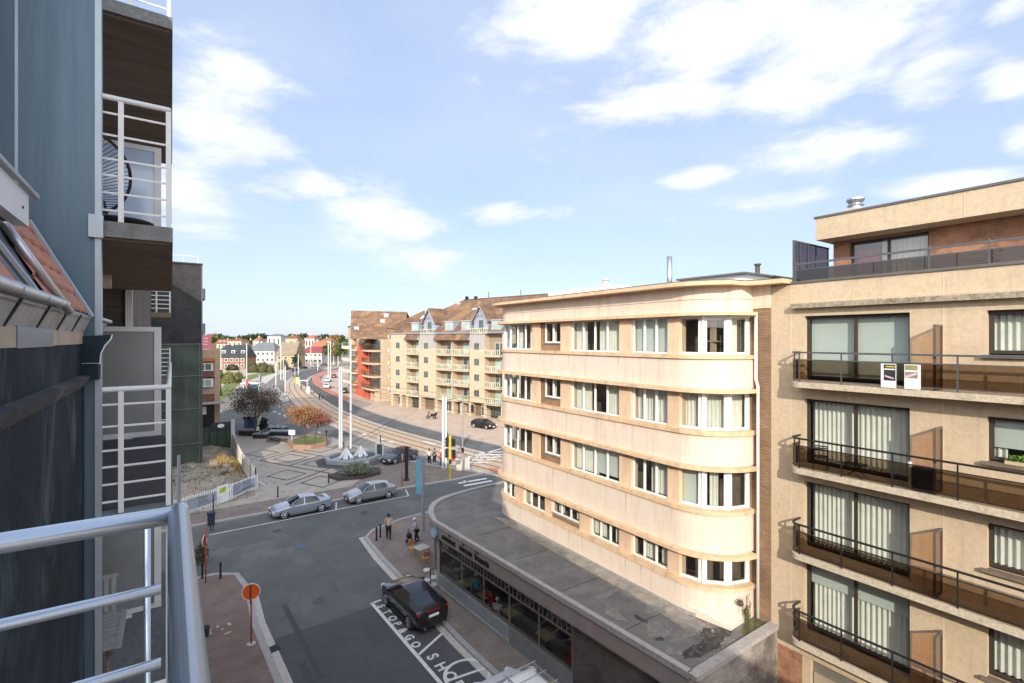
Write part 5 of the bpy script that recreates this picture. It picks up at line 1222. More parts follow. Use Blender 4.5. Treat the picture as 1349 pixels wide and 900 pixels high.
for t,u,z,s in (('Tropic',.85,.98,.36),('Suites',1.0,.70,.36)):
    text_obj('lettering',t,s,basis(fr.p(u,.034,z),fr.u.to_3d(),Vector((0,0,1)),fr.n.to_3d()),M_bdark,o,.002)
b=MB(); rnd=random.Random(2)
for k in range(3):
    u=.9
    while u<2.35:
        w=rnd.uniform(.06,.2); b.fb(fr,u,u+w,.031,.034,.6-k*.1,.635-k*.1); u+=w+.05
tag(b.build('small_print',M_bdark,o),None,None,kind='stuff')
# gate panel with yellow notice
fr=Fr(Vector((3.12,48.14)),Vector((4.3,48.9))-Vector((3.12,48.14))); fr.n=-fr.n if fr.n.y>0 else fr.n
b=MB(); b.fb(fr,-.02,1.0,.03,.06,.8,1.62); o=b.build('notice_board',M_pick,pf); b=MB(); b.fb(fr,.2,.8,.061,.07,1.0,1.45); y_=b.build('yellow_notice',mat('notice_yellow',(.55,.62,.05),.5,.1),o)
b=MB(); b.tube([fr.p(.25,.075,1.1),fr.p(.75,.075,1.38)],.025,5); b.tube([fr.p(.4,.075,1.2),fr.p(.6,.075,1.22)],.02,5); b.build('notice_mark',M_bdark,y_)
b=MB()
for k in range(6): b.fb(fr,k*.18,k*.18+.1,.03,.055,.14,.85)
b.build('gate_pales',M_pick,pf)
o,fr,L=banner(pf,Vector((4.35,48.95)),Vector((6.35,50.85)),.42,1.28)
b=MB(); b.fb(fr,1.1,2.2,.031,.035,.65,1.35); b.build('printed_building',M_bmid,o)
b=MB(); b.tube([fr.p(.2,.04,.45),fr.p(1.2,.04,.62),fr.p(2.4,.04,.68)],.045,5); b.build('printed_car',M_bdark,o)
b=MB(); rnd=random.Random(8)
for k in range(5):
    u=.1
    while u<.9: w=rnd.uniform(.06,.2); b.fb(fr,u,u+w,.031,.034,1.3-k*.14,1.36-k*.14); u+=w+.05
tag(b.build('small_print',M_bdark,o),None,None,kind='stuff')
# tall fence along the plaza side of the lot
pts=[Vector((6.5,51.0)),Vector((6.35,53.5)),Vector((6.15,58)),Vector((6.2,63)),Vector((6.35,68)),Vector((6.4,71.8))]
for i in range(16):
    rq=random.Random(100+i); x=rq.uniform(-1.5,5.2); y=rq.uniform(54,61.5); q=rq.uniform(.12,.3); b=MB(); b.prism([(x+q*math.cos(a)*rq.uniform(.6,1.2),y+q*math.sin(a)*rq.uniform(.6,1.2)) for a in [k*math.pi/3 for k in range(6)]],sandz(x,y)-.1,sandz(x,y)+q*.7); tag(centre(b.build('rubble_stone',[M_conclight,M_conc,M_brickdark][i%3])),'small broken stone lying loose among others in the sandy lot','rubble','loose stones in the sandy lot')
tf=thing('hoarding_fence','tall white slatted hoarding leaning along the plaza side of the sandy lot','fence',(6.3,60,.1))
for i in range(len(pts)-1):
    fr=Fr(pts[i],pts[i+1]-pts[i]); L=(pts[i+1]-pts[i]).length; b=MB(); u=0; rnd=random.Random(i)
    while u<L: b.fb(fr,u,u+.085,-.015,.015,.13,2.0+rnd.uniform(-.05,.05)); u+=.14 if i==0 else .095
    for z in (.5,1.6): b.fb(fr,0,L,.015,.05,z,z+.09)
    b.build('slat_panel',mat('hoarding_white',(.80,.78,.74),.7,.12,2),tf)
    b=MB(); b.fb(fr,-.05,.05,.05,.15,.1,2.15); b.build('post',M_dark if i==0 else M_conc,tf)
b=MB(); b.tube([(6.5,51,.9),(7.4,51.5,.15)],.035,6); b.build('brace',M_white,tf)
# green hoarding with dark sign
gh=thing('green_hoarding','dark green netted hoarding with an oval white mark on a dark board, beyond the sand','fence',(4.6,72.1,0))
b=MB(); b.box(2.75,6.3,72.0,72.15,.1,3.0); b.build('panel',mat('hoarding_green',(.05,.07,.05),.9,.3,2,stretch=(3,3,.4)),gh)
b=MB()
for x in (3,3.9,4.8,5.7,6.25): b.box(x-.04,x+.04,71.92,72.0,.1,3.3)
b.build('post',M_black,gh)
b=MB(); b.box(4.1,6.2,71.86,71.92,2.6,3.55); so_=b.build('sign_board',mat('sign_navy',(.02,.03,.045),.5,.2),gh)
b=MB(); n=20; b.add([(5.1+.38*math.cos(2*math.pi*i/n),71.85,3.12+.24*math.sin(2*math.pi*i/n)) for i in range(n)],[tuple(range(n))]); b.build('oval_mark',M_white,so_)
b=MB(); b.rbox((6.4,71.8,1.95),.45,.35,3.7,0); tag(centre(b.build('gate_pillar',mat('pale_pillar',(.40,.42,.44),.8,.1))),'pale concrete gate pillar at the end of the green hoarding','pillar')
# ================================================================ STREET FURNITURE
def pole(name,label,cat,px,py,ptop,r,m,seg=10,square=False,group=None,parts=None,z0=0.0,parent_only=False):
    x,y=G(px,py,z0); d=S_*x+C_*y; h=HC-(ptop-HY)*d/F_-z0
    t=thing(name,label,cat,(x,y,z0),0,group); b=MB(); b.lathe((x,y,z0),[(r*1.8,0),(r*1.8,.08),(r,.1),(r*.85,h)],seg); b.build('post',m,t,smooth=False)
    return t,x,y,h
M_polew=mat('white_pole',(.66,.67,.67),.45,.08,2); M_poleg=mat('grey_pole',(.33,.35,.36),.45,.1,2,metal=.3)
def hpole(label,px,py,ptop,w=.42,group='white catenary masts along the tram line'):
    x,y=G(px,py); d=S_*x+C_*y; h=HC-(ptop-HY)*d/F_; t=thing('catenary_mast',label,'mast',(x,y,0),0,group)
    u=Vector((C_,-S_)); 
    for s in (-1,1):
        b=MB(); b.rbox((x+u.x*s*w*.33,y+u.y*s*w*.33,h/2+.1),w*.30,.25,h-.2,-TH); b.build('flange',M_polew,t)
    b=MB(); b.rbox((x,y,h/2+.1),w*.36,.08,h-.25,-TH); b.build('web',M_poleg,t)
    b=MB(); b.rbox((x,y,.15),w*1.4,.6,.3,-TH); b.build('foot',M_conc,t)
    return t,x,y,h
hpole('thick white double mast standing just behind the fountain',449,592,484)
hpole('thick white double mast beside the yellow traffic light',585.5,620,523,.5)
t,x,y,h=pole('flag_pole','tall slender white pole just right of the thick mast behind the fountain','pole',462,592,448,.11,M_polew)
b=MB(); b.box(x-.12,x+.12,y-.15,y+.15,2.7+2,5.0); b.build('junction_box',M_poleg,t)
t,x,y,h=pole('signal_pole','slim grey pole with small fittings on top, right of the yellow traffic light','pole',609.5,625,527,.075,M_poleg)
b=MB(); b.tube([(x,y,h-.1),(x+.7*C_,y-.7*S_,h-.2)],.03,6); b.rbox((x-.25,y+.1,h-.2),.5,.15,.12,-TH); b.rbox((x,y,2.5),.2,.18,.5); b.build('fittings',M_dark,t)
t,x,y,h=pole('banner_mast','thick grey steel mast with a narrow blue banner at the brasserie corner','mast',557.5,702,601,.12,M_poleg,12)
b=MB(); u=Vector((C_,-S_)); z1=HC-(604-HY)*(S_*x+C_*y)/F_; z0_=HC-(652-HY)*(S_*x+C_*y)/F_
b.add([(x-u.x*.14,y-u.y*.14,z0_),(x-u.x*.50,y-u.y*.50,z0_+.1),(x-u.x*.50,y-u.y*.50,z1-.15),(x-u.x*.14,y-u.y*.14,z1)]+[(x-u.x*.14,y-u.y*.14+.02,z0_),(x-u.x*.50,y-u.y*.50+.02,z0_+.1),(x-u.x*.50,y-u.y*.50+.02,z1-.15),(x-u.x*.14,y-u.y*.14+.02,z1)],BOXF); b.build('blue_banner',mat('banner_cyan',(.14,.38,.52),.6,.12,2),t)
b=MB(); b.rbox((x,y,h-.12),.34,.34,.25,-TH); b.rbox((x,y,1.9),.26,.26,.08,-TH); b.build('cap',M_poleg,t)
t,x,y,h=pole('steel_post','pale steel tube post rising in front of the picket fence near the railing corner','pole',235.5,690,600,.125,M_zinclight,12)
# far catenary poles
far=[(363.5,511,476,.11,'second'),(370,500.5,449,.12,''),(373.3,501,471,.10,''),(375.8,526.5,482,.12,''),(393,494,467,.14,''),(409.4,484,451,.13,''),(418.6,488.5,466,.14,''),(432.5,502,453,.13,''),(435.4,500,453,.12,''),(439.5,481,452,.14,''),(445.4,482,453,.15,''),(325,520,452,.10,''),(291,487,453,.12,''),(345,487,467,.12,''),(388.6,495,484,.09,'')]
fl_=['white tram mast at the pointed island, left of the shorter ones','tallest white mast left of the tracks before the grey tiled house','short white mast close beside the tallest mast left of the tracks','nearest white tram mast standing on the tip of the pale island','white mast left of the tracks in front of the brick gable house','white mast in front of the purple roofed villa','white mast on the tracks right of the purple roofed villa','white mast next to the parked white car, left of the pair','white mast next to the parked white car, right of the pair','slim white mast against the far green trees','rightmost far white mast close to the apartment pavilion','white mast rising behind the dark tree beside the red banner','white mast in front of the black roofed house','short mast between the hedges and the grey roofed villa','small white post by the parked cars beyond the tracks']
for (px,py,pt,r,_),l in zip(far,fl_): pole('tram_mast',l,'mast',px,py,pt,r,M_polew,8,group='slim white masts along the tram curve')
# traffic light, yellow post with black heads
x,y=G(593,632); t=thing('traffic_light','yellow traffic light post with black signal heads beside the white mast','traffic light',(x,y,.13))
b=MB()
for k in range(9):
    pass
b.lathe((x,y,.13),[(.12,0),(.12,4.3)],12); b.build('post',mat('signal_yellow',(.62,.44,.04),.5,.08),t)
b=MB(); b.lathe((x,y,1.6),[(.125,0),(.125,.45)],12); b.build('black_band',M_black,t)
u=Vector((C_,-S_)); v=Vector((S_,C_))
for (du,dz,hh) in ((-.30,3.75,.95),(.32,3.7,.75),(-.32,2.65,.9),(.34,2.55,.85)):
    c=Vector((x+u.x*du,y+u.y*du,dz)); b=MB(); b.rbox(c,.28,.26,hh,-TH+(.6 if du>0 else 0)); hd=b.build('signal_head',M_black,t)
    for k in range(3): b=MB(); q=c+Vector((-v.x*.0,0,0))+Vector((u.x*(.17 if du>0 else -.1),u.y*(.17 if du>0 else -.1),(k-1)*hh*.3)); b.tube([q-Vector((v.x*.10,v.y*.1,0)),q-Vector((v.x*.22,v.y*.22,0))],.09,8); b.build('visor',M_dark,hd)
b=MB(); b.rbox((x+u.x*.3,y+u.y*.3,2.15),.42,.1,.32,-TH); b.build('red_plate',mat('sign_red',(.55,.05,.04),.5,.1),t)
b=MB(); b.lathe((x-.3,y,3.9),[(.03,0),(.03,.9)],6); b.build('antenna',M_black,t)
# white cabinet block between the poles
x,y=G(608,622); t=thing('utility_cabinet','pale sloping concrete cabinet block between the traffic light and the grey pole','cabinet',(x,y,.13))
b=MB(); uu=Vector((C_,-S_,0)); 
fr=Fr((x,y),(C_,-S_),(-S_,-C_)); 
b.add([fr.p(-.75,0,.13),fr.p(.75,0,.13),fr.p(.75,-.5,.13),fr.p(-.75,-.5,.13),fr.p(-.55,-.1,1.1),fr.p(.75,-.1,1.55),fr.p(.75,-.5,1.55),fr.p(-.55,-.5,1.1)],BOXF); b.build('body',M_conclight,t); b=MB(); b.fb(fr,.70,.82,-.55,.03,.13,1.6); b.build('end_panel',M_white,t)
# bollards
blab=['black bollard at the pavement end beside the no entry post','left black bollard of the pair in front of the walking woman','right black bollard of the pair in front of the walking woman','black bollard on the grey paving between fence and silver saloon','black bollard on the patterned paving behind the silver saloon','short black bollard at the foot of the near orange post']
for (px,py,h),l in zip([(290.5,762,.95),(496,712,.95),(501,708,.95),(366,655,.95),(433,636.5,.95),(266.5,762,.9)],blab):
    x,y=G(px,py,.13); b=MB(); b.lathe((0,0,0),[(.085,0),(.085,.05),(.06,.08),(.055,h-.18),(.075,h-.16),(.075,h-.12),(.055,h-.1),(.05,h-.02),(.02,h)],12); o=b.build('bollard',M_black); o.location=(x,y,.13); tag(o,l,'bollard','black bollards along the kerbs')
# round orange-backed sign and posts
def disc_sign(name,label,px,py,ptop,cy,rad,face_rz,mpost,mdisc,rim=M_white,z0=.13,extra=None):
    x,y=G(px,py,z0); d=S_*x+C_*y; zt=HC-(ptop-HY)*d/F_; zc=HC-(cy-HY)*d/F_
    t=thing(name,label,'road sign',(x,y,z0),0); b=MB(); b.tube([(x,y,z0),(x,y,zt)],.038,10); b.build('post',mpost,t,smooth=True)
    n=Vector((math.cos(face_rz),math.sin(face_rz),0)); c=Vector((x,y,zc))+n*.05
    b=MB(); b.tube([c,c+n*.012],rad,28); do=b.build('disc',mdisc,t)
    b=MB(); tq=Vector((-n.y,n.x,0)); pts=[c+n*.006+tq*rad*math.cos(2*math.pi*i/32)+Vector((0,0,rad*math.sin(2*math.pi*i/32))) for i in range(33)]; b.tube(pts,.016,6,False); b.build('rim',rim,do)
    b=MB(); 
    for z in (zc-.2,zc+.2): b.rbox((x,y,z),.12,.12,.05)
    b.build('bracket',mpost,t); return t,x,y
M_or=mat('sign_orange',(.60,.10,.02),.45,.1,2); M_orp=mat('post_orange_red',(.36,.07,.03),.5,.2,3,dirt=(.2,.05,.03),dscale=3)
tS,x,y=disc_sign('road_sign','round orange road sign on a red post at the brick pavement edge','' and 0 or 331,847,768,779,.37,-TH-math.pi/2+.45,M_orp,M_or) if False else disc_sign('road_sign','round orange road sign on a red post at the brick pavement edge',331,848,768,779,.37,math.pi*1.5-TH+.35,M_orp,M_or)
b=MB(); b.tube([(x-.045,y-.09,2.0),(x-.02,y-.09,2.85)],.03,8); b.build('post_sleeve',mat('rusty_post',(.12,.04,.02),.6,.2),tS)
b=MB(); b.lathe((x,y,.13),[(.19,0),(.19,.015)],12); b.build('base_plate',M_conclight,tS)
tS,x,y=disc_sign('road_sign','narrow red post with an edge-on round sign near the potted shrub',271,768,694,712,.33,math.pi+.25-TH,M_orp,M_orp)
tS,x,y=disc_sign('road_sign','red post with its sign turned edge-on, on the plaza left of the dark column',529.5,640,597,603,.33,-TH+.15,M_orp,M_orp)
x,y=G(535.5,633,.13); b=MB(); b.lathe((0,0,0),[(.28,0),(.28,.12),(.17,.2),(.17,3.0),(.19,3.05),(.17,3.3),(.05,3.35)],14); o=b.build('lamp_column',M_black); o.location=(x,y,.13); tag(o,'black round column beside the red post, behind the silver hatchback','column')
# dark navy post and bin by the picket fence
x,y=G(281,699,.13); t=thing('sign_post','thin dark post standing at the navy litter bin in front of the picket fence','pole',(x,y,.13)); b=MB(); b.tube([(x,y,.13),(x,y,2.75)],.045,8); b.build('post',M_bdark,t)
x,y=G(277.5,699,.13); t=thing('litter_bin','navy litter bin raised on a short post in front of the picket fence','litter bin',(x+.05,y,.13)); b=MB(); b.tube([(x,y,.13),(x,y,.6)],.05,8); b.build('leg',M_bdark,t)
b=MB(); b.prism([(x-.2,y-.25),(x+.25,y-.25),(x+.25,y+.2),(x-.2,y+.2)],.55,1.35); b.prism([(x-.25,y-.3),(x+.3,y-.3),(x+.3,y+.25),(x-.25,y+.25)],1.35,1.45); b.build('bin_body',mat('bin_navy',(.02,.035,.07),.5,.2),t)
# bin with bag half hidden by our rail
x,y=G(270,838,.13); t=thing('litter_bin','small dark pot with a pale blue bag beside the railing on the brick pavement','litter bin',(x,y,.13)); b=MB(); b.lathe((x,y,.13),[(.16,0),(.2,.4),(.2,.42)],12); b.build('pot',M_black,t); b=MB(); b.add([(x+.1,y,.13),(x+.32,y-.05,.13),(x+.22,y+.05,.13),(x+.22,y,.48)],[(0,1,3),(1,2,3),(2,0,3)]); b.build('bag',mat('pale_bag',(.3,.4,.45),.5),t)
b=MB(); rnd=random.Random(3)
for (px,py,w,h) in ((302,822,.12,.3),(300,834,.3,.1),(287,826,.12,.12),(293,829,.1,.1),(286,824,.07,.07)):
    x,y=G(px,py,.13); b.rbox((x,y,.135),w,h,.006,.3)
struct('pavement_spots',b,mat('chalk_yellow',(.45,.42,.25),.9))
# ================================================================ FOUNTAIN, PLANTERS
x,y=G(462,606,.13); t=thing('fountain','eight sided low fountain basin with two white pyramid sculptures on the plaza','fountain',(x,y,.13))
def ngon(cx,cy,rx,ry,n,a0=0): return [(cx+rx*math.cos(a0+2*math.pi*i/n),cy+ry*math.sin(a0+2*math.pi*i/n)) for i in range(n)]
fx,fy=x+.35,y+.3
o1=ngon(fx,fy,3.3,3.0,8,.3);o2=ngon(fx,fy,2.75,2.5,8,.3)
b=MB(); b.ribbon(o1+[o1[0]],o2+[o2[0]],.13,.55); b.build('basin_rim',mat('blue_grey_stone',(.30,.33,.35),.8,.12,3),t)
b=MB(); b.prism(ngon(fx,fy,2.8,2.55,8,.3),.2,.34); b.build('water',mat('fountain_water',(.05,.08,.08),.08,.2,2,.3,6,spec=.9),t)
b=MB(); o3=ngon(fx-.2,fy-.6,4.4,4.2,8,.3); o4=ngon(fx-.2,fy-.6,4.1,3.9,8,.3)
b.prism(ngon(fx-.2,fy-.6,4.2,4.0,8,.3),.135,.145); b.build('dark_apron',M_pline,t)
for (dx,dy,s) in ((-.75,.1,1.0),(1.0,.35,.95)):
    b=MB(); c=(fx+dx,fy+dy)
    for a in range(4):
        a0=R(45+90*a+20); a1=a0+R(90); p=Vector((c[0]+.85*s*math.cos(a0),c[1]+.85*s*math.sin(a0),.3)); q=Vector((c[0]+.85*s*math.cos(a1),c[1]+.85*s*math.sin(a1),.3)); tip=Vector((c[0],c[1],.3+1.25*s)); m_=(p+q)/2
        b.add([p,p*.62+q*.38,tip*.5+m_*.5-Vector((0,0,.1)),tip],[(0,1,2,3)]); b.add([q,q*.62+p*.38,tip*.5+m_*.5-Vector((0,0,.1)),tip],[(3,2,1,0)]); b.tube([p,tip],.05,5)
    b.build('pyramid_sculpture',mat('white_sculpture',(.72,.75,.78),.5,.06),t)
b=MB(); b.rbox((fx-.2,fy-3.4,.26),1.7,.3,.24,.05); b.build('step',M_conclight,t)
b=MB(); c=G(455,588,.13); b.rbox((c[0],c[1],.45),.9,.8,.7,.4); tag(centre(b.build('stone_block',M_conc)),'grey stone block at the foot of the thick white mast behind the fountain','block')
def shrubmass(name,label,cat,cx,cy,z,rx,ry,rz,n,s,m,seed,lobes=7,group=None,kind=None):
    t=thing(name,label,cat,(cx,cy,z),0,group); rnd=random.Random(seed); b=MB()
    for k in range(lobes):
        a=rnd.random()*6.28; rr=rnd.uniform(.2,.62); lx,ly,lz=cx+rx*rr*math.cos(a),cy+ry*rr*math.sin(a),z+rz*rnd.uniform(.35,.6); sx=rnd.uniform(.35,.55)
        for i in range(n//lobes):
            q=Vector((rnd.gauss(0,1),rnd.gauss(0,1),rnd.gauss(0,1))).normalized()*rnd.uniform(.55,1.05)
            p=Vector((lx+q.x*rx*sx,ly+q.y*ry*sx,max(z+.02,lz+q.z*rz*sx))); a_=Vector((rnd.gauss(0,1),rnd.gauss(0,1),rnd.gauss(0,1))).normalized(); c=a_.cross(Vector((rnd.gauss(0,1),rnd.gauss(0,1),rnd.gauss(0,1)))).normalized()
            k2=s*rnd.uniform(.6,1.4); b.add([p-a_*k2,p+c*k2*.5,p+a_*k2,p-c*k2*.5],[(0,1,2,3)])
    b.build('foliage',m,t); b=MB()
    for k in range(5):
        a=rnd.random()*6.28; b.tube([(cx+.1*math.cos(a),cy+.1*math.sin(a),z),(cx+rx*.5*math.cos(a),cy+ry*.5*math.sin(a),z+rz*.6)],.03,4)
    b.build('stem',M_twig,t); return t
def leafm(name,c,var=.45): return mat(name,c,.75,var,1.6,spec=.3)
x,y=G(470,626,.13)
b=MB(); b.prism(ngon(x,y+.1,2.7,1.9,7,.2),.13,.42); tag(centre(b.build('planter_bed',mat('bed_edge',(.06,.055,.05),.9,.2))),'low dark planting bed between fountain and silver hatchback','planter')
shrubmass('lavender_bush','low grey green lavender mound in the bed before the fountain','shrub',x-.1,y-.2,.4,2.3,1.6,.9,2600,.10,leafm('lavender',(.17,.19,.13)),4,9)
b=MB(); b.rbox((x+1.3,y+.9,.8),.4,.3,.7,.2); tag(centre(b.build('bed_light',M_conclight)),'small pale box light at the edge of the lavender bed','light box')
x,y=G(483,599,.13)
t=thing('notice_case','pale framed green display panel standing right of the fountain','sign',(*G(500,603,.13),.13)); x,y=G(500,603,.13); b=MB(); b.rbox((x,y,1.0),.95,.1,1.7,-TH); b.build('frame',M_railw,t); b=MB(); b.rbox((x-.03,y-.06,1.1),.6,.03,1.2,-TH); b.build('panel',mat('panel_green',(.05,.09,.07),.4),t); b=MB(); b.tube([(x+.1,y,1.8),(x+.1,y,2.7)],.06,6); b.build('post',M_dark,t)
# hexagonal raised brick planter with the orange tree
pc=Vector(G(408,583.5,.13))
o1=[G(379,586,.13),G(386,592.5,.13),G(410,592.5,.13),G(430,588,.13),G(432,581,.13),G(405,578,.13)]; cxm=sum(p[0] for p in o1)/6; cym=sum(p[1] for p in o1)/6
o2=[(cxm+(p[0]-cxm)*.86,cym+(p[1]-cym)*.86) for p in o1]
t=thing('raised_planter','six sided brown brick planter with grass under the orange leaved trees','planter',(cxm,cym,.13))
b=MB(); b.ribbon(o1+[o1[0]],o2+[o2[0]],.13,.72); b.build('brick_rim',mat('planter_brick',(.33,.20,.14),.85,.2,6),t)
b=MB(); b.prism(o2,.3,.66); b.build('grass_top',M_grass,t)
def tree(name,label,px,py,ptop,wpx,leaf,n,ls,seed,trunk=.13,lean=(0,0),z0=.13,crown0=.38,group=None,pos=None,H=None,Wd=None,bark=None,nb=7,layers=1.0):
    if pos is None:
        x,y=G(px,py,z0); d=S_*x+C_*y; H=HC-(ptop-HY)*d/F_-z0; Wd=wpx*d/F_
    else: x,y=pos
    t=thing(name,label,'tree',(x,y,z0),0,group); rnd=random.Random(seed); b=MB(); tips=[]
    top=Vector((x+lean[0],y+lean[1],z0+H*crown0)); b.tube([(x,y,z0),(x+lean[0]*.4,y+lean[1]*.4,z0+H*crown0*.55),top],[trunk,trunk*.8,trunk*.65],7)
    for k in range(nb):
        a=2*math.pi*k/nb+rnd.uniform(-.3,.3); rr=Wd/2*rnd.uniform(.55,.95); zz=z0+H*rnd.uniform(.55,.95)
        e=Vector((top.x+rr*math.cos(a),top.y+rr*math.sin(a),zz)); m_=(top+e)/2+Vector((rnd.uniform(-.1,.1)*Wd,rnd.uniform(-.1,.1)*Wd,H*.06)); b.tube([top-Vector((0,0,.1)),m_,e],[trunk*.5,trunk*.28,trunk*.08],5); tips+=[(m_,.8),(e,1.0)]
        for j in range(3):
            e2=m_+Vector((rnd.uniform(-1,1)*Wd*.22,rnd.uniform(-1,1)*Wd*.22,rnd.uniform(.0,.22)*H)); b.tube([m_,e2],[trunk*.2,trunk*.05],4); tips.append((e2,.9))
    tips.append((Vector((top.x,top.y,z0+H*.9)),1))
    b.build('trunk',bark or M_twig,t); b=MB(); per=n//len(tips); cr=Wd*.17
    for (c,w) in tips:
        sx=cr*rnd.uniform(.7,1.25); sz=cr*rnd.uniform(.5,.9)
        for i in range(per):
            q=Vector((rnd.gauss(0,.6),rnd.gauss(0,.6),rnd.gauss(0,.55))); p=c+Vector((q.x*sx,q.y*sx,q.z*sz)); p.z=min(p.z,z0+H*1.0+rnd.uniform(-.2,.1)*cr)
            a_=Vector((rnd.gauss(0,1),rnd.gauss(0,1),rnd.gauss(0,1))).normalized(); c2=a_.cross(Vector((rnd.gauss(0,1),rnd.gauss(0,1),rnd.gauss(0,1)))).normalized(); k2=ls*rnd.uniform(.5,1.4); b.add([p-a_*k2,p+c2*k2*.55,p+a_*k2,p-c2*k2*.55],[(0,1,2,3)])
    b.build('crown',leaf,t); return t
L_or=leafm('orange_leaf',(.33,.175,.085),.5); L_orr=leafm('rust_leaf',(.30,.125,.085),.45); L_pur=leafm('purple_brown_leaf',(.095,.07,.055),.5)
L_gr=leafm('green_leaf',(.07,.11,.03),.5); L_dg=leafm('dark_leaf',(.035,.06,.025),.5); L_yg=leafm('yellow_green_leaf',(.16,.19,.04),.45); L_aut=leafm('autumn_leaf',(.24,.15,.05),.5)
tree('maple_tree','orange leaved tree with a pale leaning trunk in the brick planter',402.5,586.5,534,46,L_or,7500,.08,3,.10,(-.1,.1),.66,.45)
tree('maple_tree','smaller rust red tree with a dark trunk beside the orange tree',413.5,585.5,538,34,L_orr,3800,.08,8,.10,(.5,0),.66,.5)
tree('plum_tree','wide purple brown tree with thinning crown beside the dark tables',338,573,510,62,L_pur,11000,.085,5,.17,(-.3,0),.13,.3)
tree('conifer','pair of slim black cypress trees among the terrace tables',345.5,577.5,548,7,leafm('black_green',(.012,.018,.012)),1800,.10,6,.06,(0,0),.13,.15)
tree('conifer','slim dark cypress just right of the other cypress on the terrace',349.5,576.5,548,6,MC['black_green'],1500,.10,7,.06,(0,0),.13,.15)
x,y=G(384,579,.13); t=thing('plaza_sign','small white board on a post left of the brick planter','sign',(*G(384.5,586,.13),.13)); x,y=G(384.5,586,.13); b=MB(); b.rbox((x,y,1.75),.85,.06,.62,-TH); b.build('board',M_white,t); b=MB(); b.tube([(x,y,.13),(x,y,1.5)],.04,6); b.build('post',M_white,t)
b=MB(); x,y=G(430,587,.13); b.tube([(0,0,0),(0,0,1.9)],.04,6); b.rbox((0,0,1.8),.25,.08,.3); o=b.build('small_post',M_dark); o.location=(x,y,.13); tag(o,'thin dark post at the right end of the brick planter','pole')
# potted shrub by the red post
x,y=G(272,738,.13); shrubmass('potted_shrub','ragged green grey shrub growing beside the railing near the red post','shrub',x-.2,y-.2,.13,.75,.6,1.3,700,.08,leafm('ragged_leaf',(.12,.11,.06)),7)
# terrace: dark lounge sets, grey sofa block, blue kiosk
def tblock(name,label,cat,px0,px1,py,h,dep,m,top=None):
    a=Vector(G(px0,py,.13)); c=Vector(G(px1,py,.13)); fr=Fr(a,c-a); 
    if fr.n.y>0: fr.n=-fr.n
    L=(c-a).length; t=thing(name,label,cat,(*((a+c)/2),.13)); b=MB(); b.fb(fr,0,L,-dep,0,.13,h); b.build('base',m,t)
    if top: b=MB(); b.fb(fr,-.05,L+.05,-dep-.05,.05,h,h+.14); b.build('top',top,t)
    return t,fr,L
M_tbl=mat('dark_wicker',(.022,.025,.03),.6,.3); M_tblt=mat('grey_top',(.20,.24,.27),.4,.1)
tblock('terrace_sofa','long grey covered lounge sofa on the terrace by the purple tree','sofa',314,335,573.5,.75,1.4,M_tbl,mat('grey_cover',(.22,.22,.20),.8,.2,3))
tblock('terrace_table','front dark terrace table block with grey top','table',333,350,578,.7,1.0,M_tbl,M_tblt)
tblock('terrace_table','long dark terrace table block right of the cypresses','table',352,380,574,.65,1.2,M_tbl,M_tblt)
tblock('terrace_bench','low dark terrace bench behind the long table block','bench',352,375,568,.6,1.0,M_tbl,M_tblt)
x,y=G(352,573,.13)
for i,(px,py) in enumerate(((340,573),(344,572.5),(356,570),(365,569.5),(372,570))):
    x,y=G(px,py,.13); b=MB(); b.lathe((0,0,0),[(.25,0),(.28,.3),(.24,.4),(.1,.45)],8); o=b.build('cushion_stack',M_white if i<2 else mat('pale_cushion',(.3,.35,.4),.8)); o.location=(x,y,.78); tag(o,['white cushion at the left on the front table','white cushion right of the first on the front table','pale cushion nearest the cypresses on the long table','pale cushion in the middle of the long table','pale cushion at the right end of the long table'][i],'cushion','cushions on the terrace tables')
b=MB(); a=Vector(G(352,582,.13)); c=Vector(G(378,584,.13)); fr=Fr(a,c-a)
L=(c-a).length; b.fb(fr,0,L,-.25,.25,.13,.35); rnd=random.Random(1)
t=thing('low_hedge','ragged low dry hedge in front of the dark terrace tables','hedge',(*((a+c)/2),.13)); b.build('soil_edge',M_conc,t)
b=MB()
for i in range(700):
    p=fr.p(rnd.uniform(0,L),rnd.uniform(-.3,.3),rnd.uniform(.3,.75)); a_=Vector((rnd.gauss(0,1),rnd.gauss(0,1),rnd.gauss(0,1))).normalized(); c2=a_.cross(Vector((0.3,.2,1))).normalized(); b.add([p-a_*.1,p+c2*.05,p+a_*.1,p-c2*.05],[(0,1,2,3)])
b.build('foliage',leafm('hedge_dry',(.13,.10,.06)),t)
x,y=G(333,569,.13); t=thing('kiosk','small blue and white kiosk with brown post under the purple tree','kiosk',(x,y,.13)); b=MB(); b.rbox((x,y,1.1),1.9,1.2,2.0,-TH); b.build('body',mat('kiosk_blue',(.03,.10,.25),.5,.1),t); b=MB(); b.rbox((x,y,2.3),2.2,1.4,.35,-TH); b.build('roof',M_dark,t); b=MB(); b.rbox((x-.95,y-.7,1.3),.2,.1,2.3,-TH); b.build('brown_post',M_teak2,t)
b=MB(); b.rbox((0,0,1.65),.5,.3,3.3,-TH); o=b.build('info_column',M_polew); x,y=G(341.5,570,.13); o.location=(x,y,.13); tag(o,'white rectangular column right of the blue kiosk','column')
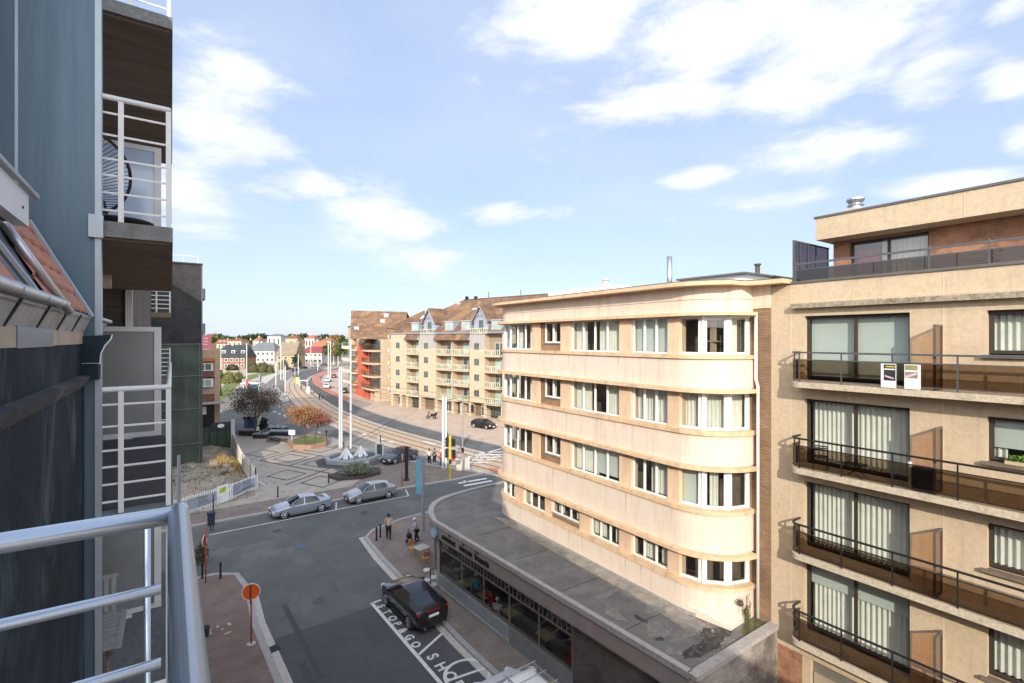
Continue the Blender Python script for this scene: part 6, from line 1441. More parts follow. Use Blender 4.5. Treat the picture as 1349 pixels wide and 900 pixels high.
# blue barrier panels + flags near junction mouth
def flag(px,py,pt,col,label):
    x,y=G(px,py); d=S_*x+C_*y; h=HC-(pt-HY)*d/F_; t=thing('beach_flag',label,'flag',(x,y,.02)); b=MB(); b.tube([(x,y,.02),(x,y,h)],.04,6); b.build('pole',M_white,t)
    b=MB(); u=(C_,-S_); pts=[]; P=[(0.05,h-1.9),(.55,h-1.8),(.6,h-.6),(.3,h-.05),(.05,h)]; b.add([(x+u[0]*a,y+u[1]*a,z) for a,z in P]+[(x+u[0]*a+.02,y+u[1]*a+.03,z) for a,z in P],[(0,1,2,3,4),(9,8,7,6,5)]+[(i,(i+1)%5,5+(i+1)%5,5+i) for i in range(5)]); b.build('cloth',col,t)
flag(323.5,530,499,mat('flag_red',(.6,.05,.06),.6),'red upright flag at the road mouth behind the purple tree')
flag(341.5,518,493,mat('flag_blue',(.06,.09,.22),.6),'dark blue upright flag further right at the road mouth')
x,y=G(331,520); t=thing('shelter','pale roofed shelter behind the purple tree between the two flags','shelter',(x,y,0)); b=MB(); b.rbox((x,y,2.9),4.4,2,.25,-TH); b.build('roof',M_railw,t)
for s in (-1.9,1.9): b=MB(); b.tube([(x+s*C_,y-s*S_,0),(x+s*C_,y-s*S_,2.8)],.08,6); b.build('post',M_railw,t)
b=MB(); b.rbox((x,y+.6,1.5),3.8,.06,2.2,-TH); b.build('back_panel',glass('shelter_glass',(.55,.75,.85)),t); b=MB(); b.rbox((x-.9,y-.9,2.6),1.0,.1,.8,-TH); b.build('black_screen',M_black,t)
x,y=G(321,519); b=MB(); b.rbox((0,0,1.9),.75,.3,3.8,-TH); o=b.build('info_column',mat('blue_grey_column',(.22,.29,.33),.5,.1)); o.location=(x,y,0); tag(o,'blue grey column left of the red flag behind the purple tree','column')
t,x,y,h=pole('street_lamp','dark lamp post with a tall thin stem before the lawn','street lamp',315,511,464,.07,M_dark,8)
b=MB(); b.rbox((x-.5,y,h-.1),1.2,.3,.15,-TH); b.build('lamp_head',M_dark,t)
# tram stop shelter, yellow sign, white box on the island
x,y=G(401,514); t=thing('shelter','small grey framed tram stop shelter inside the curve of the tracks','shelter',(x,y,.02))
for s in (-1.0,1.0): b=MB(); b.rbox((x+s*C_,y-s*S_,1.3),.12,1.2,2.6,-TH); b.build('side',M_railw,t)
b=MB(); b.rbox((x,y,2.65),2.6,1.6,.14,-TH); b.build('roof',M_railw,t)
x,y=G(391.5,510); t=thing('stop_sign_post','yellow green stop panel beside the tram shelter','sign',(x,y,.02)); b=MB(); b.rbox((x,y,1.9),1.3,.1,1.9,-TH); b.build('panel',mat('stop_yellow',(.50,.50,.18),.6),t); b=MB(); b.tube([(x-.6,y,0),(x-.6,y,3.2)],.07,6); b.build('post',M_tan,t)
x,y=G(406.5,518.5); b=MB(); b.rbox((0,0,.85),.75,.4,1.7,-TH); o=b.build('white_cabinet',M_white); o.location=(x,y,.02); tag(o,'white upright cabinet right of the tram shelter','cabinet')
# brasserie terrace: table, chair, round stand
M_orw=mat('orange_wood',(.42,.20,.08),.6,.12)
x,y=13.0,28.9; t=thing('terrace_table','pale square table with orange legs outside the brasserie corner','table',(x,y,.12)); b=MB(); b.rbox((x,y,.86),.8,.8,.04,.2); b.build('table_top',mat('pale_top',(.40,.38,.33),.5,.1),t)
for a,c in ((-1,-1),(1,-1),(1,1),(-1,1)): b=MB(); b.tube([(x+a*.32,y+c*.32,.12),(x+a*.32,y+c*.32,.84)],.03,6); b.build('leg',M_orw,t)
for i,(x,y,rz,l) in enumerate(((12.75,29.75,0,'orange wooden chair beyond the terrace table by the grey mast'),(12.85,28.0,math.pi,'orange wooden chair on the near side of the terrace table'))):
    t=thing('terrace_chair',l,'chair',(x,y,.12),rz,'orange chairs at the brasserie corner'); b=MB(); b.box(-.22,.22,-.22,.22,.43,.47); b.build('seat',M_orw,t,world=False); b=MB(); b.box(-.22,.22,.2,.24,.6,.9); b.build('backrest',M_orw,t,world=False)
    for a,c in ((-.2,-.2),(.2,-.2),(.2,.22),(-.2,.22)): b=MB(); b.tube([(a,c,0),(a,c,.45 if c<0 else .9)],.02,5); b.build('leg',M_orw,t,world=False)
x,y=G(567,786,.12); t=thing('menu_stand','black stand carrying round white bowls at the start of the shop window','stand',(x,y,.12)); b=MB(); b.tube([(x,y,.12),(x,y,1.6)],.03,8); b.tube([(x-.25,y,1.45),(x+.25,y,1.6)],.02,6); b.lathe((x,y,.12),[(.28,0),(.28,.04)],12); b.build('post',M_black,t)
for (dx,z) in ((-.22,1.5),(-.2,.95),(.17,1.0),(-.17,.65),(.17,.62),(0,.3)): b=MB(); b.lathe((x+dx,y,z),[(.05,0),(.19,.10),(.17,.16),(.04,.19)],12); b.build('bowl',mat('white_bowl',(.50,.54,.56),.5),t)
# interior of the brasserie: tables, red chairs
lab=['wooden table just inside the first big window','wooden table inside the second window by the guests','wooden table inside the third window','wooden table inside the fourth window','wooden table inside the fifth window near the red chairs']
for i,(u,n) in enumerate(((1.9,-1.0),(3.5,-1.1),(5.6,-1.2),(8.0,-1.3),(9.2,-2.2))):
    p=FS.p(u,n-.1,.14); t=thing('restaurant_table',lab[i],'table',p,0,'tables inside the brasserie'); b=MB(); b.rbox(p+Vector((0,0,.74)),.85,.8,.04,.05); b.build('table_top',mat('light_wood_top',(.42,.29,.13),.5,.15,3),t); b=MB(); b.lathe(p,[(.25,0),(.05,.05),(.04,.72)],8); b.build('leg',M_black,t)
for i,(u,n) in enumerate(((9.7,-1.0),(10.3,-1.0))):
    p=FS.p(u,n,.14); t=thing('restaurant_chair',['red upholstered chair inside the last window, farther from the brick','red upholstered chair inside the last window, next to the brick wall'][i],'chair',p,R(-100),'red chairs inside the brasserie'); m=mat('red_upholstery',(.40,.02,.02),.7,.15)
    b=MB(); b.box(-.22,.22,-.22,.22,.40,.5); b.build('seat',m,t,world=False); b=MB(); b.box(-.22,.22,.18,.26,.5,1.05); b.build('backrest',m,t,world=False)
    for a,c in ((-.2,-.2),(.2,-.2),(.2,.2),(-.2,.2)): b=MB(); b.tube([(a,c,0),(a,c,.4)],.02,5); b.build('leg',M_black,t,world=False)
# ================================================================ CARS
M_tyre=mat('tyre',(.02,.02,.02),.85,.1); M_rim=mat('alloy_rim',(.42,.43,.45),.3,.08,metal=.8); M_cglass=mat('car_glass',(.012,.016,.02),.05,.1,spec=.9)
M_plastic=mat('black_plastic',(.02,.02,.022),.6,.1); M_lamp=mat('headlamp',(.55,.58,.6),.12,.05,spec=.9); M_tail=mat('tail_lamp',(.35,.015,.015),.2,.05)
def carpaint(name,c,metal=.5): return mat(name,c,.32,.03,2,metal=metal,coat=.7,spec=.5)
CARS={ # columns: (xb, zb, wb, xt, zt, wt, zc, tag)   +x is the front
'saloon':dict(L=4.5,W=1.8,H=1.42,wb=(1.42,-1.36),wr=.345,sill=.22,cols=[
 (2.25,.52,.62,2.25,.54,.45,.54,'f'),(2.18,.66,.80,2.16,.69,.60,.70,'h'),(1.9,.74,.87,1.88,.79,.66,.81,'h'),(1.45,.84,.90,1.42,.90,.68,.93,'h'),(1.05,.89,.90,.98,.97,.68,1.01,'ws'),(.66,.91,.90,.20,1.33,.55,1.39,'r'),
 (-.05,.91,.90,-.10,1.38,.56,1.425,'r'),(-.12,.91,.90,-.16,1.38,.56,1.425,'r'),(-.75,.92,.90,-.68,1.35,.55,1.39,'r'),(-1.30,.96,.90,-1.02,1.28,.54,1.32,'rw'),(-1.72,.99,.88,-1.74,1.05,.62,1.08,'h'),(-2.0,1.0,.85,-2.02,1.05,.60,1.07,'h'),(-2.17,.96,.79,-2.18,.99,.56,1.01,'h'),(-2.25,.60,.70,-2.25,.62,.5,.62,'e')]),
'hatch':dict(L=4.25,W=1.8,H=1.46,wb=(1.36,-1.28),wr=.34,sill=.22,cols=[
 (2.12,.52,.62,2.12,.54,.45,.54,'f'),(2.05,.68,.80,2.03,.71,.60,.72,'h'),(1.8,.78,.87,1.78,.83,.66,.85,'h'),(1.42,.88,.90,1.38,.94,.68,.97,'h'),(1.12,.93,.90,1.04,1.01,.68,1.05,'ws'),(.72,.95,.90,.24,1.37,.56,1.42,'r'),
 (-.02,.95,.90,-.06,1.42,.57,1.46,'r'),(-.09,.95,.90,-.12,1.42,.57,1.46,'r'),(-.85,.97,.90,-.80,1.40,.56,1.445,'r'),(-1.28,1.01,.89,-1.12,1.36,.54,1.41,'r2'),(-1.66,1.04,.86,-1.50,1.29,.52,1.36,'rw'),(-2.0,.99,.82,-1.96,1.03,.60,1.05,'h'),(-2.12,.60,.72,-2.12,.62,.5,.62,'e')]),
'suv':dict(L=4.4,W=1.86,H=1.53,wb=(1.36,-1.34),wr=.36,sill=.26,cols=[
 (2.2,.60,.66,2.2,.62,.48,.62,'f'),(2.12,.80,.84,2.10,.84,.62,.85,'h'),(1.85,.90,.90,1.83,.94,.68,.96,'h'),(1.45,.97,.93,1.42,1.03,.70,1.06,'h'),(1.12,1.0,.93,1.04,1.08,.70,1.12,'ws'),(.75,1.02,.93,.26,1.43,.58,1.48,'r'),
 (0,1.04,.93,-.04,1.48,.60,1.53,'r'),(-.08,1.04,.93,-.11,1.48,.60,1.53,'r'),(-.8,1.07,.93,-.75,1.44,.58,1.49,'r'),(-1.2,1.10,.93,-1.05,1.38,.57,1.43,'rw'),(-1.85,1.12,.90,-1.85,1.16,.66,1.19,'h'),(-2.1,1.08,.86,-2.1,1.12,.62,1.13,'h'),(-2.2,.70,.76,-2.2,.72,.55,.72,'e')]),
'van':dict(L=4.7,W=1.85,H=1.92,wb=(1.42,-1.4),wr=.33,sill=.25,cols=[
 (2.35,.62,.70,2.35,.64,.5,.64,'f'),(2.28,.86,.86,2.25,.90,.66,.92,'h'),(1.95,1.0,.90,1.9,1.05,.70,1.08,'h'),(1.55,1.10,.92,1.45,1.18,.74,1.22,'ws'),(1.15,1.14,.92,.62,1.80,.70,1.86,'r'),(.5,1.15,.92,.45,1.84,.72,1.91,'r'),(.42,1.15,.92,.38,1.84,.72,1.91,'r2'),
 (-.6,1.15,.92,-.6,1.85,.73,1.92,'r2'),(-1.6,1.15,.92,-1.6,1.84,.72,1.91,'r2'),(-2.2,1.12,.90,-2.15,1.80,.70,1.85,'r2'),(-2.33,1.0,.86,-2.3,1.15,.66,1.2,'h'),(-2.35,.6,.74,-2.35,.62,.55,.62,'e')]),
}
def bake(ob,name):
    dg=bpy.context.evaluated_depsgraph_get(); bpy.context.view_layer.update(); me=bpy.data.meshes.new_from_object(ob.evaluated_get(dg)); me.name=name; return me
def make_car(kind,paint,label,loc,rz,cat='car',group=None,plate='white',lod=2,glassm=None):
    c=CARS[kind]; cols=c['cols']; W=c['W']/2; k_=W/.90 if kind!='suv' else 1
    vs=[];n=len(cols); MI=[]
    for (xb,zb,wb,xt,zt,wt,zc,tg) in cols:
        s=c['sill']; end=tg in('f','e'); 
        ring=[(xb,0,s),(xb,-wb*.80,s),(xb,-wb*.97,s+.12),(xb,-wb*1.0,(s+zb)/2+.05),(xb,-wb,zb-.04),(xt*.0+xb,-wb*.965,zb),(xt,-wt,zt),(xt,-wt*.6,zt*.3+zc*.7),(xt,0,zc)]
        ring+=[(x,-y,z) for x,y,z in ring[-2:0:-1]]; vs.append(ring)
    m=len(vs[0]); bmv=[q for r in vs for q in r]; fs=[];mi=[]
    for i in range(n-1):
        tg=cols[i][7]; nt=cols[i+1][7]
        for j in range(m):
            a,b_=j,(j+1)%m; fs.append((i*m+a,i*m+b_,(i+1)*m+b_,(i+1)*m+a))
            jj=min(j,m-1-j); mat_=0
            if jj in(5,):   # side strip between belt and roof rail
                if tg=='r' and nt in('r','rw','r2') and abs(cols[i][0]-cols[i+1][0])>.2: mat_=1
                if tg=='ws' and nt=='r': mat_=1
                if tg=='rw' and kind in('saloon','suv'): mat_=0
            if jj in(6,7):
                if tg=='ws' or tg=='rw': mat_=2
            mi.append(mat_)
    fs.append(tuple(range(m-1,-1,-1))); mi.append(0); fs.append(tuple((n-1)*m+j for j in range(m))); mi.append(0)
    me=bpy.data.meshes.new('c'); me.from_pydata(bmv,[],fs); 
    for q in (paint,M_cglass,M_cglass): me.materials.append(q)
    me.polygons.foreach_set('material_index',mi)
    bm=bmesh.new(); bm.from_mesh(me); bmesh.ops.recalc_face_normals(bm,faces=bm.faces)
    cr=bm.edges.layers.float.get('crease_edge') or bm.edges.layers.float.new('crease_edge')
    for e in bm.edges:
        ms={f.material_index for f in e.link_faces}
        if len(ms)>1: e[cr]=1.0
        zz=[v.co.z for v in e.verts]
        if max(zz)<=c['sill']+.001: e[cr]=.5
    cv=bm.verts.layers.float.get('crease_vert') or bm.verts.layers.float.new('crease_vert')
    for v in bm.verts:
        if len({f.material_index for f in v.link_faces})>1: v[cv]=.8
    bm.to_mesh(me); bm.free()
    ob=bpy.data.objects.new('c',me); COL.objects.link(ob); sm=ob.modifiers.new('s','SUBSURF'); sm.levels=lod; sm.render_levels=lod
    cut=MB()
    for wx in c['wb']:
        for s in (-1,1): cut.tube([(wx,s*(W-.24),c['wr']+.02),(wx,s*(W+.2),c['wr']+.02)],c['wr']*1.13,24)
    co=cut.build('cut',M_plastic)
    bo=ob.modifiers.new('b','BOOLEAN'); bo.object=co; bo.operation='DIFFERENCE'; bo.solver='EXACT'
    me2=bake(ob,'body'); bpy.data.objects.remove(ob); bpy.data.objects.remove(co)
    t=thing('parked_'+('van' if kind=='van' else 'car'),label,cat,loc,rz,group)
    def sub(idx,name,m_,grow=0):
        bm=bmesh.new(); bm.from_mesh(me2); bmesh.ops.delete(bm,geom=[f for f in bm.faces if (f.material_index in (1,2))!=(idx==1)] ,context='FACES')
        q=bpy.data.meshes.new(name); bm.to_mesh(q); bm.free(); q.materials.clear(); q.materials.append(m_); 
        q.polygons.foreach_set('material_index',[0]*len(q.polygons)); q.polygons.foreach_set('use_smooth',[True]*len(q.polygons))
        o=bpy.data.objects.new(name,q); COL.objects.link(o); o.parent=t; return o
    body=sub(0,'body',paint)
    # glass split into its separate panes by connectivity
    bm=bmesh.new(); bm.from_mesh(me2); bmesh.ops.delete(bm,geom=[f for f in bm.faces if f.material_index not in(1,2)],context='FACES'); bm.faces.ensure_lookup_table(); seen=set()
    for f in bm.faces:
        if f.index in seen: continue
        st=[f];grp=[];seen.add(f.index)
        while st:
            g=st.pop(); grp.append(g)
            for e in g.edges:
                for h in e.link_faces:
                    if h.index not in seen: seen.add(h.index); st.append(h)
        vm={};V=[];Fc=[]
        for g in grp:
            fc=[]
            for v in g.verts:
                if v.index not in vm: vm[v.index]=len(V); V.append(tuple(v.co))
                fc.append(vm[v.index])
            Fc.append(fc)
        cxm=sum(v[0] for v in V)/len(V); cym=sum(v[1] for v in V)/len(V)
        nm='side_window' if abs(cym)>.3 else ('windscreen' if cxm>0 else 'rear_window')
        q=bpy.data.meshes.new(nm); q.from_pydata(V,[],Fc); q.materials.append(glassm or M_cglass); q.polygons.foreach_set('use_smooth',[True]*len(q.polygons)); o=bpy.data.objects.new(nm,q); COL.objects.link(o); o.parent=t
    bm.free()
    for wx in c['wb']:
        for s in (-1,1):
            r=c['wr']; b=MB(); b.tube([(wx,s*(W-.22),r),(wx,s*(W-.20),r),(wx,s*(W-.03),r),(wx,s*(W-.01),r)],[r*.9,r,r,r*.93],24); w=b.build('wheel',M_tyre,t,world=False)
            b=MB(); b.tube([(wx,s*(W-.012),r),(wx,s*(W-.004),r)],r*.66,20); b.build('wheel_dark',M_plastic,w,world=False)
            b=MB()
            for k in range(5):
                a=2*math.pi*k/5; b.tube([(wx,s*(W+.002),r),(wx+r*.62*math.cos(a),s*(W+.002),r+r*.62*math.sin(a))],[.05,.035],4)
            pts=[(wx+r*.64*math.cos(2*math.pi*k/20),s*(W+.0),r+r*.64*math.sin(2*math.pi*k/20)) for k in range(21)]; b.tube(pts,.018,4,False); b.build('rim',M_rim,w,world=False)
            b=MB(); b.tube([(wx,s*(W-.27),r+.02),(wx,s*(W-.245),r+.02)],r*1.14,20); b.build('wheel_housing',M_plastic,w,world=False)
    ci=[i for i,q in enumerate(cols) if q[7]=='ws'][0]
    for s in (-1,1):
        p=cols[ci];q=cols[ci+1]; b=MB(); b.tube([(p[0]-.05,s*(p[2]-.06),p[1]+.03),((p[0]*.45+q[3]*.55),s*(p[2]*.5+q[5]*.5-.0),(p[1]*.45+q[4]*.55)+.05),(q[3]-.02,s*(q[5]+.03),q[4]-.0)],.032,6); b.build('windscreen_pillar',paint,t,True,world=False)
    f=cols[1]; e=cols[-2]; xf=c['L']/2; 
    for s in (-1,1):
        b=MB(); b.rbox((f[0]-.10,s*(f[2]-.16),f[1]-.06),.26,.34,.15,s*-.55); b.build('headlight',M_lamp,t,world=False)
        b=MB(); b.rbox((e[0]+.05,s*(e[2]-.13),e[1]-.10),.12,.26,.11,s*.4); b.build('tail_light',M_tail,t,world=False)
        b=MB(); mx=cols[5][0]+.12; b.rbox((mx,s*(W+.06),cols[5][1]+.06),.14,.18,.13,0); b.build('mirror',paint,t,world=False)
        for dx in (-.25,-1.0): b=MB(); b.rbox((dx,s*(W-.005),cols[5][1]-.14),.16,.03,.03); b.build('door_handle',M_rim if kind!='suv' else M_plastic,t,world=False)
        b=MB(); b.rbox((.02,s*(W-.03),c['sill']+.03),c['wb'][0]-c['wb'][1]-2*c['wr']-.15,.06,.07); b.build('side_skirt',M_rim if kind=='saloon' else M_plastic,t,world=False)
    b=MB(); b.rbox((xf-.03,0,.47),.10,1.05,.20); b.build('grille',M_plastic,t,world=False)
    b=MB(); b.rbox((xf-.05,0,.30),.14,1.3,.10); b.rbox((-xf+.05,0,.36),.14,1.3,.14); b.build('lower_bumper',M_plastic,t,world=False)
    zpl=.80 if kind=='suv' else .55
    b=MB(); b.rbox((-xf-.005,0,zpl),.03,.52,.12); b.build('number_plate',M_white,t,world=False)
    b=MB(); b.rbox((xf+.025,0,.42),.02,.52,.11); b.build('number_plate',M_white,t,world=False)
    return t
silver=carpaint('silver_blue_paint',(.40,.45,.53)); silver2=carpaint('silver_grey_paint',(.40,.41,.425)); blackp=carpaint('black_paint',(.010,.010,.012),.2); whitep=carpaint('white_paint',(.74,.75,.76),0); greyp=carpaint('grey_paint',(.09,.10,.11)); bluep=carpaint('dark_blue_paint',(.02,.03,.06)); redp=carpaint('dark_red_paint',(.16,.03,.03))
make_car('saloon',silver,'silver blue saloon car parked by the kerb, nearer the picket fence',(8.6,42.45,.02),R(181))
make_car('hatch',silver2,'silver hatchback parked behind the silver blue saloon, by the lavender bed',(14.35,42.6,.02),R(182))
suv=make_car('suv',blackp,'black coupe SUV parked in the short stay bay beside the brasserie',(10.22,23.75,.02),R(93))
b=MB(); b.rbox((-2.15,0,1.0),.05,.7,.02); b.build('light_bar',M_tail,suv,world=False)
for s in (-1,1): b=MB(); b.tube([(-2.1,s*.5,.30),(-2.26,s*.5,.30)],.05,8); b.build('exhaust',M_rim,suv,world=False)
b=MB(); b.add([(-.95,-.02,1.50),(-1.15,-.0,1.56),(-1.15,.02,1.49)],[(0,1,2)]); b.build('roof_fin',blackp,suv,world=False)
van=make_car('van',whitep,'white van with an aluminium roof rack at the bottom edge',(10.35,14.0,.02),R(92),'van')
b=MB()
for s in (-.62,.62): b.tube([(-2.1,s,2.08),(.55,s,2.08)],.025,6)
for k in range(5): b.tube([(-2.0+k*.62,-.72,2.11),(-2.0+k*.62,.72,2.11)],.022,6)
for s in (-.62,.62):
    for x in (-1.8,.3): b.tube([(x,s,1.85),(x,s,2.08)],.02,6)
b.build('roof_rack',M_metal,van,world=False)
make_car('hatch',blackp,'black hatchback parked in front of the buff block across the tram road',(40.3,66.3,.1),math.atan2(-.96,.28),group='cars parked along the tram road')
oc=make_car('saloon',greyp,'low grey car with a rust coloured roof, parked on the plaza beyond the red post',(21.4,53.6,.13),R(200),glassm=None)
b=MB(); b.prism([(-1.2,-.6),(.1,-.55),(.1,.55),(-1.2,.6)],1.36,1.47); b.build('soft_top',mat('rust_top',(.16,.06,.045),.7,.2),oc,world=False)
fars=[('hatch',whitep,(431,512),1.2,'white car on the far side of the red cycle path, nearest to the white masts'),('saloon',bluep,(453,518),1.3,'dark car parked in front of the far pavilion, right of the white car'),('hatch',whitep,(432,503.5),1.2,'smaller white car behind the first white car by the cycle path'),
 ('hatch',bluep,(388,489.5),.7,'dark blue car beyond the tracks, right of the island mast'),('saloon',blackp,(400,486.5),.5,'black car beyond the tracks in front of the brick gable house'),('hatch',silver2,(415,484.5),.3,'grey car beyond the tracks below the purple roofed villa'),('saloon',greyp,(428,482.5),.2,'dark grey car farthest along the street beyond the tracks'),('hatch',redp,(440,498),1.3,'dark red car behind the masts near the pavilion'),('hatch',bluep,(379,488),.8,'blue car partly hidden behind the tallest white mast')]
for k,p_,(px,py),rz,l in fars: x,y=G(px,py); make_car(k,p_,l,(x,y,.12),rz,group='cars parked along the tram road',lod=1)
# motorcycle
x,y=G(568,552,.1); t=thing('motorcycle','dark scooter parked on the pavement across the tram road','motorcycle',(x,y,.1),R(130))
for wx in (-.65,.65):
    b=MB(); b.tube([(wx,-.06,.3),(wx,.06,.3)],.3,16); w=b.build('wheel',M_tyre,t,world=False); b=MB(); b.tube([(wx,-.065,.3),(wx,.065,.3)],.16,12); b.build('rim',M_rim,w,world=False)
b=MB(); b.add([(-.9,-.16,.55),(.35,-.16,.35),(.35,.16,.35),(-.9,.16,.55),(-.95,-.13,.8),(.0,-.13,.78),(0,.13,.78),(-.95,.13,.8)],BOXF); b.build('body',M_black,t,world=False)
b=MB(); b.rbox((-.35,0,.86),.9,.26,.12); b.build('seat',M_dark,t,world=False)
b=MB(); b.tube([(.65,0,.35),(.42,0,1.05)],.06,6); b.tube([(.4,-.35,1.08),(.4,.35,1.08)],.025,6); b.build('handlebar',M_dark,t,world=False)
b=MB(); b.add([(.5,-.2,.9),(.55,.2,.9),(.38,.17,1.35),(.38,-.17,1.35)],[(0,1,2,3)]); b.build('windshield',M_cglass,t,world=False); b=MB(); b.rbox((-.95,0,1.0),.35,.38,.3); b.build('top_box',M_black,t,world=False)
# ================================================================ PEOPLE
M_skin=mat('skin',(.42,.26,.19),.6,.05)
def skinmesh(nodes,edges,m,name,parent,lv=2):
    """nodes: name->(pos,(rx,ry)); one continuous skinned surface baked to a mesh"""
    ks=list(nodes); me=bpy.data.meshes.new(name); me.from_pydata([nodes[k][0] for k in ks],[(ks.index(a),ks.index(b)) for a,b in edges],[])
    o=bpy.data.objects.new(name,me); COL.objects.link(o); sk=o.modifiers.new('k','SKIN'); 
    if not me.skin_vertices: 
        bm=bmesh.new(); bm.from_mesh(me); bm.verts.layers.skin.verify(); bm.to_mesh(me); bm.free()
    for i,k in enumerate(ks): r=nodes[k][1]; me.skin_vertices[0].data[i].radius=(r,r) if not isinstance(r,tuple) else r; me.skin_vertices[0].data[i].use_root=(i==0)
    sk.use_smooth_shade=True; s=o.modifiers.new('s','SUBSURF'); s.levels=lv; s.render_levels=lv
    q=bake(o,name); bpy.data.objects.remove(o); q.materials.clear(); q.materials.append(m); r=bpy.data.objects.new(name,q); COL.objects.link(r); r.parent=parent; return r
def person(label,loc,rz,top,legs,hair,H=1.7,lean=0,step=.12,armf=(.05,.05),sit=False,shoes=None,hairlen=.0,bag=None,sleeves=True):
    t=thing('person',label,'person',loc,rz); k=H/1.7
    hz=.92 if not sit else .48
    P={'pelvis':((0,0,hz),.14),'waist':((lean*.25,0,hz+.18),.125),'chest':((lean*.7,0,hz+.40),.15),'neck':((lean,0,hz+.56),.06),'head0':((lean*1.08,0,hz+.64),.075),'head':((lean*1.1+.01,0,hz+.72),.095),'headt':((lean*1.1,0,hz+.79),.07)}
    E=[('pelvis','waist'),('waist','chest'),('chest','neck'),('neck','head0'),('head0','head'),('head','headt')]
    for s,n in ((1,'l'),(-1,'r')):
        st=step*s
        if sit: pts=[((.0,.1*s,hz-.02),.095),((.42,.12*s,hz+.02),.07),((.42,.12*s,.1),.045),((.54,.12*s,.05),.04)]
        else: pts=[((0,.09*s,hz-.06),.10),((.04+st*.5,.10*s,.48),.068),((st-.04,.10*s,.10),.042),((st+.10,.11*s,.04),.038)]
        ns=['hip','knee','ankle','toe']
        for i,(p,r) in enumerate(pts): P[ns[i]+n]=(p,r)
        E+=[('pelvis','hip'+n),('hip'+n,'knee'+n),('knee'+n,'ankle'+n),('ankle'+n,'toe'+n)]
        af=armf[0] if s>0 else armf[1]
        arm=[((lean*.85,.19*s,hz+.48),.06),((lean*.7+af*.4-.03,.25*s,hz+.22),.045),((lean*.5+af*1.1,.22*s,hz+.02+abs(af)*.35),.033),((lean*.5+af*1.3,.21*s,hz-.07+abs(af)*.45),.03)]
        ns=['sh','elb','wr','hand']
        for i,(p,r) in enumerate(arm): P[ns[i]+n]=(p,r)
        E+=[('chest','sh'+n),('sh'+n,'elb'+n),('elb'+n,'wr'+n),('wr'+n,'hand'+n)]
    sc_=lambda d,g=1.0,only=None:{a:(tuple(c*k for c in p),(r*g+ (0 if g==1 else .012))*k) for a,(p,r) in d.items() if only is None or a in only}
    skinmesh(sc_(P),E,M_skin,'body',t)
    Tn=['waist','pelvis','chest']+[a+n for n in 'lr' for a in ('sh','elb')]+([a+n for n in 'lr' for a in ('wr',)] if sleeves else [])
    skinmesh(sc_(P,1.08,Tn),[e for e in E if e[0] in Tn and e[1] in Tn],top,'shirt',t)
    Ln=['pelvis']+[a+n for n in 'lr' for a in ('hip','knee','ankle')]
    skinmesh(sc_(P,1.12,Ln),[e for e in E if e[0] in Ln and e[1] in Ln],legs,'trousers',t)
    hd=P['head'][0]; b=MB(); V=[];Fs=[]
    for i in range(7):
        th=math.pi*.5*i/6+.0
        for j in range(14):
            a=2*math.pi*j/14; r=.112*k; V.append((hd[0]*k-.012+r*math.sin(th)*math.cos(a)*1.08,hd[1]*k+r*math.sin(th)*math.sin(a),hd[2]*k+.02+r*math.cos(th)*1.05-(hairlen if math.cos(a)<.1 else 0)*(i/6)**2))
    for i in range(6):
        for j in range(14): Fs.append((i*14+j,i*14+(j+1)%14,(i+1)*14+(j+1)%14,(i+1)*14+j))
    b.add(V,Fs); b.build('hair',hair,t,True,world=False)
    for s,n in ((1,'l'),(-1,'r')):
        p=P['ankle'+n][0]; q=P['toe'+n][0]; b=MB(); b.tube([(p[0]*k-.05,p[1]*k,.045),(q[0]*k,q[1]*k,.04),(q[0]*k+.05,q[1]*k,.035)],[.05,.05,.03],8); b.build('shoe',shoes or M_black,t,True,world=False)
    b=MB()
    for s in (-1,1): b.rbox((hd[0]*k+.095*k,s*.035*k,hd[2]*k+.01),.012,.02,.012)
    b.build('eyes',M_black,t,world=False)
    b=MB(); b.tube([(hd[0]*k+.09*k,0,hd[2]*k),(hd[0]*k+.118*k,0,hd[2]*k-.03)],[.008,.016],6); b.build('nose',M_skin,t,world=False)
    return t
c_bei=mat('beige_top',(.50,.36,.30),.85,.1); c_blk=mat('black_trousers',(.015,.015,.018),.85,.1); c_ltb=mat('pale_blue_shirt',(.34,.42,.50),.85,.1); c_red=mat('red_jacket',(.60,.015,.03),.8,.1); c_wht=mat('white_top',(.6,.58,.55),.85,.08); c_grn=mat('teal_shirt',(.12,.30,.42),.85,.1); c_jean=mat('denim',(.05,.07,.11),.85,.15); h_blk=mat('black_hair',(.012,.01,.009),.7); h_wht=mat('white_hair',(.65,.64,.62),.8); h_br=mat('brown_hair',(.06,.03,.018),.7)
x,y=G(512,710,.12); person('person walking away across the paving in a beige top and black trousers',(x,y,.12),R(70),c_bei,c_blk,h_blk,1.68,.02,.16,(.15,-.1),hairlen=.06)
x,y=G(549,714,.12); pr=person('white haired person in a pale blue shirt leaning on a wheeled walker',(x,y,.12),R(170),c_ltb,c_blk,h_wht,1.62,.16,.14,(.32,.32))
wx,wy=x-.52,y+.08; t=thing('walking_frame','dark wheeled walker with a black bag pushed by the white haired person','walker',(wx,wy,.12),R(170)); 
for s in (-.22,.22):
    b=MB(); b.tube([(-.12,s,.95),(0,s,.85),(.1,s,.1)],.015,6); b.tube([(0,s,.8),(-.25,s,.1)],.013,6); b.build('side_frame',M_dark,t,world=False)
    for wxx in (.1,-.25): b=MB(); b.tube([(wxx,s-.02,.1),(wxx,s+.02,.1)],.1,12); b.build('wheel',M_tyre,t,world=False)
b=MB(); b.box(-.15,.15,-.2,.2,.38,.62); b.build('bag',c_blk,t,world=False)
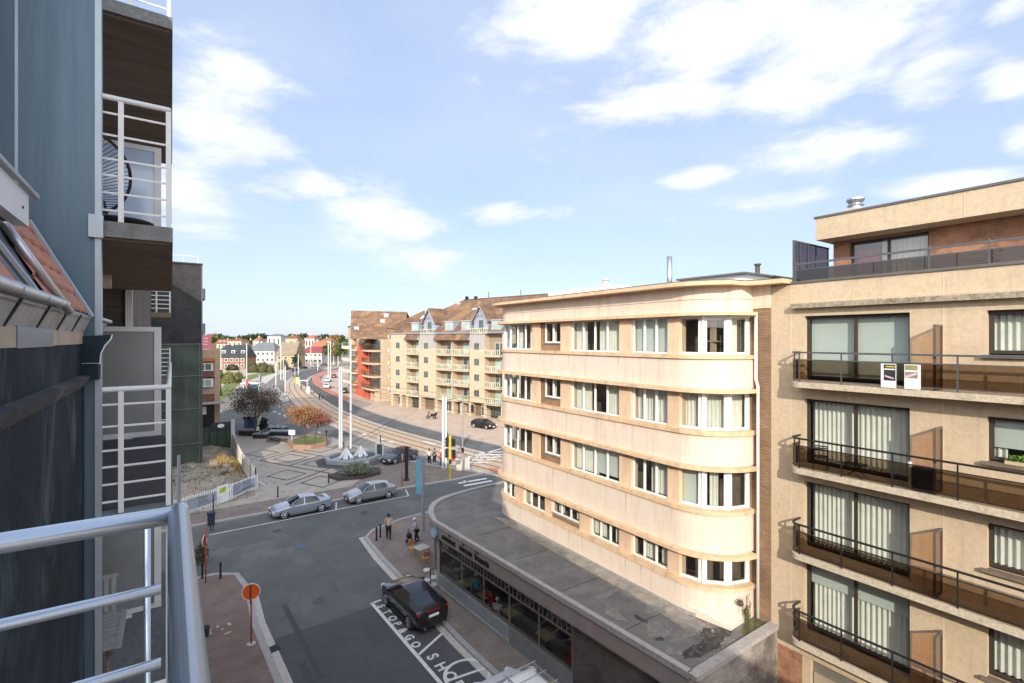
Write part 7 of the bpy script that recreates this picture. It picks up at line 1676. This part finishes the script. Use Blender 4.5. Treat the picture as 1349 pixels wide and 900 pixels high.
x,y=G(565.5,613.5); person('person in a pale top and dark trousers waiting at the crossing, left of the group',(x,y,.13),R(60),c_wht,c_blk,h_br,1.72,0,.1,(.1,.2),shoes=M_white,hairlen=.1)
x,y=G(572.5,612.5); person('person in dark clothes waiting at the crossing, in the middle of the group',(x,y,.13),R(120),c_jean,c_blk,h_br,1.7,0,.08,(.2,.25),shoes=M_white,hairlen=.1)
x,y=G(581.5,615); person('person in a bright red jacket by the thick mast at the crossing',(x,y,.13),R(-60),c_red,c_jean,h_wht,1.66,0,.08)
x,y=G(421,526.5); person('person far off beside bicycles at the tram stop crossing',(x,y,.12),R(40),c_jean,c_blk,h_br,1.75,0,.1)
p=FS.p(3.0,-.9,.14); person('person in a teal shirt and dark trousers standing inside the second shop window',tuple(p),R(-120),c_grn,c_jean,h_wht,1.7,.05,.05,(.25,.1))
p=FS.p(3.95,-1.2,.14); person('person in a red top seated inside the brasserie by the second window',tuple(p),R(-170),c_red,c_jean,h_br,1.65,.08,.0,(.3,.3),sit=True)
p=FS.p(5.0,-.75,.14); person('person in a white top seated inside the brasserie at the third window',tuple(p),R(30),c_wht,c_jean,h_wht,1.65,.1,.0,(.3,.3),sit=True)
for (u,n,rz) in ((3.95,-1.2,R(-170)),(5.0,-.75,R(30))):
    p=FS.p(u,n,.14); t=thing('restaurant_chair','dark chair under the seated guest in the '+('red top' if u<4.5 else 'white top'),'chair',p,rz,'guest chairs'); b=MB(); b.box(-.22,.2,-.2,.2,.34,.38); b.build('seat',M_teak2,t,world=False); b=MB(); b.box(-.26,-.22,-.2,.2,.38,.85); b.build('backrest',M_teak2,t,world=False)
    for a,c in ((-.2,-.18),(.18,-.18),(.18,.18),(-.2,.18)): b=MB(); b.tube([(a,c,0),(a,c,.35)],.018,5); b.build('leg',M_teak2,t,world=False)
# bicycles by the stop
def bike(label,px,py,rz):
    x,y=G(px,py); t=thing('bicycle',label,'bicycle',(x,y,.12),rz,'bicycles by the tram stop')
    for wx in (-.5,.5):
        b=MB(); b.tube([(wx+.33*math.cos(a*math.pi/8),0,.34+.33*math.sin(a*math.pi/8)) for a in range(17)],.025,4,False); b.build('wheel',M_tyre,t,world=False)
    b=MB(); 
    for a,c in (((-.5,0,.34),(-.15,0,.8)),((-.15,0,.8),(.35,0,.85)),((.35,0,.85),(-.05,0,.35)),((-.05,0,.35),(-.5,0,.34)),((.5,0,.34),(.35,0,.95))): b.tube([a,c],.025,4)
    b.build('frame',M_dark,t,world=False); b=MB(); b.rbox((-.18,0,.9),.25,.12,.05); b.build('saddle',M_black,t,world=False); b=MB(); b.tube([(.35,-.28,1.0),(.35,.28,1.0)],.02,4); b.build('handlebar',M_black,t,world=False)
bike('bicycle leaning left of the person at the stop crossing',412,521.5,.4); bike('bicycle nearest the crossing, right of the lone person',425,526,1.2); bike('bicycle against the tram shelter',396.5,514.5,2.0)
# ================================================================ BRICK HOUSE and BILLBOARD behind the hoarding
x0,_=G(290,560); bh=thing('brick_house','brown brick corner house with white window bands and an orange roof edge behind the hoarding','house',(4,88,0))
YB_=85.0; xr=PY(290,500,YB_)[0]
def zy(py,px=275): return PY(px,py,YB_)[1]
b=MB(); b.box(-6,xr,YB_,YB_+9,0,zy(461)); b.build('wall',M_tan,bh)
FBk=Fr((0,YB_),(1,0),(0,-1)); xl=PY(262,500,YB_)[0]; xm=xr-.75
def hb(name,m,u0,u1,n0,n1,za,zb_,par=None): b=MB(); b.fb(FBk,u0,u1,n0,n1,za,zb_); return b.build(name,m,par or bh)
M_bbr=brick('house_brick',(.27,.11,.08),(.22,.09,.07),(.2,.15,.12),.24,.08)
for (a,c) in ((477.5,489),(497,509),(519,530)): hb('brick_band',M_bbr,-6,xm,0,.5,zy(c+9 if False else c),zy(a))
hb('brick_band',M_bbr,-6,xm,0,.5,zy(500),zy(490))
for (a,c) in ((478,488.5),(498.5,509.5)):
    o=hb('window',M_white,xl-2.5,xm-.15,.5,.58,zy(c),zy(a)); b=MB()
    for k in range(5): u=xm-.3-(k+1)*.85; b.quad(FBk.p(u,.59,zy(c)+.15),FBk.p(u+.72,.59,zy(c)+.15),FBk.p(u+.72,.59,zy(a)-.15),FBk.p(u,.59,zy(a)-.15))
    b.build('pane',MC['far_pane'] if a<490 else MC['far_curtained_pane'],o)
b=MB(); b.add([(xl-4,YB_-.9,zy(476)),(xm+.1,YB_-.9,zy(476)),(xm+.1,YB_+1,zy(467.5)),(xl-4,YB_+1,zy(467.5)),(xl-4,YB_+1,zy(476)),(xm+.1,YB_+1,zy(476))],[(0,1,2,3),(0,3,4),(1,5,2)]); b.build('roof_apron',mat('orange_tiles',(.42,.13,.05),.8,.2,3),bh)
hb('shop_awning',mat('awning',(.50,.47,.44),.8,.1),xl-2,xm+1.3,.5,2.0,zy(531),zy(529)); hb('shop_front',M_dark,-6,xm,0,.45,0,zy(533)); hb('shop_panel',M_white,xl-1,xl+.9,.46,.5,zy(545),zy(535))
b=MB(); b.box(xm-.3,xm+.3,YB_+.5,YB_+1.5,zy(461),zy(458)+.6); b.build('chimney',M_tan,bh)
yb=97; bz=lambda py:PY(270,py,yb)[1]; t=thing('billboard','large faded pink billboard above the roof of the brick corner house','billboard',(3,yb,0)); xa,xb_=PY(258,450,yb)[0],PY(278.3,450,yb)[0]
b=MB(); b.box(xa,xb_,yb,yb+.25,bz(461),bz(441.5)); b.build('panel',mat('billboard_pink',(.62,.17,.22),.6,.12,.5,dirt=(.70,.45,.48),dscale=.5,damt=.8),t); b=MB(); b.box(xa,xa+.2,yb+.3,yb+.5,0,bz(442)); b.box(xb_-.3,xb_-.1,yb+.3,yb+.5,0,bz(442)); b.build('posts',M_poleg,t)
b=MB(); rnd=random.Random(4)
for k in range(3):
    u=xa+.8
    while u<xb_-.5: w=rnd.uniform(.15,.4); b.box(u,u+w,yb-.02,yb,bz(445+k*4+1.6),bz(445+k*4)); u+=w+.12
tag(b.build('faded_letters',mat('billboard_pale',(.75,.6,.6),.7),t),None,None,kind='stuff')
# ================================================================ FAR HOUSES
def house(label,px0,px1,ybase,yeave,yridge,wallm,roofm,depth=9,hip=.25,rz=0,win=4,fl=2,chim=1,dorm=0,cat='house',group='far houses along the curve',z0=0,skew=0,d=None,gable=False):
    if d is None: d=(HC-z0)*F_/(ybase-HY)
    a=DD(px0,HY,d); c=DD(px1,HY,d); ze=HC-(yeave-HY)*d/F_; zr=HC-(yridge-HY)*d/F_
    u=(c-a).xy; L=u.length; u.normalize()
    if skew: 
        cs,sn=math.cos(skew),math.sin(skew); u=Vector((u.x*cs-u.y*sn,u.x*sn+u.y*cs))
    fr=Fr(a.xy,u); 
    if fr.n.y>0: fr.n=-fr.n
    m_=fr.p(L/2,-depth/2,z0); t=thing('house',label,cat,m_,0,group)
    b=MB(); b.fb(fr,0,L,-depth,0,z0,ze); b.build('wall',wallm,t)
    o=.4; b=MB(); h=L*hip
    P=[fr.p(-o,o,ze),fr.p(L+o,o,ze),fr.p(L+o,-depth-o,ze),fr.p(-o,-depth-o,ze),fr.p(h,-depth/2,zr),fr.p(L-h,-depth/2,zr)]
    if gable: P=[fr.p(-o,o,ze),fr.p(L+o,o,ze),fr.p(L+o,-depth-o,ze),fr.p(-o,-depth-o,ze),fr.p(L/2,o,zr),fr.p(L/2,-depth-o,zr)]; b.add(P,[(0,4,5,3),(1,2,5,4),(0,1,4),(3,5,2)])
    else: b.add(P,[(0,1,5,4),(2,3,4,5),(1,2,5),(3,0,4)])
    r=b.build('roof',roofm,t)
    for k in range(chim): u_=L*(.3+.4*k); b=MB(); b.fb(fr,u_,u_+.9,-depth/2-.4,-depth/2+.4,zr-1.0,zr+.9); b.build('chimney',M_tan if k%2 else M_conclight,r)
    for k in range(dorm):
        u_=L*(.15+.7*k/max(1,dorm-1)); zz=ze+(zr-ze)*.35; n_=-(depth/2)*.35; b=MB(); b.fb(fr,u_-.8,u_+.8,n_-1.5,n_+.35,zz-.2,zz+1.2); q=b.build('dormer',M_white,r); b=MB(); b.fb(fr,u_-.6,u_+.6,n_+.35,n_+.4,zz,zz+1.0); b.build('pane',MC['far_pane'],q)
    H_=(ze-z0)/fl
    for f in range(fl):
        for k in range(win):
            u_=L*(k+.5)/win; w=min(1.6,L/win*.6); b=MB(); b.fb(fr,u_-w/2,u_+w/2,0,.06,z0+H_*f+H_*.3,z0+H_*f+H_*.82); q=b.build('window',M_white if wallm!=M_white else M_poleg,t); b=MB(); b.fb(fr,u_-w/2+.12,u_+w/2-.12,.06,.09,z0+H_*f+H_*.3+.12,z0+H_*f+H_*.82-.12); b.build('pane',MC['far_pane'],q)
    return t
M_rred=mat('far_red_roof',(.22,.075,.05),.85,.2,.5); M_rpur=mat('far_plum_roof',(.24,.055,.06),.8,.15,.5); M_rgry=mat('far_grey_roof',(.14,.155,.17),.8,.15,.5); M_rblk=mat('far_black_roof',(.035,.04,.045),.5,.2,.5); M_rorg=mat('far_orange_roof',(.33,.13,.075),.85,.15,.5); M_rbrn=mat('far_brown_tiles',(.23,.185,.13),.85,.2,.5)
M_wht2=mat('far_white_wall',(.52,.49,.44),.85,.06,.5); M_org2=mat('far_ochre_wall',(.38,.27,.17),.85,.08,.5); M_brk2=mat('far_brick_wall',(.24,.13,.095),.85,.1,.5)
house('black roofed house with white lower walls and white dormers, left of the lawn',287,323,486,471,454.5,M_brk2,M_rblk,10,.05,win=5,dorm=3)
house('white villa with glazed balconies and a broad grey hipped roof',325,361.5,478.5,462.5,451.5,M_wht2,M_rgry,14,.22,win=6)
house('ochre brick house with a steep brown tiled roof right of the grey roofed villa',364,389,483,468,450.5,M_org2,M_rbrn,12,.04,win=3,chim=2)
house('white house with a plum coloured roof and blue shaded balconies',395,424,479,465,457,M_wht2,M_rpur,12,.2,win=5,chim=0)
house('white gabled house with an orange red roof behind the plum roofed one',405,431,474,461,449.5,M_wht2,M_rorg,12,.25,win=4)
house('long terrace with red tiled roofs behind the black roofed house',282,320,468.5,453,447,M_tan,M_rred,14,.02,win=8,dorm=6,chim=3)
house('long low red roofed terrace behind the brown tiled house',342,392,466,452,446.5,M_tan,M_rred,14,.04,win=9,dorm=6,chim=3,fl=2)
house('red roofed house in the trees right of the terraces',394,418,466,452,446.5,M_brk2,M_rred,12,.2,win=3)
hills=[]
# gentle rise far behind
b=MB(); K=60; vs=[];
for i in range(K+1):
    a=R(-62+180*i/K)
    for (rr,z) in ((330,0.0),(430,5.5+1.5*math.sin(i*.9)),(640,8+2*math.sin(i*.5)),(1400,6)): vs.append((rr*math.sin(a),rr*math.cos(a),z if z else -.05))
b.add(vs,[(i*4+j,(i+1)*4+j,(i+1)*4+j+1,i*4+j+1) for i in range(K) for j in range(3)])
struct('hills',b,mat('far_dune_green',(.10,.12,.05),.95,.4,.02,dirt=(.22,.19,.12),dscale=.01,damt=.6),True)
for (l,p0,p1,ye,yr,dd_,wm_,rm_) in (('small white gable house on the rise, centre of the skyline',402,414,446,441.5,430,M_wht2,M_rorg),('white gabled house on the rise above the grey roofed villa',333,341,449,444,380,M_wht2,M_rorg),('red roofed house on the rise left of the white gable',376,392,446,442,440,M_tan,M_rred),('pale long house crowning the rise above the red terrace',352,370,443,440,460,M_wht2,M_rgry),('orange roofed house on the rise right of the skyline',422,436,449,445.5,400,M_tan,M_rorg),('red roofed house on the rise above the black roof',300,318,449,446,400,M_tan,M_rred)):
    house(l,p0,p1,0,ye,yr,wm_,rm_,12,.3,win=3,fl=1,z0=5,d=dd_,group='houses on the distant rise')
# hedges, lawn, conifers in the middle distance
poly('lawn',[G(292,512),G(300,500),G(330,494),G(362,489),G(366,491.5),G(340,497),G(318,504),G(300,518)],.07,M_grass)
poly('grass_verge',[G(288,530),G(292,512),G(305,506),G(312,508),G(300,524)],.06,M_grass)
shrubs=[(302,505,491,24,L_yg,'sunlit yellow green rounded hedge at the left of the lawn'),(314,504,490,14,L_yg,'yellow green hedge end beside the dark lamp post'),(333,491,477.5,15,L_gr,'rounded green bush in front of the grey roofed villa, left one'),(346,491,477,16,L_gr,'rounded green bush in front of the grey roofed villa, middle one'),(356,491,480,10,L_gr,'rounded green bush in front of the grey roofed villa, right one'),(306,488,480,14,L_dg,'dark clipped hedge before the black roofed house'),(374,487,474,12,L_gr,'bush at the corner of the ochre brick house'),(392,484,471,10,L_dg,'dark bush between ochre house and plum roofed house'),(288,522,499,8,L_dg,'dark clipped hedge beside the brick corner house')]
for (px,py,pt,w,m,l) in shrubs:
    x,y=G(px,py); d=S_*x+C_*y; h=(py-pt)*d/F_; rr=w*d/F_/2; t=thing('bush',l,'bush',(x,y,0),0,'bushes along the far lawn'); rnd=random.Random(px); b=MB()
    for i in range(900):
        q=Vector((rnd.gauss(0,1),rnd.gauss(0,1),abs(rnd.gauss(0,1)))).normalized()*rnd.uniform(.75,1.03)*(1+.12*math.sin(5*rnd.random())); p=Vector((x+q.x*rr,y+q.y*rr*.8,q.z*h)); a_=Vector((rnd.gauss(0,1),rnd.gauss(0,1),rnd.gauss(0,1))).normalized(); c2=a_.cross(Vector((rnd.gauss(0,1),rnd.gauss(0,1),rnd.gauss(0,1)))).normalized(); k2=rr*.11; b.add([p-a_*k2,p+c2*k2*.7,p+a_*k2,p-c2*k2*.7],[(0,1,2,3)])
    b.build('foliage',m,t); b=MB(); b.lathe((x,y,0),[(rr*.7,0),(rr*.75,h*.5),(rr*.4,h*.8)],10); b.build('core',M_twig,t)
tree('garden_tree','tall green tree growing right of the brick corner house',287,517,478,12,L_gr,2200,.28,31,.15,(0,0),0,.2)
tree('garden_tree','small dark garden tree between black roofed house and the villa',321,484,470,10,L_dg,1200,.5,32,.15,(0,0),0,.2)
tree('garden_tree','dark pointed tree beside the plum roofed house',389,485,466,7,L_dg,1000,.45,33,.15,(0,0),0,.15)
tl=[(436,479,453,14,L_gr,'bushy green tree behind the far masts, left of the next'),(443,481,450,16,L_aut,'autumn coloured tree behind the far masts'),(450,483,451,16,L_gr,'green tree partly behind the apartment pavilion'),(428,476,455,10,L_dg,'dark tree right of the orange roofed house')]
for i,(px,py,pt,w,m,l) in enumerate(tl): tree('street_tree',l,px,py,pt,w,m,1500,.5,40+i,.25,(0,0),0,.25,group='trees behind the far masts')
rnd=random.Random(77); k=0
words=['left end of the skyline, first','left part of the skyline, second','left part, third','left part, fourth']
protos={}
for i in range(58):
    px=262+i*3.6+rnd.uniform(-1.4,1.4); d=rnd.uniform(490,600); zt=rnd.uniform(440.0,445.5) if px<452 else rnd.uniform(446,451)
    p=DD(px,HY,d); zg=5.0; H=HC-(zt-HY)*d/F_-zg; Wd=rnd.uniform(9,15); mi=rnd.choice([0,0,1,1,2])
    if mi not in protos:
        o=tree('skyline_tree','tree of the distant skyline',0,0,0,0,[L_dg,L_gr,L_aut][mi],700,1.0,50+mi,.35,(0,0),0,.25,group='trees along the distant skyline',pos=(0,0),H=10,Wd=12,nb=6); protos[mi]=o; o.location=(0,0,0)
    else: o=copy_tree(protos[mi])
    o.location=(p.x,p.y,zg-.5); o.scale=(Wd/12,Wd/12,H/10*1.05); o['group']='trees along the distant skyline'; o['label']=['dark green tree in the far skyline behind the houses','mid green tree in the far skyline behind the houses','brownish autumn tree in the far skyline behind the houses'][mi]
# ================================================================ overhead wires
ow=thing('overhead_wires','thin black overhead tram wires and span wires above the curving tracks','wires',(28,60,5.5))
for d,z in ((1.6,5.7),(4.6,5.7),(1.6,6.9),(4.6,6.9)):
    b=MB(); b.tube([(x,y,z) for x,y in off(spine,d)[:60]],.018,4); b.build('wire',M_black,ow)
for (p,q) in (((449,592,9.5),(520,535,8)),((586,620,7.4),(650,572,8)),((462,592,8.5),(452,520,8)),((586,620,7.0),(449,592,8.6))):
    a=G(p[0],p[1]);c=G(q[0],q[1]); m_=((a[0]+c[0])/2,(a[1]+c[1])/2,(p[2]+q[2])/2-.5); b=MB(); b.tube([(*a,p[2]),m_,(*c,q[2])],.014,4); b.build('span_wire',M_black,ow)
# ================================================================ tidy-up: origins for meshes without a parent
for o in COL.objects:
    if 'label' in o and len(o['label'].split())>16: o['label']=' '.join(o['label'].split()[:16])
